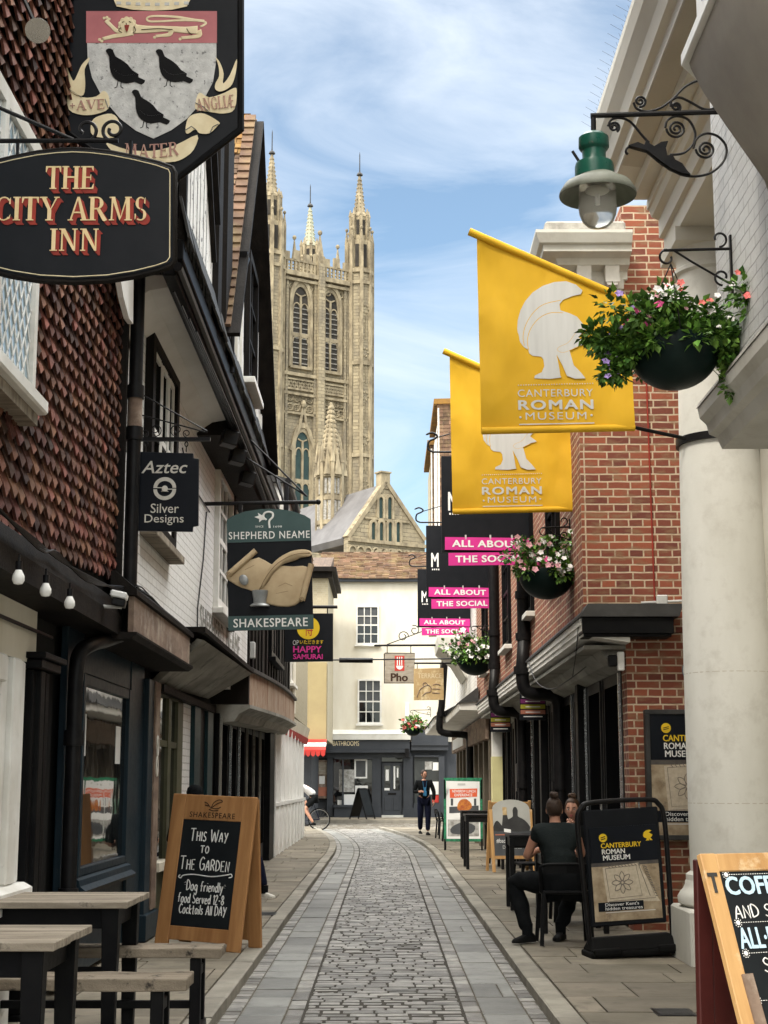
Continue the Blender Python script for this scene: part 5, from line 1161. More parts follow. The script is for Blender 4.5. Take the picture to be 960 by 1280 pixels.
a1, a2 = gl(476, 603), gl(487, 592); b.box(a1[0], a2[0], gy - .1, gy + .9, a1[1] - .6, a2[1]); b.box(a1[0] - .12, a2[0] + .12, gy - .2, gy + 1, a2[1], a2[1] + .16)
z1_ = gl(482, 650)[1]; z2_ = gl(482, 679)[1]
b.box(bl[0], br_[0], gy - .25, gy, z2_ - .15, z2_ + .2); b.box(bl[0] + 1.9, br_[0] - 1.9, gy - .15, gy, z1_ - .1, z1_ + .1)
for k in range(10):
    xx = bl[0] + .5 + (br_[0] - bl[0] - 1) * k / 9.; ring_arch(b, xx, .48, .36, z2_ - 3, z2_ - 1.2, .7, .55, gy - .16, gy)
b.build('gable_coping', 'carved', tg)
for (x, y0, y1, w_) in ((475.5, 622, 648, 2.6), (486.5, 622, 649, 2.6), (466, 653, 678, 2.4), (476, 653, 678, 2.4), (487, 653, 679, 2.4), (497, 653, 680, 2.4), (473, 690, 706, 2.4), (482.5, 690, 706, 2.4), (492, 690, 706, 2.4)):
    c0 = gl(x, y1); c1 = gl(x, y0); h = gl(x + w_, y0)[0] - c1[0]
    b = MB(); ring_arch(b, c0[0], h + .24, h, c0[1], c1[1] - h * 1.3, h * 1.5 + .25, h * 1.4, gy - .2, gy); w = b.build('lancet_window', 'carved', tg)
    b = MB(); b.prism(parch(c0[0], h, c0[1], c1[1] - h * 1.3, h * 1.4), 'y', gy - .03, gy + .01); b.build('pane', 'cathedral_glass', w)
TY = 158
def tp(px, py): return PY(px, py, TY)
c0 = tp(413, 650); cc = ((c0 - cen).dot(uX), (c0 - cen).dot(uY)); rt = (tp(430, 650).x - tp(396, 650).x) / 2
zz = lambda py: tp(413, py).z
b = MB(); octo(b, cc, rt * 1.12, 0, zz(690)); octo(b, cc, rt, zz(690), zz(622)); octo(b, cc, rt * .9, zz(622), zz(590)); st = b.build('stair_turret', 'ashlar', T)
b = MB()
for py in (688, 655, 625, 596): octo(b, cc, rt * 1.1, zz(py) - .2, zz(py) + .25)
for i in range(8):
    a = 2 * pi * (i + .5) / 8; x, y = cc[0] + rt * cos(a), cc[1] + rt * sin(a); b.bar((x, y, zz(700)), (x, y, zz(580)), .34, .34, (cos(a), sin(a), 0)); octo(b, (x, y), .3, zz(580), zz(555), .03, 4)
    a = 2 * pi * i / 8; x, y = cc[0] + rt * .9 * cos(a), cc[1] + rt * .9 * sin(a); octo(b, (x, y), .55, zz(596), zz(562), .05, 4)
octo(b, cc, rt * .8, zz(590), zz(570)); octo(b, cc, rt * .72, zz(570), zz(503), .12)
for k in range(11):
    for i in range(8):
        a = 2 * pi * (i + .5) / 8; t_ = k / 11; r_ = rt * .72 * (1 - t_) + .12 * t_; b.ball((cc[0] + r_ * cos(a), cc[1] + r_ * sin(a), zz(570 - 66 * t_)), .17, .17, .22, 5, 3)
b.build('crocketed_spire', 'carved', st)
b = MB()
for i in range(8):
    a = 2 * pi * i / 8
    for py0, py1, rr_ in ((619, 600, .9), (685, 660, 1.0), (652, 628, 1.0)):
        x, y = cc[0] + rt * rr_ * .935 * cos(a), cc[1] + rt * rr_ * .935 * sin(a)
        for s_ in (-.24, .24): b.obox((x - s_ * sin(a), y + s_ * cos(a), zz((py0 + py1) / 2)), (.12, .3, zz(py1) - zz(py0)), (0, 0, a))
b.build('arcade_opening', 'stone_weathered', st)
# aisle wall below
b = MB(); q0 = gl(380, 700); q1 = gl(436, 700); b.box(q0[0], q1[0] + .4, gy + 1, gy + 4, 0, gl(410, 690)[1]); b.build('aisle_wall', 'ashlar', T)
# ================================================================ HANGING SIGNS, LEFT
def Z(pts, s, ox=0, oy=0): return [(ox + x / s, oy + y / s) for x, y in pts]
def sign_root(name, label, Y, px, py, cat='sign', group=None):
    S = Plane(Y, px, py); t = thing(name, label, cat, tuple(S.o), 0, group); return t, S
def fitp(S, x0, y0, x1, y1):            # pixel box -> local fit (x0, z0, x1, z1)
    a = S(x0, y1); b = S(x1, y0); return (a[0], a[1], b[0], b[1])
def wallbar(b, S, y, x_wall, px0, px1, r, n=8):
    pass
# ---- crest board of the inn
t, S = sign_root('inn_crest_sign', 'large black inn sign with painted shield of three black birds under a lion', 9.0, 190, 100)
bp = S.many([(80, -70), (299, -70), (299, 160), (192, 243), (80, 160)])
MB().prism(bp, 'y', .0, .05).build('board', 'black_board', t, bevel=.004)
b = MB(); e = S.many([(80, -70), (80, 160), (192, 243), (299, 160), (299, -70)])
b.tube([(p[0], .025, p[1]) for p in e], .03, 8); b.build('edge_moulding', 'black_paint', t, smooth=True)
q = lambda pts: S.many(Z(pts, 2.8235))
plate(q([(308, 152), (764, 152), (764, 210), (752, 290), (718, 355), (660, 420), (605, 460), (542, 490), (480, 462), (425, 420), (365, 350), (325, 275), (310, 210)]), -.002, 'shield_white', t, 'shield')
plate(q([(305, 41), (766, 41), (766, 153), (305, 153)]), -.004, 'rose_field', t, 'shield_chief')
lion = [(425, 72), (448, 63), (472, 68), (482, 88), (484, 102), (520, 94), (560, 88), (610, 93), (660, 98), (694, 92), (714, 102), (720, 122), (712, 138), (686, 141), (642, 140), (640, 131), (664, 126), (650, 114), (610, 116), (594, 128), (572, 135), (548, 133), (550, 123), (572, 116), (520, 113), (486, 119), (474, 127), (452, 122), (430, 124), (402, 139), (358, 146), (356, 134), (384, 125), (412, 112), (396, 104), (376, 84), (364, 72), (372, 60), (386, 66), (393, 82), (418, 98)]
b = MB(); u_ = 9.0 / 1920 / 2.8235
def limb(pts, rr):
    P = smoothed(q(pts), 4, False); n = len(P); R_ = [rr[min(len(rr) - 1, int(i * (len(rr) - 1) / (n - 1)))] * (1 - (i * (len(rr) - 1) / (n - 1)) % 1) + rr[min(len(rr) - 1, int(i * (len(rr) - 1) / (n - 1)) + 1)] * ((i * (len(rr) - 1) / (n - 1)) % 1) for i in range(n)]
    b.tube([(p[0], 0, p[1]) for p in P], [r * u_ for r in R_], 10)
limb([(470, 104), (520, 106), (590, 104), (650, 108), (698, 108)], [20, 15, 11, 13, 17]); limb([(700, 110), (704, 128), (668, 134), (640, 136)], [13, 9, 7, 6]); limb([(606, 108), (598, 124), (570, 128), (550, 130)], [11, 9, 6, 6])
limb([(470, 116), (440, 124), (404, 130), (362, 140)], [13, 9, 8, 7]); limb([(452, 112), (416, 112), (396, 96), (374, 74)], [11, 8, 7, 8]); limb([(706, 98), (728, 84), (706, 76), (640, 74), (560, 78), (526, 77), (520, 66), (545, 59), (620, 62), (680, 72), (722, 74)], [4, 4, 4, 4, 4, 4, 4, 4, 5, 6, 2])
c = q([(450, 92)])[0]; b.ball((c[0], 0, c[1]), 30 * u_, 30 * u_, 30 * u_, 14, 10)
for k in range(11): a = k * 2 * pi / 11; b.ball((c[0] + 27 * u_ * cos(a), 0, c[1] + 27 * u_ * sin(a)), 10 * u_, 10 * u_, 10 * u_, 8, 6)
for x, y in ((368, 66), (378, 64), (386, 70), (352, 142), (360, 148), (636, 140), (546, 134)): p = q([(x, y)])[0]; b.ball((p[0], 0, p[1]), 6 * u_, 6 * u_, 6 * u_, 8, 6)
for v in b.b.verts: v.co.y = v.co.y * .05 - .0085
b.build('lion', 'cream_letter', t, smooth='all')
b = MB()
for pl in ([(432, 82), (440, 79)], [(456, 79), (464, 82)], [(446, 84), (448, 92), (441, 96), (448, 98), (456, 95)], [(500, 108), (560, 104), (610, 108)], [(428, 100), (420, 110), (432, 118)], [(474, 96), (480, 110), (470, 120)], [(660, 104), (668, 118), (680, 126)]):
    P = smoothed(q(pl), 3, False) if len(pl) > 2 else q(pl); b.tube([(p[0], -.0125, p[1]) for p in P], .0024, 4)
b.build('lion_lines', 'burnt', t)
plate(q([(440, 92), (458, 92), (453, 110), (449, 118), (444, 108)]), -.0135, 'red_letter', t, 'lion_mouth')
bird = [(374, 182), (384, 173), (399, 178), (408, 200), (428, 212), (452, 230), (468, 250), (490, 264), (488, 274), (513, 286), (500, 300), (476, 291), (446, 296), (418, 288), (398, 270), (388, 240), (386, 202)]
for dx, dy, k in ((0, 0, 1), (176, 2, .95), (92, 145, .97)):
    m_ = lambda pts: q([(376 + (x - 376) * k + dx, 180 + (y - 180) * k + dy) for x, y in pts])
    p_ = plate(m_(bird), -.006, 'black_paint', t, 'chough', sm=2)
    b = MB()
    for pl in ([(402, 246), (424, 264), (450, 268), (482, 262)],): b.tube([(p[0], -.0065, p[1]) for p in smoothed(m_(pl), 3, False)], .0026, 4)
    c = m_([(388, 183)])[0]; b.ball((c[0], -.006, c[1]), .006, .002, .006, 8, 5); b.build('feather_line', 'shield_white', p_)
    b = MB()
    for pl in ([(417, 288), (413, 308), (404, 312)], [(428, 292), (427, 307), (436, 313)]): b.tube([(p[0], -.005, p[1]) for p in m_(pl)], .003, 4)
    b.build('bird_leg', 'black_paint', p_)
scr = [[(690, 365), (704, 328), (738, 345), (790, 330), (826, 312), (836, 322), (828, 386), (790, 402), (740, 396), (694, 388)], [(238, 330), (250, 318), (292, 345), (340, 342), (366, 322), (384, 340), (384, 384), (340, 404), (290, 407), (244, 388)],
       [(378, 506), (450, 530), (540, 534), (620, 514), (697, 478), (684, 530), (645, 562), (600, 574), (500, 573), (420, 548), (392, 530)],
       [(664, 420), (690, 404), (724, 404), (773, 432), (770, 444), (740, 472), (705, 472), (690, 458), (664, 474), (655, 462)], [(326, 430), (350, 412), (395, 404), (420, 428), (420, 470), (400, 488), (345, 486), (322, 470)]]
for k, s_ in enumerate(scr): plate(q(s_), -.003 - .0012 * k, 'cream_letter', t, 'scroll', sm=3)
for s_ in ([(762, 206), (778, 226), (790, 262), (788, 298), (812, 268), (836, 212), (833, 258), (820, 300), (800, 318), (776, 326), (760, 316), (762, 296), (774, 272), (772, 236)], [(235, 234), (250, 270), (262, 288), (276, 262), (290, 232), (314, 207), (316, 216), (300, 248), (302, 296), (296, 338), (268, 336), (246, 316), (240, 278)]): plate(q(s_), -.0105, 'cream_letter', t, 'scroll_end', sm=3)
b = MB()
for pl in ([(690, 365), (720, 380), (738, 398)], [(742, 472), (752, 450), (772, 440)], [(245, 318), (290, 345)], [(384, 384), (372, 352)], [(655, 462), (676, 448), (692, 460)]): b.tube([(p[0], -.0115, p[1]) for p in q(pl)], .003, 4)
b.build('scroll_fold', 'pewter', t)
a = q([(246, 392), (372, 356)]); serif('+AVE', (a[0][0], a[0][1] + .004, a[1][0], a[1][1]), -.012, 'faded_letter', t, rot=.06)
a = q([(692, 392), (830, 350)]); serif('ANGLIÆ', (a[0][0], a[0][1] + .008, a[1][0], a[1][1] + .01), -.012, 'faded_letter', t, rot=.13)
a = q([(440, 560), (632, 512)]); serif('MATER', (a[0][0], a[0][1], a[1][0], a[1][1]), -.012, 'faded_letter', t, rot=.04, arc=.014)
plate(q([(380, -40), (400, -4), (412, 24), (470, 36), (540, 39), (606, 36), (660, 24), (674, -4), (694, -40)]), -.004, 'cream_letter', t, 'crown')
b = MB()
for x in range(420, 660, 34): p = q([(x, 14)])[0]; b.obox((p[0], -.006, p[1] - .006 * cos((x - 540) / 60)), (.03, .006, .02))
b.build('crown_gem', 'galv', t)
b = MB(); o = S(80, -70); b.tube([(XU - S.o.x - .02, .025, o[1] + .08), (S(299, 0)[0] + .1, .025, o[1] + .08)], .025, 8)
for x in (110, 270): p = S(x, -70); b.tube([(p[0], .025, p[1]), (p[0], .025, p[1] + .1)], .012, 6)
b.build('bracket', 'black_metal', t, smooth=True)
# ---- oval name board
t, S = sign_root('inn_name_sign', 'wide black oval edged board lettered THE CITY ARMS INN on an iron bracket', 7.0, 92, 268)
q = lambda pts: S.many(Z(pts, 2.8235))
rh = [(260, 527), (320, 530), (390, 538), (480, 556), (560, 576), (604, 592), (610, 606), (609, 916), (598, 932), (560, 946), (480, 966), (380, 982), (260, 988)]
ov = rh + [(520 - x, y) for x, y in rh[::-1][1:-1]]
MB().prism(q(ov), 'y', -.004, .045).build('board', 'black_board', t, bevel=.006)
b = MB(); P = q([(260 + (x - 260) * .972, 757 + (y - 757) * .955) for x, y in ov]); b.tube([(p[0], -.005, p[1]) for p in P + P[:1]], .0026, 5); b.build('gold_line', 'cream_letter', t)
b = MB(); P = q(ov); b.tube([(p[0], .02, p[1]) for p in P + P[:1]], .021, 6); b.build('rim', 'black_timber', t, smooth=True)
for s_, x0, y0, x1, y1 in (('THE', 160, 670, 338, 590), ('CITY ARMS', -22, 781, 524, 698), ('INN', 176, 888, 354, 810)):
    a = q([(x0, y0), (x1, y1)]); f_ = (a[0][0], a[0][1], a[1][0], a[1][1])
    for k in range(4): serif(s_, f_, -.0055 - .0003 * k, 'red_letter', t, 'lettering_shadow', off=(.0045 * (k + 1), -.0052 * (k + 1)))
    serif(s_, f_, -.0105, 'gold_letter', t)
b = MB(); p0 = q([(-120, 492)])[0]; p1 = q([(415, 490)])[0]; b.tube([(p0[0], .02, p0[1]), (p1[0], .02, p1[1])], .012, 8)
p0 = q([(-120, 325)])[0]; p1 = q([(255, 487)])[0]; b.tube([(p0[0], .02, p0[1]), (p1[0], .02, p1[1])], .010, 8)
for cx, r0, a0, tn in ((300, .062, -90, .9), (398, .058, -90, -1.3)):
    c = q([(cx, 452)])[0]; b.tube(spiral((c[0], .02, c[1]), r0, .02, R(a0), tn), .009, 6)
for x in (60, 460): p = q([(x, 492)])[0]; b.tube([(p[0], .02, p[1]), (p[0], .02, p[1] - .09)], .008, 6)
b.build('bracket', 'black_metal', t, smooth=True)
# ---- silver shop sign
t, S = sign_root('silver_shop_sign', 'small dark navy sign reading Aztec Silver Designs with notched corners', 11.3, 206, 615)
q = lambda pts: S.many(Z(pts, 2.8235, 0, 340))
MB().prism(q([(484, 634), (682, 640), (683, 657), (702, 660), (700, 895), (681, 898), (680, 916), (483, 913), (482, 898), (462, 895), (466, 655), (484, 653)]), 'y', -.004, .03).build('board', 'poster_dark', t, bevel=.004)
def fz(x0, y0, x1, y1): a = q([(x0, y1), (x1, y0)]); return (a[0][0], a[0][1], a[1][0], a[1][1])
text('Aztec', fz(500, 668, 662, 711), -.005, 'silver_letter', t, shear=.25, bold=.012); text('Silver', fz(532, 818, 632, 851), -.005, 'silver_letter', t, bold=.004); text('Designs', fz(510, 856, 649, 894), -.005, 'silver_letter', t, bold=.004)
b = MB(); c = q([(582, 765)])[0]; k = abs(q([(622, 765)])[0][0] - c[0])
for sg in (1, -1):
    o = [(c[0] + k * cos(a), c[1] + k * sin(a) * .96) for a in [R(x) for x in range(0 if sg > 0 else 180, 181 if sg > 0 else 361, 12)]]; i_ = [(c[0] + k * .68 * cos(a), c[1] + k * .62 * sin(a)) for a in [R(x) for x in range(0 if sg > 0 else 180, 181 if sg > 0 else 361, 12)]]
    pl = [(x + .0, z + sg * .006) for x, z in o + i_[::-1]]; b.prism(pl, 'y', -.009, -.004)
    xa, xb = (c[0] - k, c[0] + k * .05) if sg > 0 else (c[0] - k * .05, c[0] + k); b.box(xa, xb, -.0094, -.004, c[1] - .007 if sg < 0 else c[1] + .004, c[1] - .001 if sg < 0 else c[1] + .010)
b.lathe([(0, 0), (.028, 0), (.028, .006), (0, .006)], (0, 0, 0), 16); 
b.build('emblem', 'silver_letter', t)
MB().ball((c[0], -.006, c[1]), .024, .003, .024, 14, 6).build('emblem_dot', 'silver_letter', t)
b = MB(); xw = XU - S.o.x; p1 = q([(742, 585)])[0]; zb_ = q([(500, 590)])[0][1]
b.box(xw, p1[0], .0, .03, zb_ - .012, zb_ + .016); b.box(xw - .005, xw + .012, -.03, .06, zb_ - .09, zb_ + .09)
for x in (515, 657): p = q([(x, 606)])[0]; b.tube([(p[0] + .012 * cos(a), .015, p[1] + .018 * sin(a)) for a in [i * pi / 5 for i in range(11)]], .005, 5); b.tube([(p[0], .015, p[1] - .018), (p[0], .015, p[1] - .06)], .005, 5)
for cx in (510, 548, 622, 658):
    c = q([(cx, 556 if cx in (548, 622) else 568)])[0]; b.tube(spiral((c[0], .015, c[1]), .05 if cx in (548, 622) else .03, .012, R(-90), 1.3 if cx < 600 else -1.3), .004, 5)
for y0, y1, yy in ((395, 560, .1), (468, 565, .25)): a = q([(420, y0), (730, y1)]); b.tube([(xw, yy, a[0][1]), (a[1][0], .015, a[1][1])], .006, 5)
b.build('bracket', 'black_metal', t, smooth=True)
# ---- inn sign with scroll, quill and inkpot
t, S = sign_root('inn_picture_sign', 'green and black inn sign with a carved scroll, quill and inkpot lettered SHAKESPEARE', 16.4, 337, 712)
q = lambda pts: S.many(Z(pts, 3.368, 140, 460))
def fz(x0, y0, x1, y1): a = q([(x0, y1), (x1, y0)]); return (a[0][0], a[0][1], a[1][0], a[1][1])
arch = [(483, 640), (510, 622), (560, 604), (620, 595), (665, 593), (710, 595), (760, 603), (810, 620), (836, 636)]
MB().prism(q(arch + [(848, 1098), (490, 1106)]), 'y', 0, .04).build('board', 'black_board', t, bevel=.004)
MB().prism(q(arch + [(838, 726), (485, 736)]), 'y', -.006, -.0005).build('head_panel', 'sign_green', t); MB().prism(q([(489, 1046), (848, 1038), (849, 1098), (490, 1106)]), 'y', -.008, -.0005).build('foot_panel', 'sign_green', t)
text('SHEPHERD NEAME', fz(492, 688, 832, 719), -.0065, 'white_letter', t, bold=.012, rot=.02, spacing=1.15); text('SHAKESPEARE', fz(512, 1054, 824, 1090), -.0085, 'white_letter', t, bold=.02, rot=.02, spacing=1.1)
text('SINCE', fz(604, 664, 638, 672), -.0065, 'white_letter', t, rot=.02); text('1698', fz(680, 664, 716, 672), -.0065, 'white_letter', t, rot=.02)
line2(smoothed(q([(664, 674), (662, 645), (676, 628), (676, 612), (660, 606), (642, 612), (638, 628), (650, 640)]), 4, False), -.008, .012, 'white_letter', t, 'emblem_crook'); plate(q([(600, 628), (618, 622), (614, 610), (630, 620), (642, 614), (640, 630), (650, 640), (632, 640), (620, 650), (620, 636)]), -.008, 'white_letter', t, 'emblem_leaf')
def relief(pts, y0, th, m_, name, sm=3):
    P = smoothed(q(pts), sm); cx = sum(p[0] for p in P) / len(P); cz = sum(p[1] for p in P) / len(P)
    b = MB(); b.loft([[(p[0], y0, p[1]) for p in P], [(p[0], y0 - th * .6, p[1]) for p in P], [(cx + (p[0] - cx) * .93, y0 - th, cz + (p[1] - cz) * .93) for p in P]]); return b.build(name, m_, t, smooth='all')
relief([(500, 900), (480, 876), (545, 826), (618, 798), (670, 826), (760, 836), (832, 840), (806, 930), (790, 986), (740, 1006), (650, 992), (590, 940), (545, 925)], 0, .012, 'parchment', 'scroll_sheet', 2)
def roll(p0, p1, r, name):
    a, c = q([p0, p1]); b = MB(); b.tube([(a[0], -.02, a[1]), (c[0], -.02, c[1])], r, 14); o = b.build(name, 'parchment', t, smooth=True)
    d = Vector((c[0] - a[0], 0, c[1] - a[1])).normalized(); return o
roll((490, 872), (606, 770), .033, 'scroll_roll'); roll((800, 980), (840, 826), .033, 'scroll_roll')
b = MB()
for c_ in ((490, 872), (799, 978)): c = q([c_])[0]; b.tube(spiral((c[0], -.052, c[1]), .03, .004, 0, 1.8), .0035, 5)
for pl in ([(700, 920), (730, 906), (760, 918)], [(560, 850), (600, 830)], [(690, 950), (740, 940)]): b.tube([(p[0], -.0125, p[1]) for p in q(pl)], .002, 4)
b.build('scroll_line', 'parchment_dark', t)
relief([(628, 930), (646, 880), (668, 836), (704, 800), (752, 774), (800, 765), (836, 772), (838, 792), (800, 798), (770, 812), (720, 828), (680, 862), (652, 906)], -.014, .012, 'parchment', 'quill')
line2(smoothed(q([(616, 946), (650, 880), (700, 822), (770, 786), (834, 780)]), 4, False), -.027, .004, 'parchment_dark', t, 'quill_spine')
b = MB(); cx, zt_ = q([(624, 938)])[0]; k = .0052
prof = [(.0, -.176), (.104, -.176), (.110, -.166), (.092, -.150), (.07, -.140), (.072, -.10), (.080, -.06), (.086, -.03), (.088, 0), (.076, .004), (.066, -.01), (.0, -.012)]
b.lathe([(r * .98, z * .98) for r, z in prof[::1]], (cx, -.03, zt_), 28, 1, .42); b.build('inkpot', 'pewter', t, smooth=True)
b = MB(); c = q([(556, 894)])[0]; b.ball((c[0], -.034, c[1]), .048, .012, .062, 18, 10, (0, R(-28), 0)); b.build('inkpot_lid', 'pewter', t, smooth='all')
b = MB(); xw = XU - S.o.x; p1 = q([(868, 563)])[0]; zb_ = p1[1]; b.tube([(xw, .02, zb_ - .02), (p1[0], .02, zb_)], .022, 8); b.ball((p1[0], .02, zb_), .03)
for x in (541, 776): p = q([(x, 575)])[0]; b.box(p[0] - .018, p[0] + .018, .0, .04, p[1] - .13, p[1] + .02)
for (x0, y0) in ((520, 270), (560, 300)): a = q([(820, 546)])[0]; b.tube([(xw, .5, zb_ + 1.25 - (x0 - 520) * .01), (a[0], .02, a[1] + .02)], .010, 6)
b.build('bracket', 'black_metal', t, smooth=True)
# ---- japanese restaurant sign
t, S = sign_root('restaurant_sign', 'square black sign with yellow disc and pink letters HAPPY SAMURAI', 24.0, 391, 797)
q = lambda pts: S.many(Z(pts, 12, 350, 750))
def fz(x0, y0, x1, y1): a = q([(x0, y1), (x1, y0)]); return (a[0][0], a[0][1], a[1][0], a[1][1])
MB().prism(q([(70, 200), (795, 200), (795, 920), (72, 930)]), 'y', 0, .04).build('board', 'black_board', t, bevel=.004)
c = q([(425, 420)])[0]; plate([(c[0] + .178 * cos(i * pi / 16), c[1] + .178 * sin(i * pi / 16)) for i in range(32)], -.001, 'sun_yellow', t, 'disc')
text('侍', fz(370, 340, 495, 540), -.005, 'red_print', t, bold=.012); text('OP', fz(192, 602, 280, 676), -.001, 'galv', t); text('いただきます', fz(298, 600, 650, 660), -.001, 'sun_yellow', t, bold=.012)
text('HAPPY', fz(200, 692, 620, 786), -.001, 'pink', t, bold=.03); text('SAMURAI', fz(200, 812, 640, 886), -.001, 'pink', t, bold=.03)
b = MB(); xw = XU - S.o.x; p1 = q([(862, 102)])[0]; b.tube([(xw, .02, p1[1]), (p1[0], .02, p1[1])], .026, 8)
for x in (200, 712): p = q([(x, 150)])[0]; b.tube([(p[0], .02, p1[1]), (p[0], .02, p1[1] - .12)], .010, 6)
b.build('bracket', 'black_metal', t, smooth=True)
# ---- noodle shop sign and plywood terrace sign over the lane
t, S = sign_root('noodle_shop_sign', 'weathered grey square sign reading Pho with red bowl and chopsticks logo', 36.5, 499, 835)
q = lambda pts: S.many(Z(pts, 4.364, 360, 680))
def fz(x0, y0, x1, y1): a = q([(x0, y1), (x1, y0)]); return (a[0][0], a[0][1], a[1][0], a[1][1])
MB().prism(q([(527, 597), (688, 597), (688, 757), (527, 757)]), 'y', 0, .04).build('board', 'pho_board', t); b = MB(); P = q([(527, 597), (688, 597), (688, 757), (527, 757)]); b.tube([(p[0], .02, p[1]) for p in P + P[:1]], .022, 4); b.build('rim', 'black_timber', t)
plate(q([(582, 610), (635, 610), (635, 692), (582, 692)]), -.001, 'red_print', t, 'logo_square')
a = q([(590, 664), (628, 664)]); b = MB(); cxx = (a[0][0] + a[1][0]) / 2; rr = (a[1][0] - a[0][0]) / 2
b.prism([(cxx + rr * cos(x), a[0][1] - rr * 1.1 * sin(x)) for x in [i * pi / 10 for i in range(11)]], 'y', -.006, -.002)
for x in (594, 606, 618): p0, p1 = q([(x, 616), (x + 5, 662)]); b.box(p0[0], p1[0], -.006, -.002, p1[1], p0[1])
b.build('bowl_logo', 'white_letter', t); text('Pho', fz(562, 706, 652, 748), -.001, 'burnt', t, bold=.04)
b = MB(); p0, p1 = q([(470, 553), (770, 551)]); b.tube([(p0[0], .02, p0[1]), (1.9 - S.o.x, .02, p1[1])], .025, 8)
for x in (541, 670): p0, p1 = q([(x, 555), (x, 598)]); b.tube([(p0[0], .02, p0[1]), (p1[0], .02, p1[1])], .012, 6)
p0, p1 = q([(540, 548), (700, 460)]); b.tube([(p0[0], .02, p0[1]), (1.9 - S.o.x, .02, p1[1] + .3)], .012, 6); c = q([(628, 504)])[0]; b.tube(spiral((c[0], .02, c[1]), .13, .05, 0, 1.2), .012, 5); c = q([(690, 470)])[0]; b.tube(spiral((c[0], .02, c[1]), .12, .04, 2, -1.2), .012, 5)
b.build('bracket', 'black_metal', t, smooth=True)
t, S = sign_root('terrace_sign', 'pale plywood square sign carved TERRACE hanging right of the grey noodle sign', 34.0, 536, 854)
q = lambda pts: S.many(Z(pts, 4.364, 360, 680))
MB().prism(q([(686, 680), (848, 676), (850, 850), (686, 852)]), 'y', 0, .04).build('board', 'ply', t, bevel=.004)
a = q([(708, 732), (838, 706)]); text('TERRACE', (a[0][0], a[0][1], a[1][0], a[1][1]), -.001, 'ply_light', t, bold=.01)
b = MB()
for pl in ([(704, 836), (716, 800), (740, 778), (764, 770), (780, 784), (776, 806), (750, 812), (734, 830)], [(740, 778), (736, 764), (750, 756), (764, 770)], [(790, 770), (812, 764), (832, 772)], [(790, 790), (830, 792)], [(786, 812), (828, 814)]): b.tube([(p[0], -.004, p[1]) for p in smoothed(q(pl), 3, False)], .010, 5)
b.build('carving', 'worn_wood', t, smooth=True)
b = MB(); p0, p1 = q([(690, 650), (760, 650)]); b.tube([(p0[0], .02, p0[1]), (1.9 - S.o.x, .02, p1[1])], .02, 8)
for x in (705, 832): p0, p1 = q([(x, 650), (x, 682)]); b.tube([(p0[0], .02, p0[1]), (p1[0], .02, p1[1])], .010, 6)
b.build('bracket', 'black_metal', t, smooth=True)
# cable with a fitting slung across the lane
t = thing('overhead_cable', 'thin black cable with a tube fitting slung across the lane below the noodle sign', 'cable', (0, 30, 0))
p0, p1, p2 = PX(358, 822, XU), PY(480, 826.5, 31), PY(600, 823, 30.6); p0.y = 31
MB().tube([tuple(p0), tuple(PY(416, 825, 31)), tuple(p2)], .014, 6).build('wire', 'black_metal', t, smooth=True, world=True)
MB().tube([tuple(PY(424, 825.3, 31)), tuple(PY(466, 825.6, 31))], .05, 8).build('cable_fitting', 'black_metal', t, smooth=True, world=True)

# ================================================================ YELLOW BANNERS
t, S = sign_root('museum_banner', 'nearer tall yellow banner with white helmet and CANTERBURY ROMAN MUSEUM on slanted pole', 12.2, 700, 440, 'banner', 'yellow museum banners')
q = lambda pts: S.many(Z(pts, 3.692, 560, 270))
def fz(x0, y0, x1, y1): a = q([(x0, y1), (x1, y0)]); return (a[0][0], a[0][1], a[1][0], a[1][1])
TL, TR, BR, BL = q([(133, 95), (835, 385), (861, 985), (153, 1003)]); b = MB(); nu, nv = 26, 26
G_ = [[None] * (nv + 1) for _ in range(nu + 1)]
for i in range(nu + 1):
    for j in range(nv + 1):
        u, v = i / nu, j / nv; x = (TL[0] * (1 - u) + TR[0] * u) * (1 - v) + (BL[0] * (1 - u) + BR[0] * u) * v; z = (TL[1] * (1 - u) + TR[1] * u) * (1 - v) + (BL[1] * (1 - u) + BR[1] * u) * v
        f_ = min(1, max(0, (.3 - u) / .2)) + min(1, max(0, (u - .8) / .15)); y = .003 * sin(u * 9 + v * 3) + f_ * (.022 * sin(v * 6 + u * 6) + .012 * sin(v * 14 - u * 9)) ; G_[i][j] = b.b.verts.new((x, y, z))
for i in range(nu):
    for j in range(nv): b.b.faces.new([G_[i][j], G_[i + 1][j], G_[i + 1][j + 1], G_[i][j + 1]])
b.build('canvas', 'yellow', t, smooth='all', flip=False)
a, c = q([(98, 72), (832, 388)]); b = MB(); b.tube([(a[0], 0, a[1]), (c[0], 0, c[1])], [.034, .030], 10)
a, c = q([(155, 992), (862, 976)]); b.tube([(a[0], 0, a[1]), (c[0], 0, c[1])], .030, 10); b.build('pole_sleeve', 'yellow', t, smooth=True, split=True)
hel = [(620, 345), (612, 362), (575, 370), (530, 388), (514, 408), (518, 436), (560, 450), (595, 466), (615, 490), (640, 520), (600, 560), (640, 590), (604, 600), (560, 622), (580, 690), (612, 722), (634, 750), (585, 752), (548, 738), (528, 690), (502, 643), (512, 690), (522, 746), (470, 753), (398, 750), (402, 736), (432, 722), (444, 694), (440, 664), (430, 650), (390, 646), (374, 634), (370, 618), (350, 606), (333, 584), (324, 556), (319, 520), (322, 480), (334, 436), (356, 394), (390, 354), (436, 324), (490, 306), (545, 302), (590, 318)]
plate(q(hel), -.0045, 'banner_white', t, 'helmet_emblem')
b = MB()
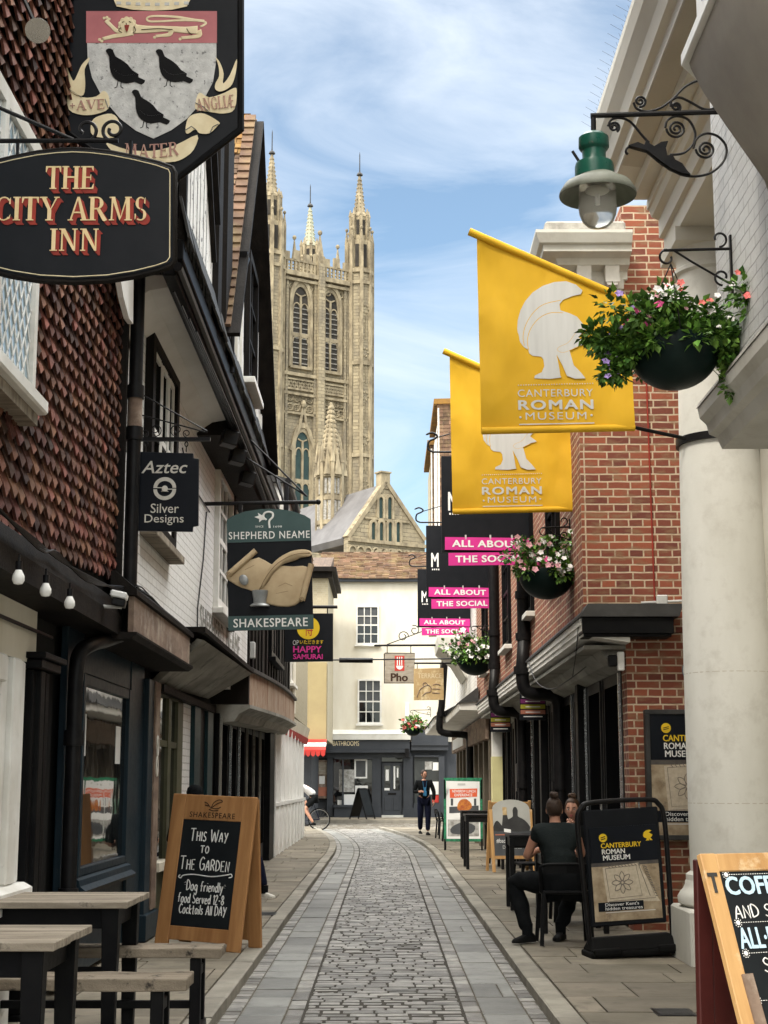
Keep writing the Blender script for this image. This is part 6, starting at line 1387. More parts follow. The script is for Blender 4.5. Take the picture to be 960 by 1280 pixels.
for pl in ([(352, 600), (346, 556), (360, 500), (396, 444), (444, 408), (520, 390)], [(372, 620), (366, 572), (384, 516), (424, 470), (474, 448), (530, 448)], [(640, 500), (590, 540), (556, 584), (512, 606), (506, 622), (536, 630), (600, 604)], [(502, 643), (512, 690), (520, 740)]): b.tube([(p[0], -.0042, p[1]) for p in smoothed(q(pl), 4, False)], .0042, 5)
b.build('helmet_line', 'yellow', t, smooth=True)
text('CANTERBURY', fz(322, 800, 668, 834), -.003, 'banner_white', t, spacing=1.1, rot=.012); text('ROMAN', fz(326, 850, 668, 893), -.003, 'banner_white', t, bold=.035, spacing=1.15, rot=.012); text('MUSEUM', fz(358, 906, 638, 940), -.003, 'banner_white', t, spacing=1.2, rot=.012)
b = MB()
for x in (334, 662): p = q([(x, 930 if x < 400 else 920)])[0]; b.ball((p[0], -.005, p[1]), .01, .003, .01, 8, 5)
for k in range(30): p = q([(325 + k * 11.8, 782 - k * .3)])[0]; b.ball((p[0], -.005, p[1]), .0055, .003, .0055, 6, 4)
p0, p1 = q([(328, 963), (675, 956)]); b.bar((p0[0], -.006, p0[1]), (p1[0], -.006, p1[1]), .004, .009); b.build('ornament_dots', 'banner_white', t)
b = MB(); p0 = q([(855, 975)])[0]; e_ = PY(856, 548, 12.25) - S.o; b.tube([(p0[0], 0, p0[1]), (e_.x + .02, .06, e_.z)], .016, 8)
p0 = q([(830, 387)])[0]; b.tube([(p0[0], 0, p0[1]), (p0[0] + .45, .12, p0[1] - .19)], .016, 8)
ban = copy_tree(t); ban['label'] = 'farther yellow banner partly hidden behind the nearer banner and hung on the brick wall'; 
pB = PY(718, 638, 15.5); p_ = BR; ban.location = (pB.x - p_[0], 15.5, pB.z - p_[1]); ban['_loc'] = tuple(ban.location)
b.lathe([(.362, -.03), (.370, -.03), (.370, .03), (.362, .03)], (2.79 - S.o.x, 12.42 - 12.2, e_.z), 40); b.build('pole', 'black_metal', t, smooth=True, split=True)
b = MB(); b.tube([(BR[0] - .01, 0, BR[1] + .01), (BR[0] + .35, .06, BR[1] - .01)], .016, 8); b.build('pole', 'black_metal', ban, smooth=True)

# ================================================================ BLACK AND PINK BAR SIGNS
def barsign(Y, label, j):
    t = thing('bar_sign', label, 'sign', (1.92, Y, PY(600, 0, Y).z * 0 + j[0]), 0, 'black and pink bar signs')
    return t
t = thing('bar_sign', '', 'sign', (1.92, 19.7, 0), 0, 'black and pink bar signs')
x0, x1 = -1.17, -.02; zt_ = PY(560, 570, 19.7).z; zb_ = PY(560, 690, 19.7).z; hS = zt_ - zb_; t.location.z = zb_; t['_loc'] = tuple(t.location)
MB().box(x0, x1, 0, .06, 0, hS).build('board', 'black_board', t, bevel=.004)
text('M', (x0 + .09, hS * .43, x0 + .21, hS * .62), -.001, 'white_letter', t, bold=.03); text('AINYARD', (x0 + .24, hS * .43, x1 - .12, hS * .62), -.001, 'white_letter', t, bold=.02) if False else None
b = MB()
for k in range(4): b.box(x0 + .1 + k * .035, x0 + .12 + k * .035, -.004, 0, hS * .385, hS * .405)
b.build('small_print', 'white_letter', t)
u = 1.17 / 120
for (xa, za, w, h, rt, s_, fx) in ((x0 + .04, .02, 1.09, .165, .012, 'ALL ABOUT', (.09, .90)), (x0 + .085, -.175, 1.03, .165, -.012, 'THE SOCIAL', (.09, .93))):
    r_ = MB(); r_.obox((xa + w / 2, -.02, za + h / 2), (w, .02, h), (0, rt, 0)); pb = r_.build('pink_board', 'pink', t)
    text(s_, (xa + w * fx[0], za + h * .24, xa + w * fx[1], za + h * .76), -.0305, 'white_letter', pb, bold=.045, spacing=1.08, rot=-rt)
b = MB()
for x in (x0 + .3, x0 + .62, x0 + .9): b.box(x, x + .02, -.03, 0, .16, .22)
b.build('clip', 'galv', t)
b = MB(); b.tube([(x0 - .1, .03, hS + .06), (.0, .03, hS + .06)], .014, 6); b.tube(smoothed([(x0 - .1, .03, hS + .06), (x0 - .17, .03, hS + .1), (x0 - .16, .03, hS + .2), (x0 - .08, .03, hS + .24), (x0 - .05, .03, hS + .28), (x0 - .12, .03, hS + .32), (x0 - .2, .03, hS + .29)], 3, False), [.014] * 18 + [.006], 6)
b.tube([(x0 - .07, .03, hS + .25), (0, .03, hS + .62)], .008, 5)
for x in (x0 + .2, x1 - .2): b.tube([(x, .03, hS + .06), (x, .03, hS - .01)], .008, 5)
b.build('bracket', 'black_metal', t, smooth=True)
t['label'] = 'nearest black square sign with large pink boards ALL ABOUT THE SOCIAL behind the yellow banner'
for Y, py, lab in ((26.3, 748, 'middle black sign with pink boards, below and left of the nearest one'), (33.2, 784, 'farthest and lowest black sign with pink boards above the far flower basket')):
    c = copy_tree(t); c['label'] = lab; c.location = (1.90, Y, PY(560, py, Y).z); c['_loc'] = tuple(c.location)
# little drinks menus under the canopy
for i, (Y, a, c_, lab) in enumerate(((21.6, (650, 863), (682, 900), 'nearer small striped menu sign under the black canopy'), (26.8, (613, 881), (638, 915), 'farther dim striped menu sign under the black canopy'))):
    t, S = sign_root('menu_sign', lab, Y, (a[0] + c_[0]) / 2, a[1], 'sign', 'striped menu signs')
    x0, z0, x1, z1 = fitp(S, a[0], a[1], c_[0], c_[1]); h = z1 - z0
    MB().box(x0, x1, 0, .03, z0, z1).build('board', 'black_board', t)
    for k, mm in enumerate(('print_purple', 'print_lime', 'print_coral')): f0 = z0 + h * (.56 - .18 * k); MB().box(x0 + .01, x1 - .01, -.004, -.0005, f0, f0 + h * .14).build('menu_band', mm, t)
    text('OPEN LATE' if False else 'LIVE MUSIC' if False else 'BAR', (x0 + .1, z0 + h * .74, x1 - .12, z0 + h * .9), -.001, 'white_letter', t, bold=.03) if False else None
    b = MB()
    for q_ in range(3):
        for k in range(5): b.box(x0 + .03 + k * .055, x0 + .03 + k * .055 + .035, -.003, -.0004, z0 + h * (.76 + .06 * q_), z0 + h * (.79 + .06 * q_))
    for q_ in range(3): b.box(x0 + .08, x1 - .08, -.0062, -.0042, z0 + h * (.61 - .18 * q_), z0 + h * (.64 - .18 * q_))
    b.box(x0 + .05, x1 - .05, -.003, -.0004, z0 + h * .1, z0 + h * .13); b.build('small_print', 'white_letter', t)
    b = MB()
    for x in (x0 + .05, x1 - .05): b.tube([(x, .015, z1), (x, .015, z1 + .12)], .006, 5)
    b.build('hanger', 'black_metal', t)
# ================================================================ STREET LAMP, FLOWER BASKETS, PIPES, SMALL FITTINGS
t = thing('street_lamp', 'old green street lamp with clear globe on a scrolled iron wall bracket', 'street lamp', (2.0, 8.4, PX(912, 180, 2.0).z))
S = Plane(8.4, 912, 180); S.o = Vector((2.0, 8.4, t.location.z))
q8 = lambda pts: S.many(Z(pts, 3.4286, 680, 0))
lx, lz = q8([(212, 578)])[0]; zz = lambda y: q8([(212, y)])[0][1]; rx = lambda w: w / 2 / 3.4286 / 1920 * 8.4
b = MB(); b.lathe([(.0, zz(575)), (rx(100), zz(577)), (rx(136), zz(592)), (rx(138), zz(632)), (rx(128), zz(640)), (rx(108), zz(648)), (rx(104), zz(690)), (rx(112), zz(696)), (rx(168), zz(702)), (rx(176), zz(716)), (rx(178), zz(764)), (.0, zz(764))], (lx, 0, 0), 32); b.build('lamp_housing', 'lamp_green', t, smooth=True)
b = MB(); b.lathe([(rx(170), zz(756)), (rx(200), zz(768)), (rx(300), zz(792)), (rx(344), zz(824)), (rx(350), zz(836)), (rx(344), zz(842)), (rx(290), zz(818)), (rx(200), zz(798)), (rx(150), zz(790))], (lx + rx(26), 0, 0), 40); b.build('lamp_shade', 'lamp_shade', t, smooth=True)
b = MB(); b.lathe([(rx(166), zz(800)), (rx(170), zz(860)), (rx(174), zz(890)), (rx(164), zz(920)), (rx(140), zz(948)), (rx(96), zz(968)), (rx(30), zz(976)), (.001, zz(977))], (lx + rx(22), 0, 0), 32); b.build('globe', 'globe', t, smooth=True)
b = MB(); b.tube([(lx + rx(22), 0, zz(800)), (lx + rx(22), 0, zz(880))], .012, 8); b.ball((lx + rx(22), 0, zz(820)), .06, .06, .03); b.build('lamp_holder', 'white_plastic', t, smooth=True)
b = MB(); P = q8([(212, 580), (212, 505)]); b.tube([(p[0], 0, p[1]) for p in P], rx(24) , 8); P = q8([(200, 496), (800, 478)]); b.tube([(p[0], 0, p[1]) for p in P], .016, 8)
P = q8([(798, 478), (798, 780)]); b.box(P[0][0] - .012, P[0][0] + .012, -.02, .02, P[1][1], P[0][1]); b.tube([(q8([(122, 648)])[0][0], 0, zz(648)), (q8([(156, 706)])[0][0], 0, zz(700))], .009, 6)
def scr(pts, r=.0075, n=5): b.tube([(p[0], 0, p[1]) for p in smoothed(q8(pts), n, False)], r, 6)
def spx(cx, cy, r0, r1, a0, tn, r=.0075): c = q8([(cx, cy)])[0]; k = 8.4 / 1920 / 3.4286; b.tube(spiral((c[0], 0, c[1]), r0 * k, r1 * k, R(a0), tn, 40), r, 6)
spx(412, 434, 28, 5, -100, 1.7); scr([(384, 440), (398, 466), (440, 478), (500, 462), (552, 424), (610, 368), (690, 338), (800, 330)])
spx(565, 458, 24, 4, -90, 1.7); scr([(543, 456), (548, 430), (580, 418), (624, 436), (680, 466), (724, 466), (770, 440)])
spx(300, 544, 26, 4, -60, 1.8); scr([(274, 540), (290, 512), (330, 506), (372, 524), (420, 580), (450, 612)])
spx(566, 552, 44, 6, 180, 2.2); scr([(520, 548), (530, 515), (570, 498), (620, 515), (648, 570), (636, 620), (598, 656), (540, 664)])
spx(692, 640, 44, 6, 180, 2.2); scr([(640, 636), (656, 592), (700, 572), (750, 588), (782, 634), (770, 690), (720, 738), (650, 756), (580, 745), (500, 700), (440, 650), (390, 632), (360, 632), (350, 650), (360, 662)])
b.build('lamp_bracket', 'black_metal', t, smooth=True)
b = MB(); lf = [(360, 628), (400, 614), (428, 626), (436, 604), (452, 622), (470, 632), (500, 614), (530, 610), (520, 640), (526, 672), (548, 668), (560, 690), (590, 706), (612, 738), (626, 752), (590, 748), (540, 726), (490, 690), (440, 650)]; b.prism(q8(lf), 'y', -.022, .022); b.build('acanthus_leaf', 'black_metal', t)

def flower(b, c, r, up):
    n = Vector(up).normalized(); a = n.orthogonal().normalized(); d = n.cross(a); k = random.uniform(0, 6)
    for i in range(5):
        th = k + i * 2 * pi / 5; u = a * cos(th) + d * sin(th); w = n.cross(u); c_ = Vector(c)
        v = b.vs([c_, c_ + u * r * .6 + w * r * .42 + n * r * .25, c_ + u * r + n * r * .18, c_ + u * r * .6 - w * r * .42 + n * r * .25]); b.b.faces.new(v)
def leaf(b, c, r, dirn, nrm):
    u = Vector(dirn).normalized(); w = u.cross(Vector(nrm)); w = w.normalized() if w.length > .01 else u.orthogonal().normalized(); n = w.cross(u); c = Vector(c)
    v = b.vs([c, c + u * r * .45 + w * r * .34 + n * r * .08, c + u * r + n * -.1 * r, c + u * r * .45 - w * r * .34 + n * r * .08]); b.b.faces.new([v[0], v[1], v[2]]); b.b.faces.new([v[0], v[2], v[3]])
def basket(c, r, label, wall, seed, nl, lsize, colours, spread=1.5, trail=(), top=.55, left=.0):
    random.seed(seed)
    t = thing('flower_basket', label, 'flower basket', tuple(c), 0, 'hanging flower baskets')
    b = MB(); b.lathe([(r * .97, -.01), (r, 0), (r * 1.01, -.015)] + [(r * cos(a), -r * .92 * sin(a) - .015) for a in [k * pi / 24 for k in range(1, 12)]] + [(.001, -r * .92 - .015)], (0, 0, 0), 40)
    for v in b.b.verts: 
        if v.co.z > -.01: v.co.z += .02 * sin(3 * math.atan2(v.co.y, v.co.x))
    b.build('bowl', 'basket', t, smooth=True)
    b = MB(); b.lathe([(.001, -.02), (r * .9, -.03), (r * .8, -.12), (.001, -.2)], (0, 0, 0), 20); b.build('compost', 'burnt', t)
    f, f2 = MB(), MB(); pts = []
    cl = [(Vector((random.gauss(0, .6) * r * spread, random.gauss(0, .5) * r, random.uniform(.05, top) * r * 1.4)), random.uniform(.2, .38) * r) for _ in range(44)]
    for k in range(16):
        a = random.uniform(0, 2 * pi); cl.append((Vector((cos(a) * r * 1.08 * random.uniform(.9, spread * .9), sin(a) * r * 1.05, random.uniform(-.25, .15) * r)), .24 * r))
    for (tx, ty, tz, n_) in trail:
        for k in range(n_): s_ = k / n_; cl.append((Vector((tx * r * (.9 + .5 * s_) + random.gauss(0, .14) * r, ty * r + random.gauss(0, .14) * r, tz * r * s_ + random.gauss(0, .12) * r)), .2 * r))
    cl = [(p, s_) for p, s_ in cl if (p.x / (r * 1.9)) ** 2 + (p.z / (r * 1.25)) ** 2 < 1.4]
    stems = MB()
    for p, s_ in cl: stems.tube([(p.x * .3, p.y * .3, 0), (p.x * .7, p.y * .7, p.z * .7 + .03), tuple(p)], .0025, 4)
    for k in range(nl):
        p, s_ = random.choice(cl); d = Vector((random.gauss(0, 1), random.gauss(0, 1), random.gauss(0, 1))).normalized(); pos = p + d * s_ * random.uniform(.3, 1.1)
        if pos.z < -.02 and math.hypot(pos.x, pos.y) < r * 1.0: continue
        tgt = f2 if random.random() < .38 else f; leaf(tgt, pos, lsize * random.uniform(.6, 1.25), d + Vector((0, 0, random.uniform(-.5, .4))), Vector((random.gauss(0, .4), random.gauss(0, .4), 1)))
        pts.append((pos, d))
    fo = f.build('foliage', 'leaf', t, flip=False); f2.build('deep_foliage', 'leaf_dark', t, flip=False); stems.build('stems', 'leaf_dark', t)
    for mm, n_, rs, box in colours:
        b = MB(); k = 0
        for _ in range(400):
            p, d = random.choice(pts)
            if k >= n_: break
            if not (box[0] * r <= p.x <= box[1] * r and box[2] * r <= p.z <= box[3] * r) or p.y > .3 * r: continue
            k += 1; flower(b, p + Vector((0, -.03, .02)) + d * .02, rs * random.uniform(.75, 1.2), Vector((random.gauss(0, .3), -1, random.uniform(.2, .8))))
        if k: b.build('blossom', mm, t, flip=False)
    if wall:
        b = MB(); wx, arm, dn = wall; sx = 1 if wx > 0 else -1
        b.box(wx - .012, wx + .002, -.015, .015, arm - dn, arm + .08); b.tube([(wx, 0, arm), (-.04, 0, arm - .01)], .009, 6); b.tube([(wx, 0, arm - dn + .06), (wx * .35, 0, arm - .08), (.02, 0, arm - .01)], .007, 6)
        for c_, r0, a0, tn in (((-.02, 0, arm - .055), .05, 90, .8), ((wx - .07, 0, arm + .06), .05, -90, .8), ((wx - .06, 0, arm - dn + .11), .05, -90, -.8)): b.tube(spiral(c_, r0, .022, R(a0), tn), .007, 5)
        b.build('bracket', 'black_metal', t, smooth=True)
        b = MB()
        for a in (0.5, 2.6, 4.7): b.tube([(-.0, 0, arm - .09), (r * .95 * cos(a), r * .95 * sin(a), .0)], .004, 4)
        b.build('chain', 'black_metal', t)
    return t
p = PY(842, 432, 8.44); wz = PX(915, 310, 2.0).z
basket(Vector((p.x, 8.44, p.z)), .262, 'largest hanging flower basket with dark bowl below the green street lamp', (2.0 - p.x, wz - p.z, .28), 3, 6400, .052,
       [('petal_white', 44, .028, (-.6, 1.5, .1, 1.6)), ('petal_coral', 14, .024, (-.2, 1.6, .6, 1.6)), ('petal_pink', 7, .030, (-1.3, -.3, -.2, 1)), ('petal_lilac', 12, .026, (-2.2, -1, -1.2, .8)), ('petal_blush', 14, .02, (-.8, .6, .2, 1.4))], 1.25, ((-1, -.2, -.75, 14), (-1.25, .1, .35, 10), (1.0, -.1, -1.0, 13), (1.2, -.2, .3, 8), (-.7, -.5, .2, 5)), .72)
p = PY(683, 716, 15.7)
basket(Vector((p.x, 15.7, p.z)), .285, 'flower basket with white and pink blooms on the brick corner under the yellow banner', (1.93 - p.x, .48, .2), 8, 2600, .055, [('petal_white', 46, .036, (-.6, 2, -.6, 1.4)), ('petal_blush', 30, .034, (-1.6, .3, -.2, 1.2)), ('petal_pink', 6, .03, (-1.6, 0, -.4, 1))], .95, ((1.0, -.4, -.7, 10), (-.9, -.2, .3, 7)), .8)
p = PY(594, 822, 26.5)
basket(Vector((p.x, 26.5, p.z)), .32, 'flower basket of white petunias beside the far black downpipes', (1.93 - p.x, .55, .2), 12, 2000, .075, [('petal_white', 60, .046, (-1.6, 1.6, -.5, 1.4)), ('petal_blush', 12, .04, (-1.6, 0, .4, 1.4))], 1.0, (), .8)
p = PY(516, 910, 43)
basket(Vector((p.x, 43, p.z)), .23, 'smallest most distant flower basket against the grey blue shopfront', (1.3 - p.x, .5, .2), 15, 700, .1, [('petal_coral', 26, .06, (-1.6, 1.6, -.3, 1.4)), ('petal_white', 14, .05, (-1.6, 1.6, -.3, 1.4))], 1.0, (), .8)
random.seed(21)
# ---- downpipes
def pipe(name, label, loc, paths, r, collars, m_='black_metal', grp=None):
    t = thing(name, label, 'downpipe', loc, 0, grp); b = MB()
    for P in paths: b.tube(P, r, 12)
    b.build('pipe', m_, t, smooth=True, world=True); b = MB()
    for c in collars: b.lathe([(r, -.05), (r * 1.28, -.05), (r * 1.28, .05), (r, .05)], c, 12)
    if collars: b.build('collar', m_, t, smooth=True, world=True, split=True)
    return t
xa = XU + .08
pa = [(xa, 11.22, 5.6), (xa, 11.22, 2.66)] ; bend = smoothed([(xa, 11.22, 2.66), (xa - .01, 11.19, 2.52), (xa - .1, 11.0, 2.44), (XG + .16, 10.5, 2.36), (XG + .11, 10.34, 2.28), (XG + .10, 10.3, 2.1)], 4, False)
t = pipe('drainpipe', 'tall black drainpipe between the tile hung wall and the white brick wall', (xa, 11.2, 0), [pa, bend, [(XG + .10, 10.3, 2.12), (XG + .10, 10.3, .08)]], .052, [(xa, 11.22, 4.32), (xa, 11.22, 4.0), (XG + .10, 10.3, 1.72), (XG + .10, 10.3, .7)])
b = MB(); b.tube([(xa, 11.22, 4.02), (xa, 11.22, 4.3)], .056, 12); b.build('rusty_section', 'worn_wood', t, smooth=True, world=True)
hz = [(-1.44, 14.55, 6.35), (-1.44, 14.55, 6.16)]
t = pipe('hopper_downpipe', 'black downpipe with hopper head beside the timbered gable', (-1.45, 14.5, 5), [hz + smoothed([(-1.44, 14.55, 6.16), (-1.45, 14.5, 6.02), (-1.47, 14.3, 5.94), (-1.47, 14.25, 5.8)], 4, False), [(-1.47, 14.25, 5.82), (-1.47, 14.25, 5.3)]], .035, [(-1.44, 14.55, 6.2), (-1.47, 14.25, 5.75)])
b = MB(); b.loft([[(-1.49, 14.5, 6.34), (-1.39, 14.5, 6.34), (-1.39, 14.6, 6.34), (-1.49, 14.6, 6.34)], [(-1.54, 14.43, 6.58), (-1.34, 14.43, 6.58), (-1.34, 14.67, 6.58), (-1.54, 14.67, 6.58)]]); b.build('hopper', 'black_metal', t, world=True)
def rpipe(Y, z0, lab):
    x = BX - .09
    P = [(x, Y, 6.3), (x, Y, z0 + .25)]; xo = 1.80
    bd = smoothed([(x, Y, z0 + .3), (xo + .02, Y - .1, z0 + .1), (xo, Y - .12, z0 - .1), (xo + .02, Y - .12, z0 - .32), (xo + .12, Y - .12, z0 - .40), (2.16, Y - .1, z0 - .42), (2.26, Y - .1, z0 - .5), (2.27, Y - .1, z0 - .7)], 4, False)
    return pipe('downpipe', lab, (x, Y, 0), [P, bd, [(2.27, Y - .1, z0 - .68), (2.27, Y - .1, .08)]], .085, [(x, Y, z0 + .9), (x, Y, z0 + .35), (xo, Y - .12, z0 - .1), (2.27, Y - .1, 1.4)], grp='black downpipes on the brick building')
rpipe(20.2, 2.98, 'nearest of the black downpipes that bend under the brick building canopy'); rpipe(25.6, 3.0, 'middle black downpipe bending under the brick building canopy'); 
t = pipe('downpipe', 'farthest black downpipe beside the jettied white canopy', (1.8, 37.4, 0), [[(1.5, 38.05, 4.4), (1.42, 38.05, 3.3)] + smoothed([(1.42, 38.05, 3.3), (1.36, 38.05, 2.9), (1.44, 38.05, 2.66), (2.0, 38.05, 2.6), (2.1, 38.05, 2.45)], 4, False), [(2.1, 38.05, 2.45), (2.1, 38.05, .1)]], .085, [(1.40, 38.05, 3.1)], grp='black downpipes on the brick building')
t = thing('loose_cable', 'loose white and black cables drooping below the canopy end', 'cable', (1.9, 15, 2.6)); b = MB()
b.tube(smoothed([(1.84, 19.6, 2.95), (1.82, 18.4, 2.62), (1.86, 17.2, 2.46), (1.95, 16.4, 2.5), (2.1, 16.0, 2.62)], 5, False), .006, 6); b.tube(smoothed([(1.86, 14.6, 2.97), (1.9, 15.2, 2.7), (1.98, 16.2, 2.52)], 4, False), .006, 5); b.build('cable', 'lead', t, smooth=True, world=True)
# ---- festoon bulbs under the jetty with their cable
t = thing('festoon_cable', 'black festoon cable clipped along the underside of the jetty', 'cable', (XU + .1, 9, 2.6)); b = MB()
for k in range(4): b.tube(smoothed([(XU + .09, 7, 2.72 + .012 * k), (XU + .10 + .01 * k, 8, 2.70 - .02 * k), (XU + .08, 8.7, 2.69 + .012 * k), (XU + .10, 9.5, 2.70 - .012 * k), (XU + .09, 10.9, 2.76 + .015 * k)], 4, False), .008, 5)
b.build('cable', 'black_metal', t, smooth=True, world=True)
for i, (px, py) in enumerate(((23, 720), (57, 736), (87, 752))):
    p = PX(px, py, XU + .11); t = thing('festoon_bulb', ('first', 'middle', 'last')[i] + ' white festoon bulb, counting from the left edge, under the jetty', 'light bulb', tuple(p), 0, 'festoon bulbs under the jetty')
    MB().lathe([(.0, -.045), (.022, -.04), (.032, -.022), (.031, 0), (.02, .022), (.014, .036), (.0, .04)], (0, 0, 0), 16).build('bulb', 'bulb', t, smooth=True); b = MB(); b.tube([(0, 0, .03), (0, 0, .075)], .017, 10); b.tube([(0, 0, .075), (0, 0, .11)], .006, 6); b.build('bulb_holder', 'black_metal', t, smooth=True)
# ---- cameras, lamps and boxes
p = PX(149, 750, XU + .16); t = thing('security_light', 'white security light on a steel bracket at the drainpipe bend', 'light', tuple(p)); MB().obox((0, 0, .03), (.11, .16, .045), (0, .2, .1)).build('head', 'white_plastic', t, bevel=.008); MB().obox((0, 0, -.02), (.09, .13, .05), (0, .2, .1)).build('lens', 'black_metal', t, bevel=.006); b = MB(); b.tube([(-.16, 0, -.04), (.02, 0, -.05)], .012, 8); b.tube([(.02, 0, -.05), (.02, 0, -.01)], .01, 6); b.build('arm', 'galv', t, smooth=True)
p = PX(47, 38, XU + .22); t = thing('floodlight', 'round grey floodlight on the tile hung wall above the oval sign', 'light', tuple(p))
b = MB(); d = Vector((.25, -.75, -.55)).normalized(); b.tube([tuple(-d * .14), tuple(-d * .1), tuple(d * -.02), (0, 0, 0)], [.03, .045, .055, .062], 20); b.build('housing', 'lead', t, smooth=True); b = MB(); b.tube([(0, 0, 0), tuple(d * .006)], [.062, .062], 24); b.build('lens', 'chrome', t, smooth=True); b = MB(); b.tube([tuple(-d * .1), (-.1, .1, .22), (-.22, .12, .3)], .012, 6); b.build('arm', 'black_metal', t, smooth=True)
p = PY(775, 827, 14.72); t = thing('alarm_box', 'white alarm box on the brick pier under the canopy end', 'alarm box', tuple(p)); MB().box(-.03, .035, -.06, 0, -.09, .09).build('cover', 'white_plastic', t, bevel=.008); MB().box(-.12, -.033, -.05, .02, -.05, .06).build('camera_body', 'black_metal', t, bevel=.01)
p = PY(827, 752, 14.62); t = thing('flood_lamp', 'small pale green square lamp on the brick wall above the canopy', 'light', tuple(p)); MB().box(-.052, .052, -.05, 0, -.04, .06).build('lamp_body', 'galv', t, bevel=.01); b = MB(); b.tube([(-.18, .1, .0), (.24, .1, .02)], .012, 6); b.build('conduit', 'galv', t, smooth=True)
p = PY(869, 838, 14.77); t = thing('blue_plaque', 'round blue wall plaque half hidden behind the big column', 'plaque', tuple(p)); b = MB(); b.prism([(.125 * cos(i * pi / 20), .125 * sin(i * pi / 20)) for i in range(40)], 'y', -.015, 0); b.build('disc', 'plaque_blue', t); b = MB(); b.tube([(.118 * cos(i * pi / 20), -.016, .118 * sin(i * pi / 20)) for i in range(41)], .004, 5)
for k in range(4):
    for j in range(4): b.box(-.07 + j * .036, -.045 + j * .036, -.018, -.0155, .04 - k * .03, .052 - k * .03)
b.build('plaque_print', 'white_letter', t)
# ---- museum poster in a frame on the brick pier
t, S = sign_root('poster_case', 'dark framed museum poster case on the brick pier behind the column', 14.72, 850, 960, 'poster case')
x0, z0, x1, z1 = fitp(S, 810, 887, 905, 1050)
b = MB(); fr = .045
b.box(x0, x1, -.03, .07, z1 - fr, z1); b.box(x0, x1, -.03, .07, z0, z0 + fr); b.box(x0, x0 + fr, -.03, .07, z0 + fr, z1 - fr); b.box(x1 - fr, x1, -.03, .07, z0 + fr, z1 - fr); b.build('frame', 'lead', t, bevel=.004)
def museum_poster(par, bx, xf_y, t_):
    x0, z0, x1, z1 = bx; w, h = x1 - x0, z1 - z0; y = xf_y
    MB().box(x0, x1, y, y + .008, z0 + h * .62, z1).build('poster_head', 'poster_dark', par)
    MB().box(x0, x1, y, y + .008, z0, z0 + h * .58).build('poster_picture', 'poster_photo', par)
    MB().box(x0, x1, y + .001, y + .008, z0 + h * .58, z0 + h * .62).build('poster_shade', 'poster_fade', par)
    U_ = lambda u, v: (x0 + u * w, z0 + v * h)
    b = MB(); b.prism([U_(.16, .57), U_(.70, .60), U_(.98, .18), U_(.20, .20)], 'y', y - .001, y + .002); b.build('mosaic', 'mosaic_light', par)
    b = MB(); c = U_(.44, .40)
    for k in range(8):
        a = k * pi / 4; L_ = .155 * w
        o = [(c[0] + L_ * r_ * cos(a + da) * 1.02, c[1] + L_ * r_ * sin(a + da) * 1.0) for r_, da in ((.12, 0), (.62, .36), (1, 0), (.62, -.36), (.12, 0))]
        b.tube([(p[0], y - .0015, p[1]) for p in smoothed(o, 3, False)], .0032, 4)
    for P in ([(.20, .555), (.66, .575), (.72, .25), (.24, .235), (.20, .555)], [(.70, .58), (.84, .24)], [(.76, .575), (.92, .22), (.22, .205)]): b.tube([(U_(*p)[0], y - .0015, U_(*p)[1]) for p in P], .0026, 4)
    for k in range(12): s_ = k / 12; p = U_(.78 + .155 * s_, .565 - .35 * s_); p2 = U_(.82 + .145 * s_, .575 - .34 * s_ - .03); b.tube([(p[0], y - .0015, p[1]), (p2[0], y - .0015, p2[1])], .004, 4)
    for k in range(10): s_ = k / 10; p = U_(.24 + .5 * s_, .585 + .01 * s_); p2 = U_(.27 + .5 * s_, .56 + .01 * s_); b.tube([(p[0], y - .0015, p[1]), (p2[0], y - .0015, p2[1])], .0035, 4)
    b.build('mosaic_pattern', 'mosaic_line', par)
    c = U_(.20, .885); b = MB(); b.prism([(c[0] + .055 * w * 1.1 * cos(i * pi / 12), c[1] + .055 * w * 1.1 * sin(i * pi / 12)) for i in range(24)], 'y', y - .002, y); b.build('round_badge', 'sun_yellow', par)
    b = MB(); b.obox((c[0], y - .003, c[1] + .006), (.07 * w, .002, .008), (0, -.25, 0)); b.obox((c[0], y - .003, c[1] - .010), (.07 * w, .002, .008), (0, -.25, 0)); b.build('badge_print', 'burnt', par)
    for s_, u0, u1, v0, mm in (('CANTERBURY', .16, .76, .775, 'sun_yellow'), ('ROMAN', .17, .51, .71, 'print_white'), ('MUSEUM', .18, .58, .645, 'print_white')):
        a = U_(u0, v0); d = U_(u1, v0 + .052); text(s_, (a[0], a[1], d[0], d[1]), y - .0005, mm, par, bold=.03)
    hq = [(.80 + (x - 319) / 315 * .14, .83 + (750 - yy) / 450 * .115) for x, yy in [(620, 345), (575, 370), (515, 408), (560, 450), (615, 490), (640, 520), (600, 600), (560, 622), (634, 750), (548, 738), (502, 643), (520, 746), (398, 750), (440, 690), (430, 650), (374, 634), (333, 584), (319, 520), (356, 394), (436, 324), (545, 302)]]
    b = MB(); b.prism([U_(*p) for p in hq], 'y', y - .002, y); b.build('helmet_emblem', 'sun_yellow', par)
    b = MB(); a = U_(.06, .105); d = U_(.73, .20); b.box(a[0], d[0], y - .003, y, a[1], d[1]); b.build('caption_panel', 'poster_dark', par)
    for s_, v in (("Discover Kent's", .158), ('hidden treasures', .115)): a = U_(.16, v); d = U_(.66 if v > .14 else .71, v + .034); text(s_, (a[0], a[1], d[0], d[1]), y - .0032, 'print_white', par, bold=.01)
    b = MB(); a = U_(.16, .088); d = U_(.9, .094); b.box(a[0], d[0], y - .002, y, a[1], d[1]); b.build('small_print', 'print_white', par)
museum_poster(t, (x0 + fr, z0 + fr, x1 - fr + .1, z1 - fr), -.015, t)
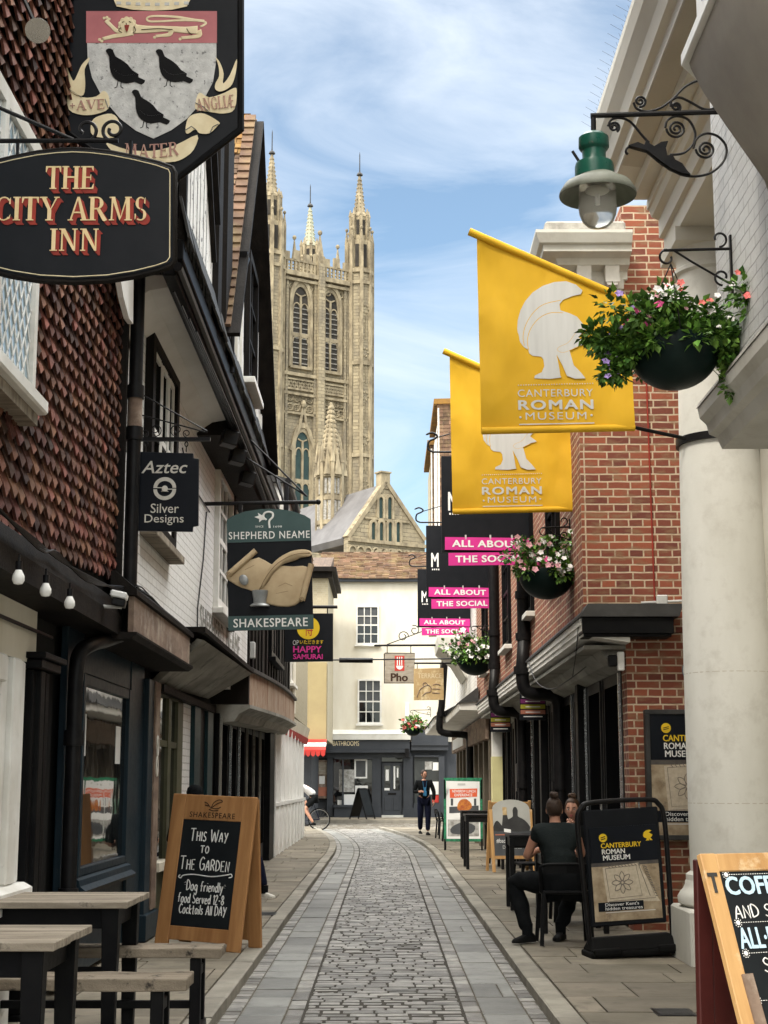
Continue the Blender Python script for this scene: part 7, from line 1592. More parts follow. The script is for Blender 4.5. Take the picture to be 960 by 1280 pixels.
# ================================================================ FREE-STANDING BOARDS
PV = .075
def ground_thing(name, label, cat, px, py, rz=0, z=PV, grp=None):
    p = PZ(px, py, z); return thing(name, label, cat, (p.x, p.y, z), rz, grp), p
# swing sign of the museum
t, p = ground_thing('swing_sign', 'black swinging pavement sign with museum poster beside the column plinth', 'pavement sign', 789, 1193, R(8))
t.rotation_euler = (0, R(-3), R(8)); w, H_ = .73, 1.21
b = MB(); b.tube(smoothed([(-w / 2 + .05, .12, .10), (-w / 2 + .01, .04, .60), (-w / 2, -.02, H_ - .16), (-w / 2 + .04, -.03, H_ - .04), (-w / 2 + .14, -.03, H_), (w / 2 - .14, -.03, H_), (w / 2 - .04, -.03, H_ - .04), (w / 2, -.02, H_ - .16), (w / 2 - .01, .04, .60), (w / 2 - .03, .12, .10)], 5, False) if False else smoothed([(-w / 2 + .03, 0, .10), (-w / 2 + .015, 0, .60), (-w / 2, 0, H_ - .16), (-w / 2 + .04, 0, H_ - .04), (-w / 2 + .14, 0, H_), (w / 2 - .14, 0, H_), (w / 2 - .04, 0, H_ - .04), (w / 2, 0, H_ - .16), (w / 2 + .0, 0, .60), (w / 2 - .01, 0, .10)], 5, False), .021, 10); b.build('tube_frame', 'black_metal', t, smooth=True)
b = MB(); b.box(-w / 2 + .05, w / 2 - .05, -.012, .012, .23, H_ - .06); pn = b.build('hanging_panel', 'black_board', t, bevel=.01)
museum_poster(pn, (-w / 2 + .085, .27, w / 2 - .085, H_ - .20), -.020, t)
b = MB(); b.box(-.37, .37, -.16, .16, .0, .05); b.loft([[(-.36, -.15, .05), (.36, -.15, .05), (.36, .15, .05), (-.36, .15, .05)], [(-.33, -.05, .15), (.33, -.05, .15), (.33, .05, .15), (-.33, .05, .15)]]); b.box(-.35, -.12, -.19, -.10, .02, .075); b.box(.18, .37, -.19, -.10, .02, .075); b.build('weighted_base', 'rubber', t, bevel=.015, seg=2)
b = MB()
for x in (-.16, .16): b.tube([(x, 0, H_ + .01), (x, 0, H_ - .09)], .009, 6)
b.build('hook', 'chrome', t)
def aboard(name, label, loc, rz, w, h, tilt, frame_m, st=.085, board_m='slate_board', header=.0, arch=False, foot=.10, th=.03, cat='chalkboard sign', back=True, tb=None):
    tb = tilt if tb is None else tb
    t = thing(name, label, cat, loc, rz); b = MB()
    if not arch:
        b.box(-w / 2, -w / 2 + st, -th, 0, 0, h); b.box(w / 2 - st, w / 2, -th, 0, 0, h); b.box(-w / 2 + st, w / 2 - st, -th + .002, -.002, foot, foot + st * .9); b.box(-w / 2 + st, w / 2 - st, -th + .002, -.002, h - max(st, header), h - .001)
    else:
        b.box(-w / 2, -w / 2 + st, -th, 0, 0, h * .86); b.box(w / 2 - st, w / 2, -th, 0, 0, h * .86); b.box(-w / 2 + st, w / 2 - st, -th + .002, -.002, foot, foot + st)
    f = b.build('front_frame', frame_m, t, bevel=.004); f.rotation_euler = (-tilt, 0, 0)
    b = MB()
    if not arch: b.box(-w / 2 + st - .005, w / 2 - st + .005, -th * .7, -th * .3, foot + st * .9 - .005, h - max(st, header) + .005)
    else: b.prism([(-w / 2 + st, foot + st), (w / 2 - st, foot + st), (w / 2 - st, h * .87)] + [((w / 2 - st) * cos(a), h * .87 + h * .13 * sin(a)) for a in [i * pi / 14 for i in range(1, 14)]] + [(-w / 2 + st, h * .87)], 'y', -th * .8, -th * .2)
    bd = b.build('board', board_m, f)
    if back:
        b = MB(); hb_ = h * cos(tilt) / cos(tb) * .985; b.box(-w / 2 + .005, -w / 2 + st, 0, th, 0, hb_); b.box(w / 2 - st, w / 2 - .005, 0, th, 0, hb_); b.box(-w / 2 + st, w / 2 - st, .004, th - .004, foot, hb_ * .98); g = b.build('back_panel', frame_m if not isinstance(back, str) else back, t, bevel=.004); g.rotation_euler = (tb, 0, 0)
        # both panels meet at the top
        f.location = (0, -h * sin(tilt), 0); g.location = (0, h * sin(tb), 0)
    return t, f, bd
# pub chalkboard on the left pavement
pl, pr = PZ(197, 1172, PV + .03), PZ(300, 1194, PV); w_ = .76; h_ = 1.28
t, f, bd = aboard('pub_chalkboard', 'oak framed chalkboard reading This Way To The Garden on the left pavement', ((pl.x + pr.x) / 2 + .09, (pl.y + pr.y) / 2 + .06, PV), R(-22), .80, 1.26, R(8.5), 'oak', .125, header=.21, foot=.06)
t.rotation_euler = (0, R(2.2), R(-22))
W0, W1_ = -.40 + .125, .40 - .125
def ub(u, v): return (W0 + (W1_ - W0) * u, .172 + (1.05 - .172) * v)
def hb(s, u0, v0, u1, v1, r=.0052, caps=1, par=bd, rot=0): a = ub(u0, v0); c = ub(u1, v1); hand(s, (a[0], a[1], c[0], c[1]), -.022, 'chalk', par, r=r, caps=caps, rot=rot)
hb('THIS WAY', .16, .80, .80, .915, caps=.76); hb('TO', .36, .69, .50, .755); hb('THE GARDEN', .04, .53, .88, .65, caps=.78)
P = smoothed([ub(u, v) for u, v in ((.06, .475), (.04, .455), (.08, .445), (.12, .47), (.30, .485), (.60, .475), (.86, .50), (.93, .51), (.95, .485), (.90, .475))], 4, False); line2(P, -.022, .005, 'chalk', bd, 'chalk_flourish')
hb('*Dog friendly*', .16, .335, .86, .425, .0048); hb('food Served 12-8', .08, .22, .86, .305, .0046); hb('Cocktails All DAY', .12, .12, .92, .205, .0046)
serif_fit = (W0 + .06, 1.07, W1_ - .06, 1.115); text('SHAKESPEARE', serif_fit, -.0305, 'burnt', f, spacing=1.1, bold=.01)
b = MB()
for P in ([(-.06, 1.19), (-.02, 1.155), (.04, 1.15), (.07, 1.165)], [(-.02, 1.155), (.0, 1.20), (.05, 1.225), (.08, 1.21), (.03, 1.19), (-.01, 1.16)], [(-.09, 1.20), (-.06, 1.19), (-.05, 1.17), (-.08, 1.175)], [(-.04, 1.14), (.0, 1.13), (.05, 1.135)]): b.tube([(p[0], -.0305, p[1]) for p in smoothed(P, 3, False)], .004, 5)
b.build('burnt_emblem', 'burnt', f)
# coffee board at the right edge
pc = PZ(905, 1420, PV)
t, f, bd = aboard('coffee_chalkboard', 'pine framed chalkboard with pale blue coffee lettering at the near right corner', (1.575, 6.45, PV), R(25), .72, 1.13, R(20), 'pine', .075, foot=.1, back='dark_red', tb=R(1))
def ub(u, v): return (-.36 + .075 + .57 * u, .1675 + (1.055 - .1675) * v)
def fb_(u0, v0, u1, v1): a = ub(u0, v0); c = ub(u1, v1); return (a[0], a[1], c[0], c[1])
text('COFFEE', fb_(.03, .895, .60, .975), -.0215, 'chalk_blue', bd, bold=.055); hand('AND', fb_(.05, .79, .25, .845), -.022, 'chalk', bd, r=.0028); hand('SCONES', fb_(.31, .79, .75, .845), -.022, 'chalk', bd, r=.0028); text('ALL·DAY', fb_(.03, .655, .52, .745), -.0215, 'chalk_blue', bd, bold=.055); hand('SANDS', fb_(.18, .55, .52, .61), -.022, 'chalk', bd, r=.0028); hand('&', fb_(.27, .475, .34, .53), -.022, 'chalk', bd, r=.0028); hand('.SPECIALS', fb_(.2, .30, .83, .36), -.022, 'chalk', bd, r=.0028)
b = MB()
for v in (.987, .77, .635, .43):
    p0, p1 = ub(.04, v), ub(.98, v)
    for k in range(46): x = p0[0] + (p1[0] - p0[0]) * k / 46; b.box(x, x + .006, -.0225, -.0205, p0[1] - .0012, p0[1] + .0012)
    b.ball((p0[0] + .01, -.022, p0[1]), .010, .002, .010, 8, 5)
    for k in range(10): a = k * pi / 5; b.ball((p0[0] + .01 + .016 * cos(a), -.022, p0[1] + .016 * sin(a)), .0025, .001, .0025, 5, 4)
b.build('chalk_dots', 'chalk', bd); b = MB(); b.box(-.352, -.305, -.034, -.0305, 1.035, 1.05); b.box(-.335, -.322, -.0345, -.0306, .97, 1.05); b.build('hinge_plate', 'lead', f)
b = MB(); b.obox((-.275, -.034, .34), (.05, .012, .62), (0, R(-1.5), 0)); b.build('split_strip', 'worn_wood', f)
# arched picture board
pl, pr = PZ(606, 1091, PV), PZ(660, 1082, PV)
t, f, bd = aboard('arched_picture_board', 'arch topped wooden A board with grey picture of men in coats on the right pavement', ((pl.x + pr.x) / 2, pl.y + .35, PV), R(10), .70, 1.12, R(11), 'pine', .05, 'print_sky', arch=True, foot=.2)
def ub(u, v): return (-.30 + .6 * u, .25 + .87 * v)
def pic(pts, y, m_, nm, sm=0): return plate([ub(*p) for p in pts], y, m_, bd, nm, sm=sm)
pic([(0, 0), (1, 0), (1, .44), (0, .44)], -.025, 'print_grey', 'picture_ground'); pic([(.30, .44), (.34, .60), (.46, .66), (.54, .70), (.54, .80), (.58, .86), (.64, .86), (.68, .80), (.67, .70), (.78, .66), (.92, .58), (.96, .44)], -.026, 'print_suit', 'picture_man', 2); pic([(0, .44), (.04, .58), (.12, .62), (.2, .56), (.26, .5), (.28, .44)], -.0262, 'print_suit', 'picture_man', 2); pic([(.24, .44), (.26, .66), (.30, .84), (.36, .84), (.40, .66), (.46, .6), (.46, .44)], -.0264, 'print_suit', 'picture_man', 2)
pic([(.27, .72), (.38, .72), (.38, .86), (.27, .86)], -.0295, 'ply', 'picture_beer'); pic([(.28, .42), (.46, .40), (.46, .46), (.28, .48)], -.0296, 'print_white', 'picture_paper')
a = ub(.06, .22); c = ub(.66, .30); text('#backbritish', (a[0], a[1], c[0], c[1]), -.029, 'print_white', bd); a = ub(.22, .12); c = ub(.72, .18); text('Drink local', (a[0], a[1], c[0], c[1]), -.029, 'galv', bd); a = ub(.04, .36); c = ub(.42, .38); plate([(a[0], a[1]), (c[0], a[1]), (c[0], c[1]), (a[0], c[1])], -.029, 'print_coral', bd, 'picture_line')
# green framed lunch poster
pl = PZ(555, 1063, PV); t = thing('lunch_poster_stand', 'leaning white poster with green frame advertising a lunch with burger picture', 'poster stand', (PY(578, 1050, pl.y).x + .02, pl.y, PV), R(-4))
w, h0, h1 = .80, .18, 1.48
b = MB(); b.box(-w / 2, w / 2, -.02, .02, h0, h1); pp = b.build('poster_panel', 'print_green', t); pp.rotation_euler = (R(-7), 0, 0)
def ub(u, v): return (-w / 2 + w * u, h0 + (h1 - h0) * v)
def pic(pts, y, m_, nm, sm=0): return plate([ub(*p) for p in pts], y, m_, pp, nm, sm=sm)
pic([(.07, .04), (.94, .04), (.93, .94), (.06, .95)], -.022, 'print_white', 'sheet'); pic([(.16, .68), (.86, .70), (.87, .83), (.15, .82)], -.026, 'orange_print', 'heading_panel')
for s_, v in (('NEWBREW LUNCH', .765), ('EXPERIENCE', .705)): a = ub(.22 if v > .75 else .28, v); c = ub(.82 if v > .75 else .74, v + .042); text(s_, (a[0], a[1], c[0], c[1]), -.0265, 'print_white', pp, bold=.02)
pic([(.14, .44), (.9, .44), (.9, .56), (.14, .54)], -.0262, 'print_grey', 'dark_table'); pic([(.36, .50), (.46, .47), (.62, .48), (.72, .53), (.70, .60), (.58, .66), (.44, .65), (.36, .58)], -.0265, 'print_food', 'burger', 3); pic([(.26, .36), (.76, .37), (.76, .45), (.26, .44)], -.0272, 'print_white', 'white_label', 0); pic([(.10, .08), (.9, .08), (.9, .34), (.10, .34)], -.0262, 'print_dish', 'plate_picture'); pic([(.22, .12), (.7, .12), (.8, .24), (.5, .30), (.2, .22)], -.0265, 'print_grey', 'plate_shadow', 3); pic([(.36, .88), (.56, .88), (.56, .91), (.36, .91)], -.0265, 'galv', 'crest')
for x in (.2, .8): pic([(x - .02, .56), (x + .04, .56), (x + .04, .67), (x - .02, .67)], -.0264, 'print_grey', 'glass_picture')
b = MB()
for x in (-w / 2 + .02, w / 2 - .02): b.bar((x, .0, 0), (x, .02, h0 + .05), .035, .03); b.bar((x, .0, h1 - .05), (x, .45, 0), .03, .03)
b.build('leg', 'black_paint', t)
# far black A board
pf = PZ(452, 1024.5, .13)
t, f, bd = aboard('far_chalkboard', 'distant black A board standing outside the blue grey shop', (PY(453, 1020, 58.6).x, 58.6, .125), R(62), .72, 1.18, R(17), 'black_paint', .06, cat='chalkboard sign')
# ================================================================ TABLES, BENCHES, CHAIRS
def pub_table(loc, label, top):
    t = thing('pub_table', label, 'table', loc, 0, 'wooden tables outside the pub'); L_, W_ = top
    b = MB(); n = 5
    for i in range(n): y0 = -W_ / 2 + W_ * i / n; b.box(0 - L_, 0 + random.uniform(-.004, .004), y0 + .002, y0 + W_ / n - .002, .705 + random.uniform(-.001, .001), .738)
    b.build('tabletop', 'grey_wood', t, bevel=.003)
    b = MB(); b.box(-L_ + .06, -.08, -W_ / 2 + .06, -W_ / 2 + .09, .60, .704); b.box(-L_ + .06, -.08, W_ / 2 - .09, W_ / 2 - .06, .60, .704); b.box(-.11, -.08, -W_ / 2 + .09, W_ / 2 - .09, .60, .704); b.box(-L_ + .1, -.1, -.012, .012, .34, .37); b.build('apron', 'black_paint', t)
    for sx, sy in ((-.09, -1), (-.09, 1), (-L_ + .09, -1), (-L_ + .09, 1)):
        b = MB(); y = sy * (W_ / 2 - .075); b.loft([[(sx + k * a, y + k * c, z) for a, c in ((-1, -1), (1, -1), (1, 1), (-1, 1))] for k, z in ((.032, 0), (.045, .704))]); b.build('leg', 'black_paint', t, bevel=.004)
    return t
p = PZ(192, 1120, PV + .735); pub_table((-1.34, 8.62, PV), 'farther wooden pub table with black legs by the dark blue shopfront', (1.25, .78))
p = PZ(115, 1160, PV + .735); pub_table((-1.28, 6.55, PV), 'nearer weathered pub table at the bottom left corner', (1.25, .78))
def bench(loc, label, L_):
    t = thing('bench', label, 'bench', loc, 0, 'rustic benches outside the pub'); b = MB()
    for y0, y1 in ((-.14, -.005), (.005, .14)): b.loft([[(x, y0 + random.uniform(-.006, .006), .40 + random.uniform(-.004, .004)), (x, y1, .40), (x, y1 + random.uniform(-.006, .006), .455 + random.uniform(-.004, .004)), (x, y0, .455 + random.uniform(-.004, .004))] for x in [-L_ * i / 8 for i in range(9)]])
    b.build('seat', 'bench_wood', t, bevel=.006, seg=2)
    for x in (-.14, -L_ + .14):
        b = MB(); b.box(x - .03, x + .03, -.12, -.07, .04, .40); b.box(x - .03, x + .03, .07, .12, .04, .40); b.box(x - .035, x + .035, -.16, .16, 0, .05); b.box(x - .025, x + .025, -.068, .068, .30, .36); b.build('leg', 'black_paint', t, bevel=.006)
    b = MB(); b.box(-L_ + .18, -.18, -.02, .02, .12, .16); b.build('stretcher', 'black_paint', t)
    return t
p = PZ(279, 1182, PV + .455); bench((p.x, p.y, PV), 'farther rough plank bench beside the wooden chalkboard foot', 1.5)
p = PZ(238, 1219, PV + .455); bench((p.x, p.y, PV), 'nearer rough plank bench at the bottom left', 1.6)
def chair(x, y, rz, label, m_='black_paint', grp='black cafe chairs'):
    t = thing('cafe_chair', label, 'chair', (x, y, PV), rz, grp)      # faces -y in its own frame
    b = MB(); b.box(-.21, .21, -.22, .20, .42, .45); b.build('seat', m_, t, bevel=.012, seg=2)
    b = MB(); b.tube(smoothed([(-.21, .20, .44), (-.22, .23, .60), (-.2, .25, .665), (0, .27, .675), (.2, .25, .665), (.22, .23, .60), (.21, .20, .44)], 3, False), .014, 8); b.loft([[(-.2, .25, z), (0, .275, z), (.2, .25, z), (.2, .24, z), (0, .265, z), (-.2, .24, z)] for z in (.60, .67)]); b.build('backrest', m_, t)
    for sx in (-1, 1):
        for sy in (-1, 1): b = MB(); b.bar((sx * .19, sy * .19, .43), (sx * .215, sy * .225, 0), .032, .032); b.build('leg', m_, t)
    return t
def cafe_table(x, y, w, d, h, label, m_='black_metal'):
    t = thing('cafe_table', label, 'table', (x, y, PV), 0, 'black cafe tables on the right pavement'); b = MB(); b.box(-w / 2, w / 2, -d / 2, d / 2, h - .035, h); b.build('tabletop', m_, t, bevel=.005)
    for sx in (-1, 1):
        for sy in (-1, 1): b = MB(); b.box(sx * (w / 2 - .03) - .025, sx * (w / 2 - .03) + .025, sy * (d / 2 - .03) - .025, sy * (d / 2 - .03) + .025, 0, h - .036); b.build('leg', m_, t, bevel=.004)
    b = MB(); b.box(-w / 2 + .03, w / 2 - .03, -d / 2 + .02, -d / 2 + .04, h - .12, h - .036); b.box(-w / 2 + .02, -w / 2 + .04, -d / 2 + .04, d / 2 - .04, h - .12, h - .036); b.build('apron', m_, t)
    return t
cafe_table(1.75, 14.75, .62, .62, .73, 'black table between the two seated women')
cafe_table(1.66, 17.35, .60, .62, .80, 'black table just behind the seated women beside the black doors')
cafe_table(1.62, 25.6, .62, .9, .86, 'tall black table left of the arched picture board')
cafe_table(1.72, 29.0, .6, .6, .86, 'tall black table behind the arched picture board')
chair(1.545, 13.60, R(180), 'black chair of the woman with her back turned')
chair(1.90, 15.82, 0, 'black chair of the woman facing the street, behind the table')
chair(1.75, 18.3, R(10), 'empty black chair at the table behind the women')
chair(2.0, 26.8, R(80), 'empty black chair beside the arched picture board')
chair(1.56, 39.4, R(100), 'distant black chair right of the walking man', grp='black cafe chairs'); chair(1.62, 37.4, R(90), 'distant black chair just left of the lunch poster'); chair(1.62, 41.5, R(80), 'most distant black chair behind the walking man')
t = chair(-1.86, 15.35, R(180), 'pale metal chair behind the oak framed chalkboard', 'galv', None); del_ = t.pop('group') if 'group' in t else None
t = chair(-1.85, 19.25, R(20), 'metal chair farther along the pub wall', 'galv', None); 
# ================================================================ PEOPLE
def skin(chains, sub=1):
    vs, es, rs, key = [], [], [], {}
    def vi(p):
        k = (round(p[0], 4), round(p[1], 4), round(p[2], 4))
        if k not in key: key[k] = len(vs); vs.append(k); rs.append(p[3])
        return key[k]
    for ch in chains:
        for a, b in zip(ch, ch[1:]): es.append((vi(a), vi(b)))
    me = bpy.data.meshes.new('t'); me.from_pydata(vs, es, []); o = bpy.data.objects.new('t', me); COL.link(o)
    m = o.modifiers.new('s', 'SKIN'); m.use_smooth_shade = True
    sl_ = me.skin_vertices[0].data if me.skin_vertices else None
    if sl_ is None:
        bpy.context.view_layer.objects.active = o; bm = bmesh.new(); bm.from_mesh(me); bm.verts.layers.skin.verify(); bm.to_mesh(me); bm.free(); sl_ = me.skin_vertices[0].data
    for i, r in enumerate(rs):
        sl_[i].radius = r if isinstance(r, (tuple, list)) else (r, r); sl_[i].use_root = (i == 0)
    d = o.modifiers.new('d', 'SUBSURF'); d.levels = sub; d.render_levels = sub
    me2 = bpy.data.meshes.new_from_object(o.evaluated_get(bpy.context.evaluated_depsgraph_get()))
    bpy.data.objects.remove(o); bpy.data.meshes.remove(me); b = MB(); b.b.from_mesh(me2); bpy.data.meshes.remove(me2); return b
def head(b, c, rz, tilt=0, k=1.0):
    """skull, jaw, nose, ears as one shaped surface; the face looks along local -y"""
    t = bmesh.new(); bmesh.ops.create_icosphere(t, subdivisions=4, radius=1)
    for v in t.verts:
        x, y, z = v.co
        sx = .076; sy = .096; sz = .122
        if z < 0: f = 1 - .36 * (-z) ** 1.4; sx *= f; sy *= 1 - .22 * (-z)
        X, Y, Zz = x * sx, y * sy, z * sz
        if y < 0:                                             # face
            n = math.exp(-((X / .014) ** 2)) * math.exp(-(((Zz + .022) / .022) ** 2)); Y -= .024 * n
            n = math.exp(-((X / .011) ** 2)) * math.exp(-(((Zz - .01) / .03) ** 2)); Y -= .010 * n
            for s_ in (-1, 1): e = math.exp(-(((X - s_ * .031) / .017) ** 2 + ((Zz - .004) / .014) ** 2)); Y += .011 * e
            Y -= .006 * math.exp(-((X / .022) ** 2 + ((Zz + .062) / .010) ** 2)); Y -= .008 * math.exp(-((X / .025) ** 2 + ((Zz + .100) / .02) ** 2))
            Y -= .005 * math.exp(-(((abs(X) - .03) / .02) ** 2 + ((Zz - .026) / .008) ** 2))
        v.co = Vector((X, Y, Zz))
    m = Matrix.Translation(Vector(c)) @ Euler((tilt, 0, rz)).to_matrix().to_4x4() @ Matrix.Scale(k, 4)
    for s_ in (-1, 1): bmesh.ops.create_uvsphere(t, u_segments=8, v_segments=6, radius=1, matrix=Matrix.Translation((s_ * .076, .012, -.008)) @ Matrix.Diagonal((.010, .020, .032, 1)))
    bmesh.ops.transform(t, matrix=m, verts=t.verts); me = bpy.data.meshes.new('t'); t.to_mesh(me); t.free(); b.b.from_mesh(me); bpy.data.meshes.remove(me); return m
def face_parts(t, body, m, root):
    for nm, mm, pts in (('eye', 'eye_white', [(-.031, -.079, .004, .0135, .008, .0085), (.031, -.079, .004, .0135, .008, .0085)]), ('iris', 'iris', [(-.031, -.086, .004, .006, .003, .006), (.031, -.086, .004, .006, .003, .006)]), ('mouth', 'lip', [(0, -.089, -.058, .022, .006, .0055), (0, -.090, -.066, .018, .006, .0055)]), ('eyebrow', 'hair', [(-.032, -.091, .026, .019, .004, .0035), (.032, -.091, .026, .019, .004, .0035)])):
        b = MB()
        for x, y, z, a, c_, d in pts: b.ball((x, y, z), a, c_, d, 10, 6)
        bmesh.ops.transform(b.b, matrix=m, verts=b.b.verts); b.build(nm, mm, t, smooth='all', world=root)
def hand5(b, w, d, up, k=1.0, curl=.5, side=1):
    """palm plus five bent fingers; w wrist point, d direction, up = back of the hand"""
    w = Vector(w); d = Vector(d).normalized(); u = Vector(up); u = (u - d * u.dot(d)).normalized(); s_ = d.cross(u) * side
    P = lambda f, a, h: w + (d * f + s_ * a + u * h) * k
    pt = lambda v, r: (v.x, v.y, v.z, r * k)
    b.add(skin([[pt(P(0, 0, 0), .024), pt(P(.035, 0, 0), (.034)), pt(P(.078, 0, -.004), .036)]]))
    for a, L_, r in ((-.030, .060, .0085), (-.010, .074, .0095), (.011, .070, .009), (.030, .054, .008)):
        c1 = curl; p0 = P(.07, a, 0); p1 = p0 + (d * cos(c1 * .5) - u * sin(c1 * .5)) * L_ * .45 * k; p2 = p1 + (d * cos(c1 * 1.4) - u * sin(c1 * 1.4)) * L_ * .33 * k; p3 = p2 + (d * cos(c1 * 2.1) - u * sin(c1 * 2.1)) * L_ * .26 * k
        b.add(skin([[pt(p0, r), pt(p1, r * .95), pt(p2, r * .88), pt(p3, r * .75)]]))
    p0 = P(.02, -.028, -.004); p1 = p0 + (d * .55 - s_ * .75 - u * .25) * .036 * k; p2 = p1 + (d * .85 - s_ * .25 - u * .35) * .03 * k
    b.add(skin([[pt(p0, .012), pt(p1, .0105), pt(p2, .0085)]]))
def shoe(b, ankle, toe_dir, L_=.26, sole=None):
    a = Vector(ankle); d = Vector(toe_dir); d.z = 0; d.normalize(); n = Vector((-d.y, d.x, 0)); z0 = sole
    R_ = []
    for f, w, h in ((-.32, .030, .055), (-.25, .036, .075), (-.02, .038, .085), (.22, .043, .062), (.48, .046, .045), (.64, .036, .034), (.70, .012, .022)):
        c = a + d * (f * L_); R_.append([tuple(c + n * (w * x) + Vector((0, 0, z0 - a.z + z * h))) for x, z in ((-1, 0), (1, 0), (1.02, .4), (.6, .9), (0, 1), (-.6, .9), (-1.02, .4))])
    b.loft(R_)
def inflate(ch, d): return [[(p[0], p[1], p[2], p[3] + d if not isinstance(p[3], tuple) else tuple(x + d for x in p[3])) for p in c] for c in ch]
# ---- woman with her back turned
t = thing('person', 'woman in dark tee shirt seated with her back turned, hair in a bun', 'person', (1.62, 13.6, PV), 0, None); DX_ = -.095; t['_rz'] = 0
pel, wai, che, nb, nt_ = (1.63, 13.56, .60, .135), (1.62, 13.62, .75, .10), (1.605, 13.72, .92, .105), (1.60, 13.78, 1.055, .062), (1.60, 13.80, 1.11, .05)
sL, eL, wL = (1.435, 13.74, 1.005, .060), (1.345, 13.80, .79, .040), (1.46, 14.12, .83, .028)
sR, eR, wR = (1.765, 13.74, 1.005, .060), (1.84, 13.86, .80, .040), (1.74, 14.16, .85, .028)
hL, kL, aL = (1.53, 13.58, .58, .100), (1.235, 13.86, .585, .072), (1.335, 13.72, .17, .042)
hR, kR, aR = (1.73, 13.58, .58, .100), (1.80, 14.02, .59, .072), (1.65, 13.95, .17, .042)
mid = lambda a, b_, f, r: tuple(a[i] + (b_[i] - a[i]) * f for i in range(3)) + (r,)
ch = [[pel, wai, che, nb, nt_, (1.60, 13.81, 1.17, .05)], [che, sL, mid(sL, eL, .5, .045), eL, mid(eL, wL, .5, .036), wL], [che, sR, mid(sR, eR, .5, .045), eR, mid(eR, wR, .5, .036), wR], [pel, hL, mid(hL, kL, .5, .085), kL, mid(kL, aL, .4, .055), aL], [pel, hR, mid(hR, kR, .5, .085), kR, mid(kR, aR, .4, .055), aR]]
b = skin(ch); m = head(b, (1.60, 13.82, 1.195), R(172), 0, .88); hand5(b, wL[:3], (.5, 1, .1), (0, 0, 1), .9, .5, 1); hand5(b, wR[:3], (-.5, 1, .1), (0, 0, 1), .9, .5, -1)
bo = b.build('body', 'skin_tan', t, smooth='all', world=True); face_parts(bo, bo, m, t)
tee = [[mid(pel, wai, .3, .150), wai[:3] + (.150,), mid(wai, che, .5, .158), che[:3] + (.168,), nb[:3] + (.084,)], [che[:3] + (.168,), sL[:3] + (.080,), mid(sL, eL, .42, .060)], [che[:3] + (.168,), sR[:3] + (.080,), mid(sR, eR, .42, .060)]]
b = skin(tee, 2)
for v in b.b.verts: v.co += v.normal * (.006 * sin(v.co.z * 70 + 8 * v.co.x) + .004 * sin(v.co.x * 60 + v.co.z * 30)) * (1 if v.co.z < .95 else .4)
b.build('tee_shirt', 'cloth_charcoal', t, smooth='all', world=True)
b = skin([[pel[:3] + (.150,), hL[:3] + (.112,), mid(hL, kL, .5, .100), kL[:3] + (.084,), mid(kL, aL, .5, .078), mid(kL, aL, .85, .066), mid(kL, aL, 1.0, .052)], [pel[:3] + (.150,), hR[:3] + (.112,), mid(hR, kR, .5, .1), kR[:3] + (.084,), mid(kR, aR, .5, .078), mid(kR, aR, .85, .066), mid(kR, aR, 1.0, .052)]], 2)
for v in b.b.verts: v.co += v.normal * .006 * sin(v.co.z * 40 + v.co.x * 50)
b.build('trousers', 'cloth_black', t, smooth='all', world=True)
b = MB(); [b.tube([(a[0], a[1], a[2] + .06), (a[0], a[1], PV + .05)], [.05, .046], 10) for a in (aL, aR)]; b.build('sock', 'cloth_black', t, smooth=True, world=True, split=True); b = MB(); shoe(b, aL[:3], (-.55, -.5, 0), .25, PV); shoe(b, aR[:3], (-.2, -.55, 0), .25, PV); b.build('shoe', 'rubber', t, smooth=True, world=True, split=True)
def hairdo(t, m, bun, mm='hair', k=1, back=True, fr=-.055):
    b = MB(); q_ = bmesh.new(); bmesh.ops.create_icosphere(q_, subdivisions=3, radius=1)
    for v in q_.verts:
        x, y, z = v.co; v.co = Vector((x * .084, y * .102 + .012, z * .112 + .022)) * 1.0
        if v.co.y < fr: v.co.y = fr - (v.co.y - fr) * .05 if v.co.z < .066 else max(v.co.y, -.088); v.co.z = max(v.co.z, .060) if v.co.y > fr - .002 and v.co.z < .06 and abs(v.co.x) < .07 else v.co.z
        if v.co.z < -.06: v.co.z = -.06; v.co.x *= .8
    me = bpy.data.meshes.new('t'); q_.to_mesh(me); q_.free(); b.b.from_mesh(me); bpy.data.meshes.remove(me)
    if bun:
        for i in range(9): a = i * 2 * pi / 9; b.ball((bun[0] + .022 * cos(a), bun[1] + .016 * sin(a), bun[2] + .012 * sin(a * 2)), .026, .024, .026, 8, 6, (a, .4, a))
        b.ball(bun, .034, .03, .036, 10, 8)
    bmesh.ops.transform(b.b, matrix=m, verts=b.b.verts); return b.build('hair', mm, t, smooth='all', world=True)
hairdo(t, m, (0, .05, .145))
t.location.x += DX_; t['_loc'] = tuple(t.location)
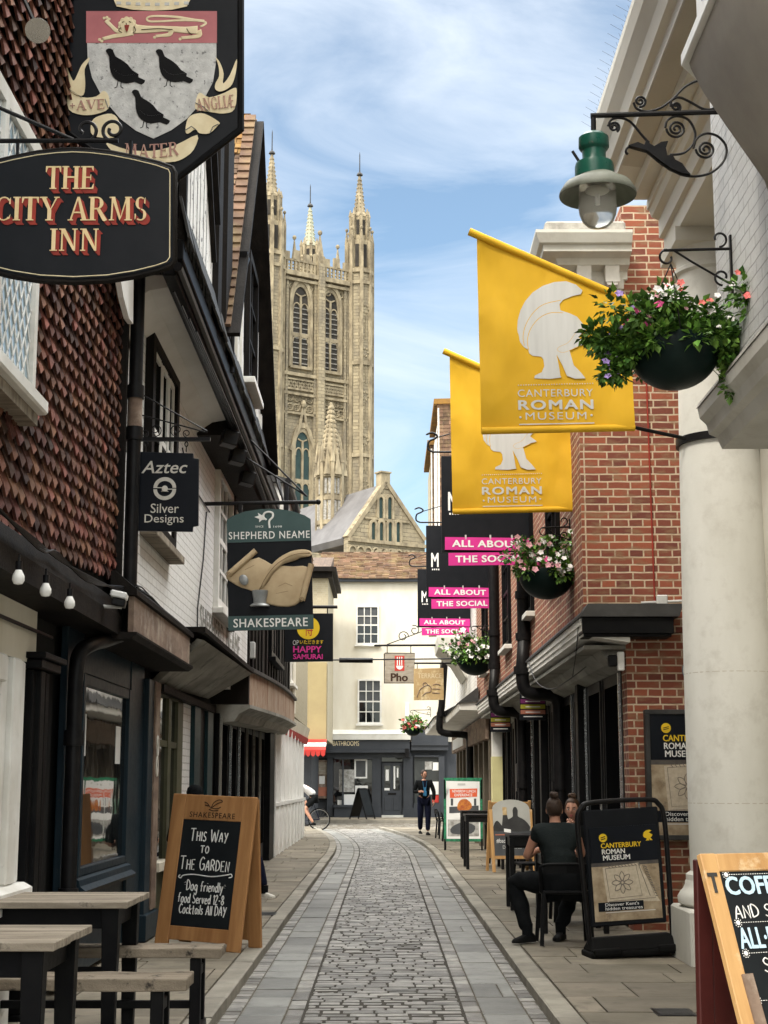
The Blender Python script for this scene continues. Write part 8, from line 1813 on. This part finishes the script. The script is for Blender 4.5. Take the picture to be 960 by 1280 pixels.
# ---- generic seated person, local frame facing -y, seat height .45
def seated(name, label, loc, rz, shirt, trousers, shoes, haircol, bun, hand_face=False, cap=None, leg_out=0, skinm='skin', headturn=0, leany=0):
    t = thing('person', label, 'person', loc, rz)
    pel = (0, 0, .52, .135); wai = (0, -.01, .68, .10); che = (0, -.03 - leany, .88, .11); nb = (0, -.04 - leany, 1.03, .06); nt_ = (0, -.05 - leany, 1.09, .05)
    ch = [[pel, wai, che, nb, nt_]]; tee = [[pel[:3] + (.15,), wai[:3] + (.14,), che[:3] + (.155,), nb[:3] + (.076,)]]; tr = []; legs = []; hs = []
    for s_ in (-1, 1):
        sh_ = (s_ * .165, -.03 - leany, .98, .058)
        if hand_face and s_ == -1: el = (s_ * .20, -.26 - leany, .82, .04); wr = (-.055, -.225 - leany, 1.015, .027); dr = (.35, .15, .9); up = (0, -1, .3)
        else: el = (s_ * .24, -.10, .74, .04); wr = (s_ * .13, -.34, .76, .027); dr = (-s_ * .4, -1, 0); up = (0, 0, 1)
        ch.append([che, sh_, mid(sh_, el, .5, .044), el, mid(el, wr, .5, .034), wr]); tee.append([che[:3] + (.15,), sh_[:3] + (.072,), mid(sh_, el, .5, .058), mid(sh_, el, .95, .052)]); hs.append((wr, dr, up, s_))
        hp = (s_ * .1, -.02, .50, .095); kn = (s_ * .13, -.44, .52, .068); an = (s_ * .13, -.42 - (leg_out if s_ == 1 else 0), .09 , .042)
        ch.append([pel, hp, mid(hp, kn, .5, .08), kn, mid(kn, an, .45, .054), an]); tr.append([pel[:3] + (.148,), hp[:3] + (.108,), mid(hp, kn, .5, .096), kn[:3] + (.080,), mid(kn, an, .5, .07), mid(kn, an, .9, .062)]); legs.append(an)
    b = skin(ch); m = head(b, (0, -.06 - leany, 1.19), headturn, 0, .92)
    for wr, dr, up, s_ in hs: hand5(b, wr[:3], dr, up, .92, .9 if hand_face and s_ == -1 else .5, s_)
    bo = b.build('body', skinm, t, smooth='all'); 
    T_ = t; M_ = Matrix.Translation(Vector(loc)) @ Euler((0, 0, rz)).to_matrix().to_4x4()
    face_parts(bo, bo, M_ @ m, t)
    skin(tee, 2).build('top', shirt, t, smooth='all'); skin(tr, 2).build('trousers', trousers, t, smooth='all')
    b = MB()
    for an in legs: b.tube([(an[0], an[1], .16), (an[0], an[1], .05)], [.05, .046], 10)
    b.build('sock', 'cloth_black', t, smooth=True, split=True); b = MB()
    for an in legs: shoe(b, an[:3], (0, -1, 0), .26, 0)
    b.build('shoe', shoes, t, smooth=True, split=True); hairdo(t, M_ @ m, bun, haircol)
    if cap:
        b = MB(); b.lathe([(.098, .03), (.100, .06), (.088, .105), (.05, .135), (.001, .142)], (0, .01, 0), 20, .9, 1.06); b.loft([[(x, y, z) for x, y in ((-.07, -.085), (.07, -.085), (.055, -.165), (-.055, -.165))] for z in (.032, .042)]); bmesh.ops.transform(b.b, matrix=M_ @ m, verts=b.b.verts); b.build('cap', cap, t, smooth=True, world=True)
    return t
seated('woman', 'woman facing the street with hand at her mouth, hair in a high bun', (1.90, 15.80, PV - .10), R(-6), 'cloth_black', 'cloth_black', 'rubber', 'hair_brown', (0, .02, .145), True, None, 0, 'skin', R(-8), .03)
seated('capped', 'person in a black cap seated on a pale chair behind the oak chalkboard', (-1.86, 15.30, PV + .02), R(180), 'cloth_charcoal', 'cloth_navy', 'rubber', 'hair', None, False, 'cloth_black')
seated('trainer', 'person in pale trainers seated by the pub wall behind the chalkboard with a leg out', (-1.90, 19.1, PV + .01), R(52), 'cloth_charcoal', 'cloth_navy', 'shoe_white', 'hair', None, False, None, .16).scale = (.88, .88, .88)
# ---- man walking towards us
t = thing('person', 'man in dark jacket and navy trousers walking with a blue lanyard', 'person', (PY(530, 1000, 42).x, 42, PV), R(6))
pel, wai, che, nb, nt_ = (0, 0, .93, .125), (0, -.01, 1.08, .122), (0, -.01, 1.28, .145), (0, 0, 1.43, .065), (0, -.01, 1.49, .055)
ch = [[pel, wai, che, nb, nt_]]; ja = [[(0, 0, .90, .145), wai[:3] + (.145,), che[:3] + (.168,), nb[:3] + (.08,)]]; tr = []; an_ = []
for s_ in (-1, 1):
    sh_ = (s_ * .185, 0, 1.39, .062); el = (s_ * .27, -.02, 1.13, .043); wr = (s_ * .14, -.22, 1.15, .03) if s_ < 0 else (s_ * .25, -.08, .88, .03)
    ch.append([che, sh_, mid(sh_, el, .5, .05), el, mid(el, wr, .5, .036), wr]); ja.append([che[:3] + (.168,), sh_[:3] + (.078,), mid(sh_, el, .5, .066), el[:3] + (.058,), mid(el, wr, .9, .045)])
    hp = (s_ * .09, 0, .90, .1); kn = (s_ * .10, -.06 if s_ > 0 else -.01, .50, .064); an = (s_ * .085, -.10 if s_ > 0 else .16, .09 if s_ > 0 else .12, .04)
    ch.append([pel, hp, mid(hp, kn, .5, .082), kn, mid(kn, an, .4, .058), an]); tr.append([(0, 0, .93, .135), hp[:3] + (.112,), mid(hp, kn, .5, .1), kn[:3] + (.082,), mid(kn, an, .5, .074), mid(kn, an, .95, .062)]); an_.append(an)
b = skin(ch); m = head(b, (0, -.03, 1.60), R(28), 0, .95); hand5(b, (-.14, -.22, 1.15), (.6, -.6, .1), (0, -.4, 1), 1, .8, -1); hand5(b, (.25, -.08, .88), (0, -.2, -1), (1, 0, 0), 1, .6, 1)
bo = b.build('body', 'skin', t, smooth='all'); M_ = Matrix.Translation(Vector(t['_loc'])) @ Euler((0, 0, t['_rz'])).to_matrix().to_4x4(); face_parts(bo, bo, M_ @ m, t)
skin(ja, 2).build('jacket', 'cloth_black', t, smooth='all'); skin(tr, 2).build('trousers', 'cloth_navy', t, smooth='all'); hairdo(t, M_ @ m, None, 'hair')
b = MB(); shoe(b, an_[0][:3], (0, -1, 0), .27, .03); shoe(b, an_[1][:3], (.1, -1, 0), .27, 0); b.build('shoe', 'rubber', t, smooth=True, split=True)
b = MB(); b.bar((-.045, -.165, 1.42), (-.01, -.178, 1.16), .03, .006, (0, 1, 0)); b.bar((.045, -.165, 1.42), (.01, -.178, 1.16), .03, .006, (0, 1, 0)); b.box(-.045, .045, -.19, -.18, 1.03, 1.16); b.build('lanyard', 'lanyard', t)
b = MB(); b.prism([(-.05, 1.44), (.05, 1.44), (.02, 1.15), (-.02, 1.15)], 'y', -.176, -.170); b.build('shirt_front', 'cloth_navy', t)
b = MB()
for s_ in (-1, 1): b.tube([(s_ * .031 + .02 * cos(a * pi / 6), -.098, .004 + .016 * sin(a * pi / 6)) for a in range(13)], .003, 4)
bmesh.ops.transform(b.b, matrix=M_ @ m, verts=b.b.verts); b.build('glasses', 'black_metal', t, world=True)
# ---- bicycle and its rider turning out of sight on the left
bx, by = PY(399, 1026, 48.5).x, 48.5
t = thing('bicycle', 'dark bicycle crossing the far end of the lane behind the white shopfront', 'bicycle', (bx - .5, by, 0))
for k, x in enumerate((.5, -.55)):
    b = MB(); b.tube([(x + .325 * cos(a * pi / 18), 0, .34 + .325 * sin(a * pi / 18)) for a in range(37)], .02, 8); w = b.build('wheel', 'rubber', t, smooth=True); b = MB()
    for a in range(14): b.tube([(x, 0, .34), (x + .31 * cos(a * pi / 7), 0, .34 + .31 * sin(a * pi / 7))], .003, 4)
    b.tube([(x + .30 * cos(a * pi / 14), 0, .34 + .30 * sin(a * pi / 14)) for a in range(29)], .008, 5); b.build('rim', 'chrome', w)
b = MB()
for P in ([(.5, 0, .34), (.02, 0, .30), (.32, 0, .82), (.5, 0, .34)], [(.02, 0, .30), (-.36, 0, .78), (.30, 0, .76)], [(-.40, 0, .95), (-.36, 0, .78), (-.55, 0, .34)]): b.tube(P, .018, 8)
b.build('frame', 'cloth_navy', t, smooth=True); b = MB(); b.ball((.36, 0, .90), .13, .07, .03); b.tube([(.32, 0, .80), (.36, 0, .9)], .014, 6); b.build('saddle', 'rubber', t, smooth=True)
b = MB(); b.tube([(-.44, -.26, .98), (-.40, -.1, 1.0), (-.40, .1, 1.0), (-.44, .26, .98)], .014, 8); b.build('handlebar', 'black_metal', t, smooth=True); b = MB(); b.tube([(.02, -.1, .30), (.12, -.1, .16)], .012, 6); b.box(.06, .18, -.2, -.1, .145, .165); b.tube([(.02, .1, .30), (-.08, .1, .44)], .012, 6); b.box(-.14, -.02, .1, .2, .435, .455); b.build('pedals', 'black_metal', t)
t = thing('person', 'cyclist in white tee shirt and black shorts bent over the bicycle', 'person', (bx - .30, by, 0))
pel, wai, che, nb, nt_ = (.16, 0, 1.0, .12), (.06, 0, 1.14, .115), (-.12, 0, 1.28, .13), (-.28, 0, 1.38, .06), (-.34, 0, 1.42, .05)
ch = [[pel, wai, che, nb, nt_]]; te = [[(.12, 0, 1.05, .135), wai[:3] + (.138,), che[:3] + (.15,), nb[:3] + (.075,)]]; sh2 = []; an_ = []
for s_ in (-1, 1):
    s1 = (-.22, s_ * .17, 1.33, .055); el = (-.34, s_ * .24, 1.14, .04); wr = (-.42, s_ * .24, 1.01, .028); ch.append([che, s1, mid(s1, el, .5, .045), el, wr]); te.append([che[:3] + (.15,), s1[:3] + (.07,), mid(s1, el, .6, .06)])
    hp = (.14, s_ * .09, .97, .095); kn = (-.14, s_ * .12, .66 if s_ < 0 else .84, .065); an = (.12, s_ * .14, .24, .04) if s_ < 0 else (-.06, s_ * .14, .52, .04); ch.append([pel, hp, mid(hp, kn, .5, .08), kn, mid(kn, an, .4, .056), an]); sh2.append([pel[:3] + (.135,), hp[:3] + (.108,), mid(hp, kn, .5, .094), mid(kn, hp, .1, .08)]); an_.append(an)
b = skin(ch); m = head(b, (-.40, 0, 1.50), R(-90), 0, .95)
for s_ in (-1, 1): hand5(b, (-.42, s_ * .24, 1.01), (-.7, 0, -.3), (0, 0, 1), 1, 1.0, s_)
bo = b.build('body', 'skin', t, smooth='all'); M_ = Matrix.Translation(Vector(t['_loc'])); face_parts(bo, bo, M_ @ m, t)
skin(te, 2).build('tee_shirt', 'cloth_white', t, smooth='all'); skin(sh2, 2).build('shorts', 'cloth_black', t, smooth='all'); hairdo(t, M_ @ m, None)
b = MB(); shoe(b, an_[0][:3], (-1, 0, 0), .27, .16); shoe(b, an_[1][:3], (-1, 0, 0), .27, .45); b.build('shoe', 'rubber', t, smooth=True, split=True)
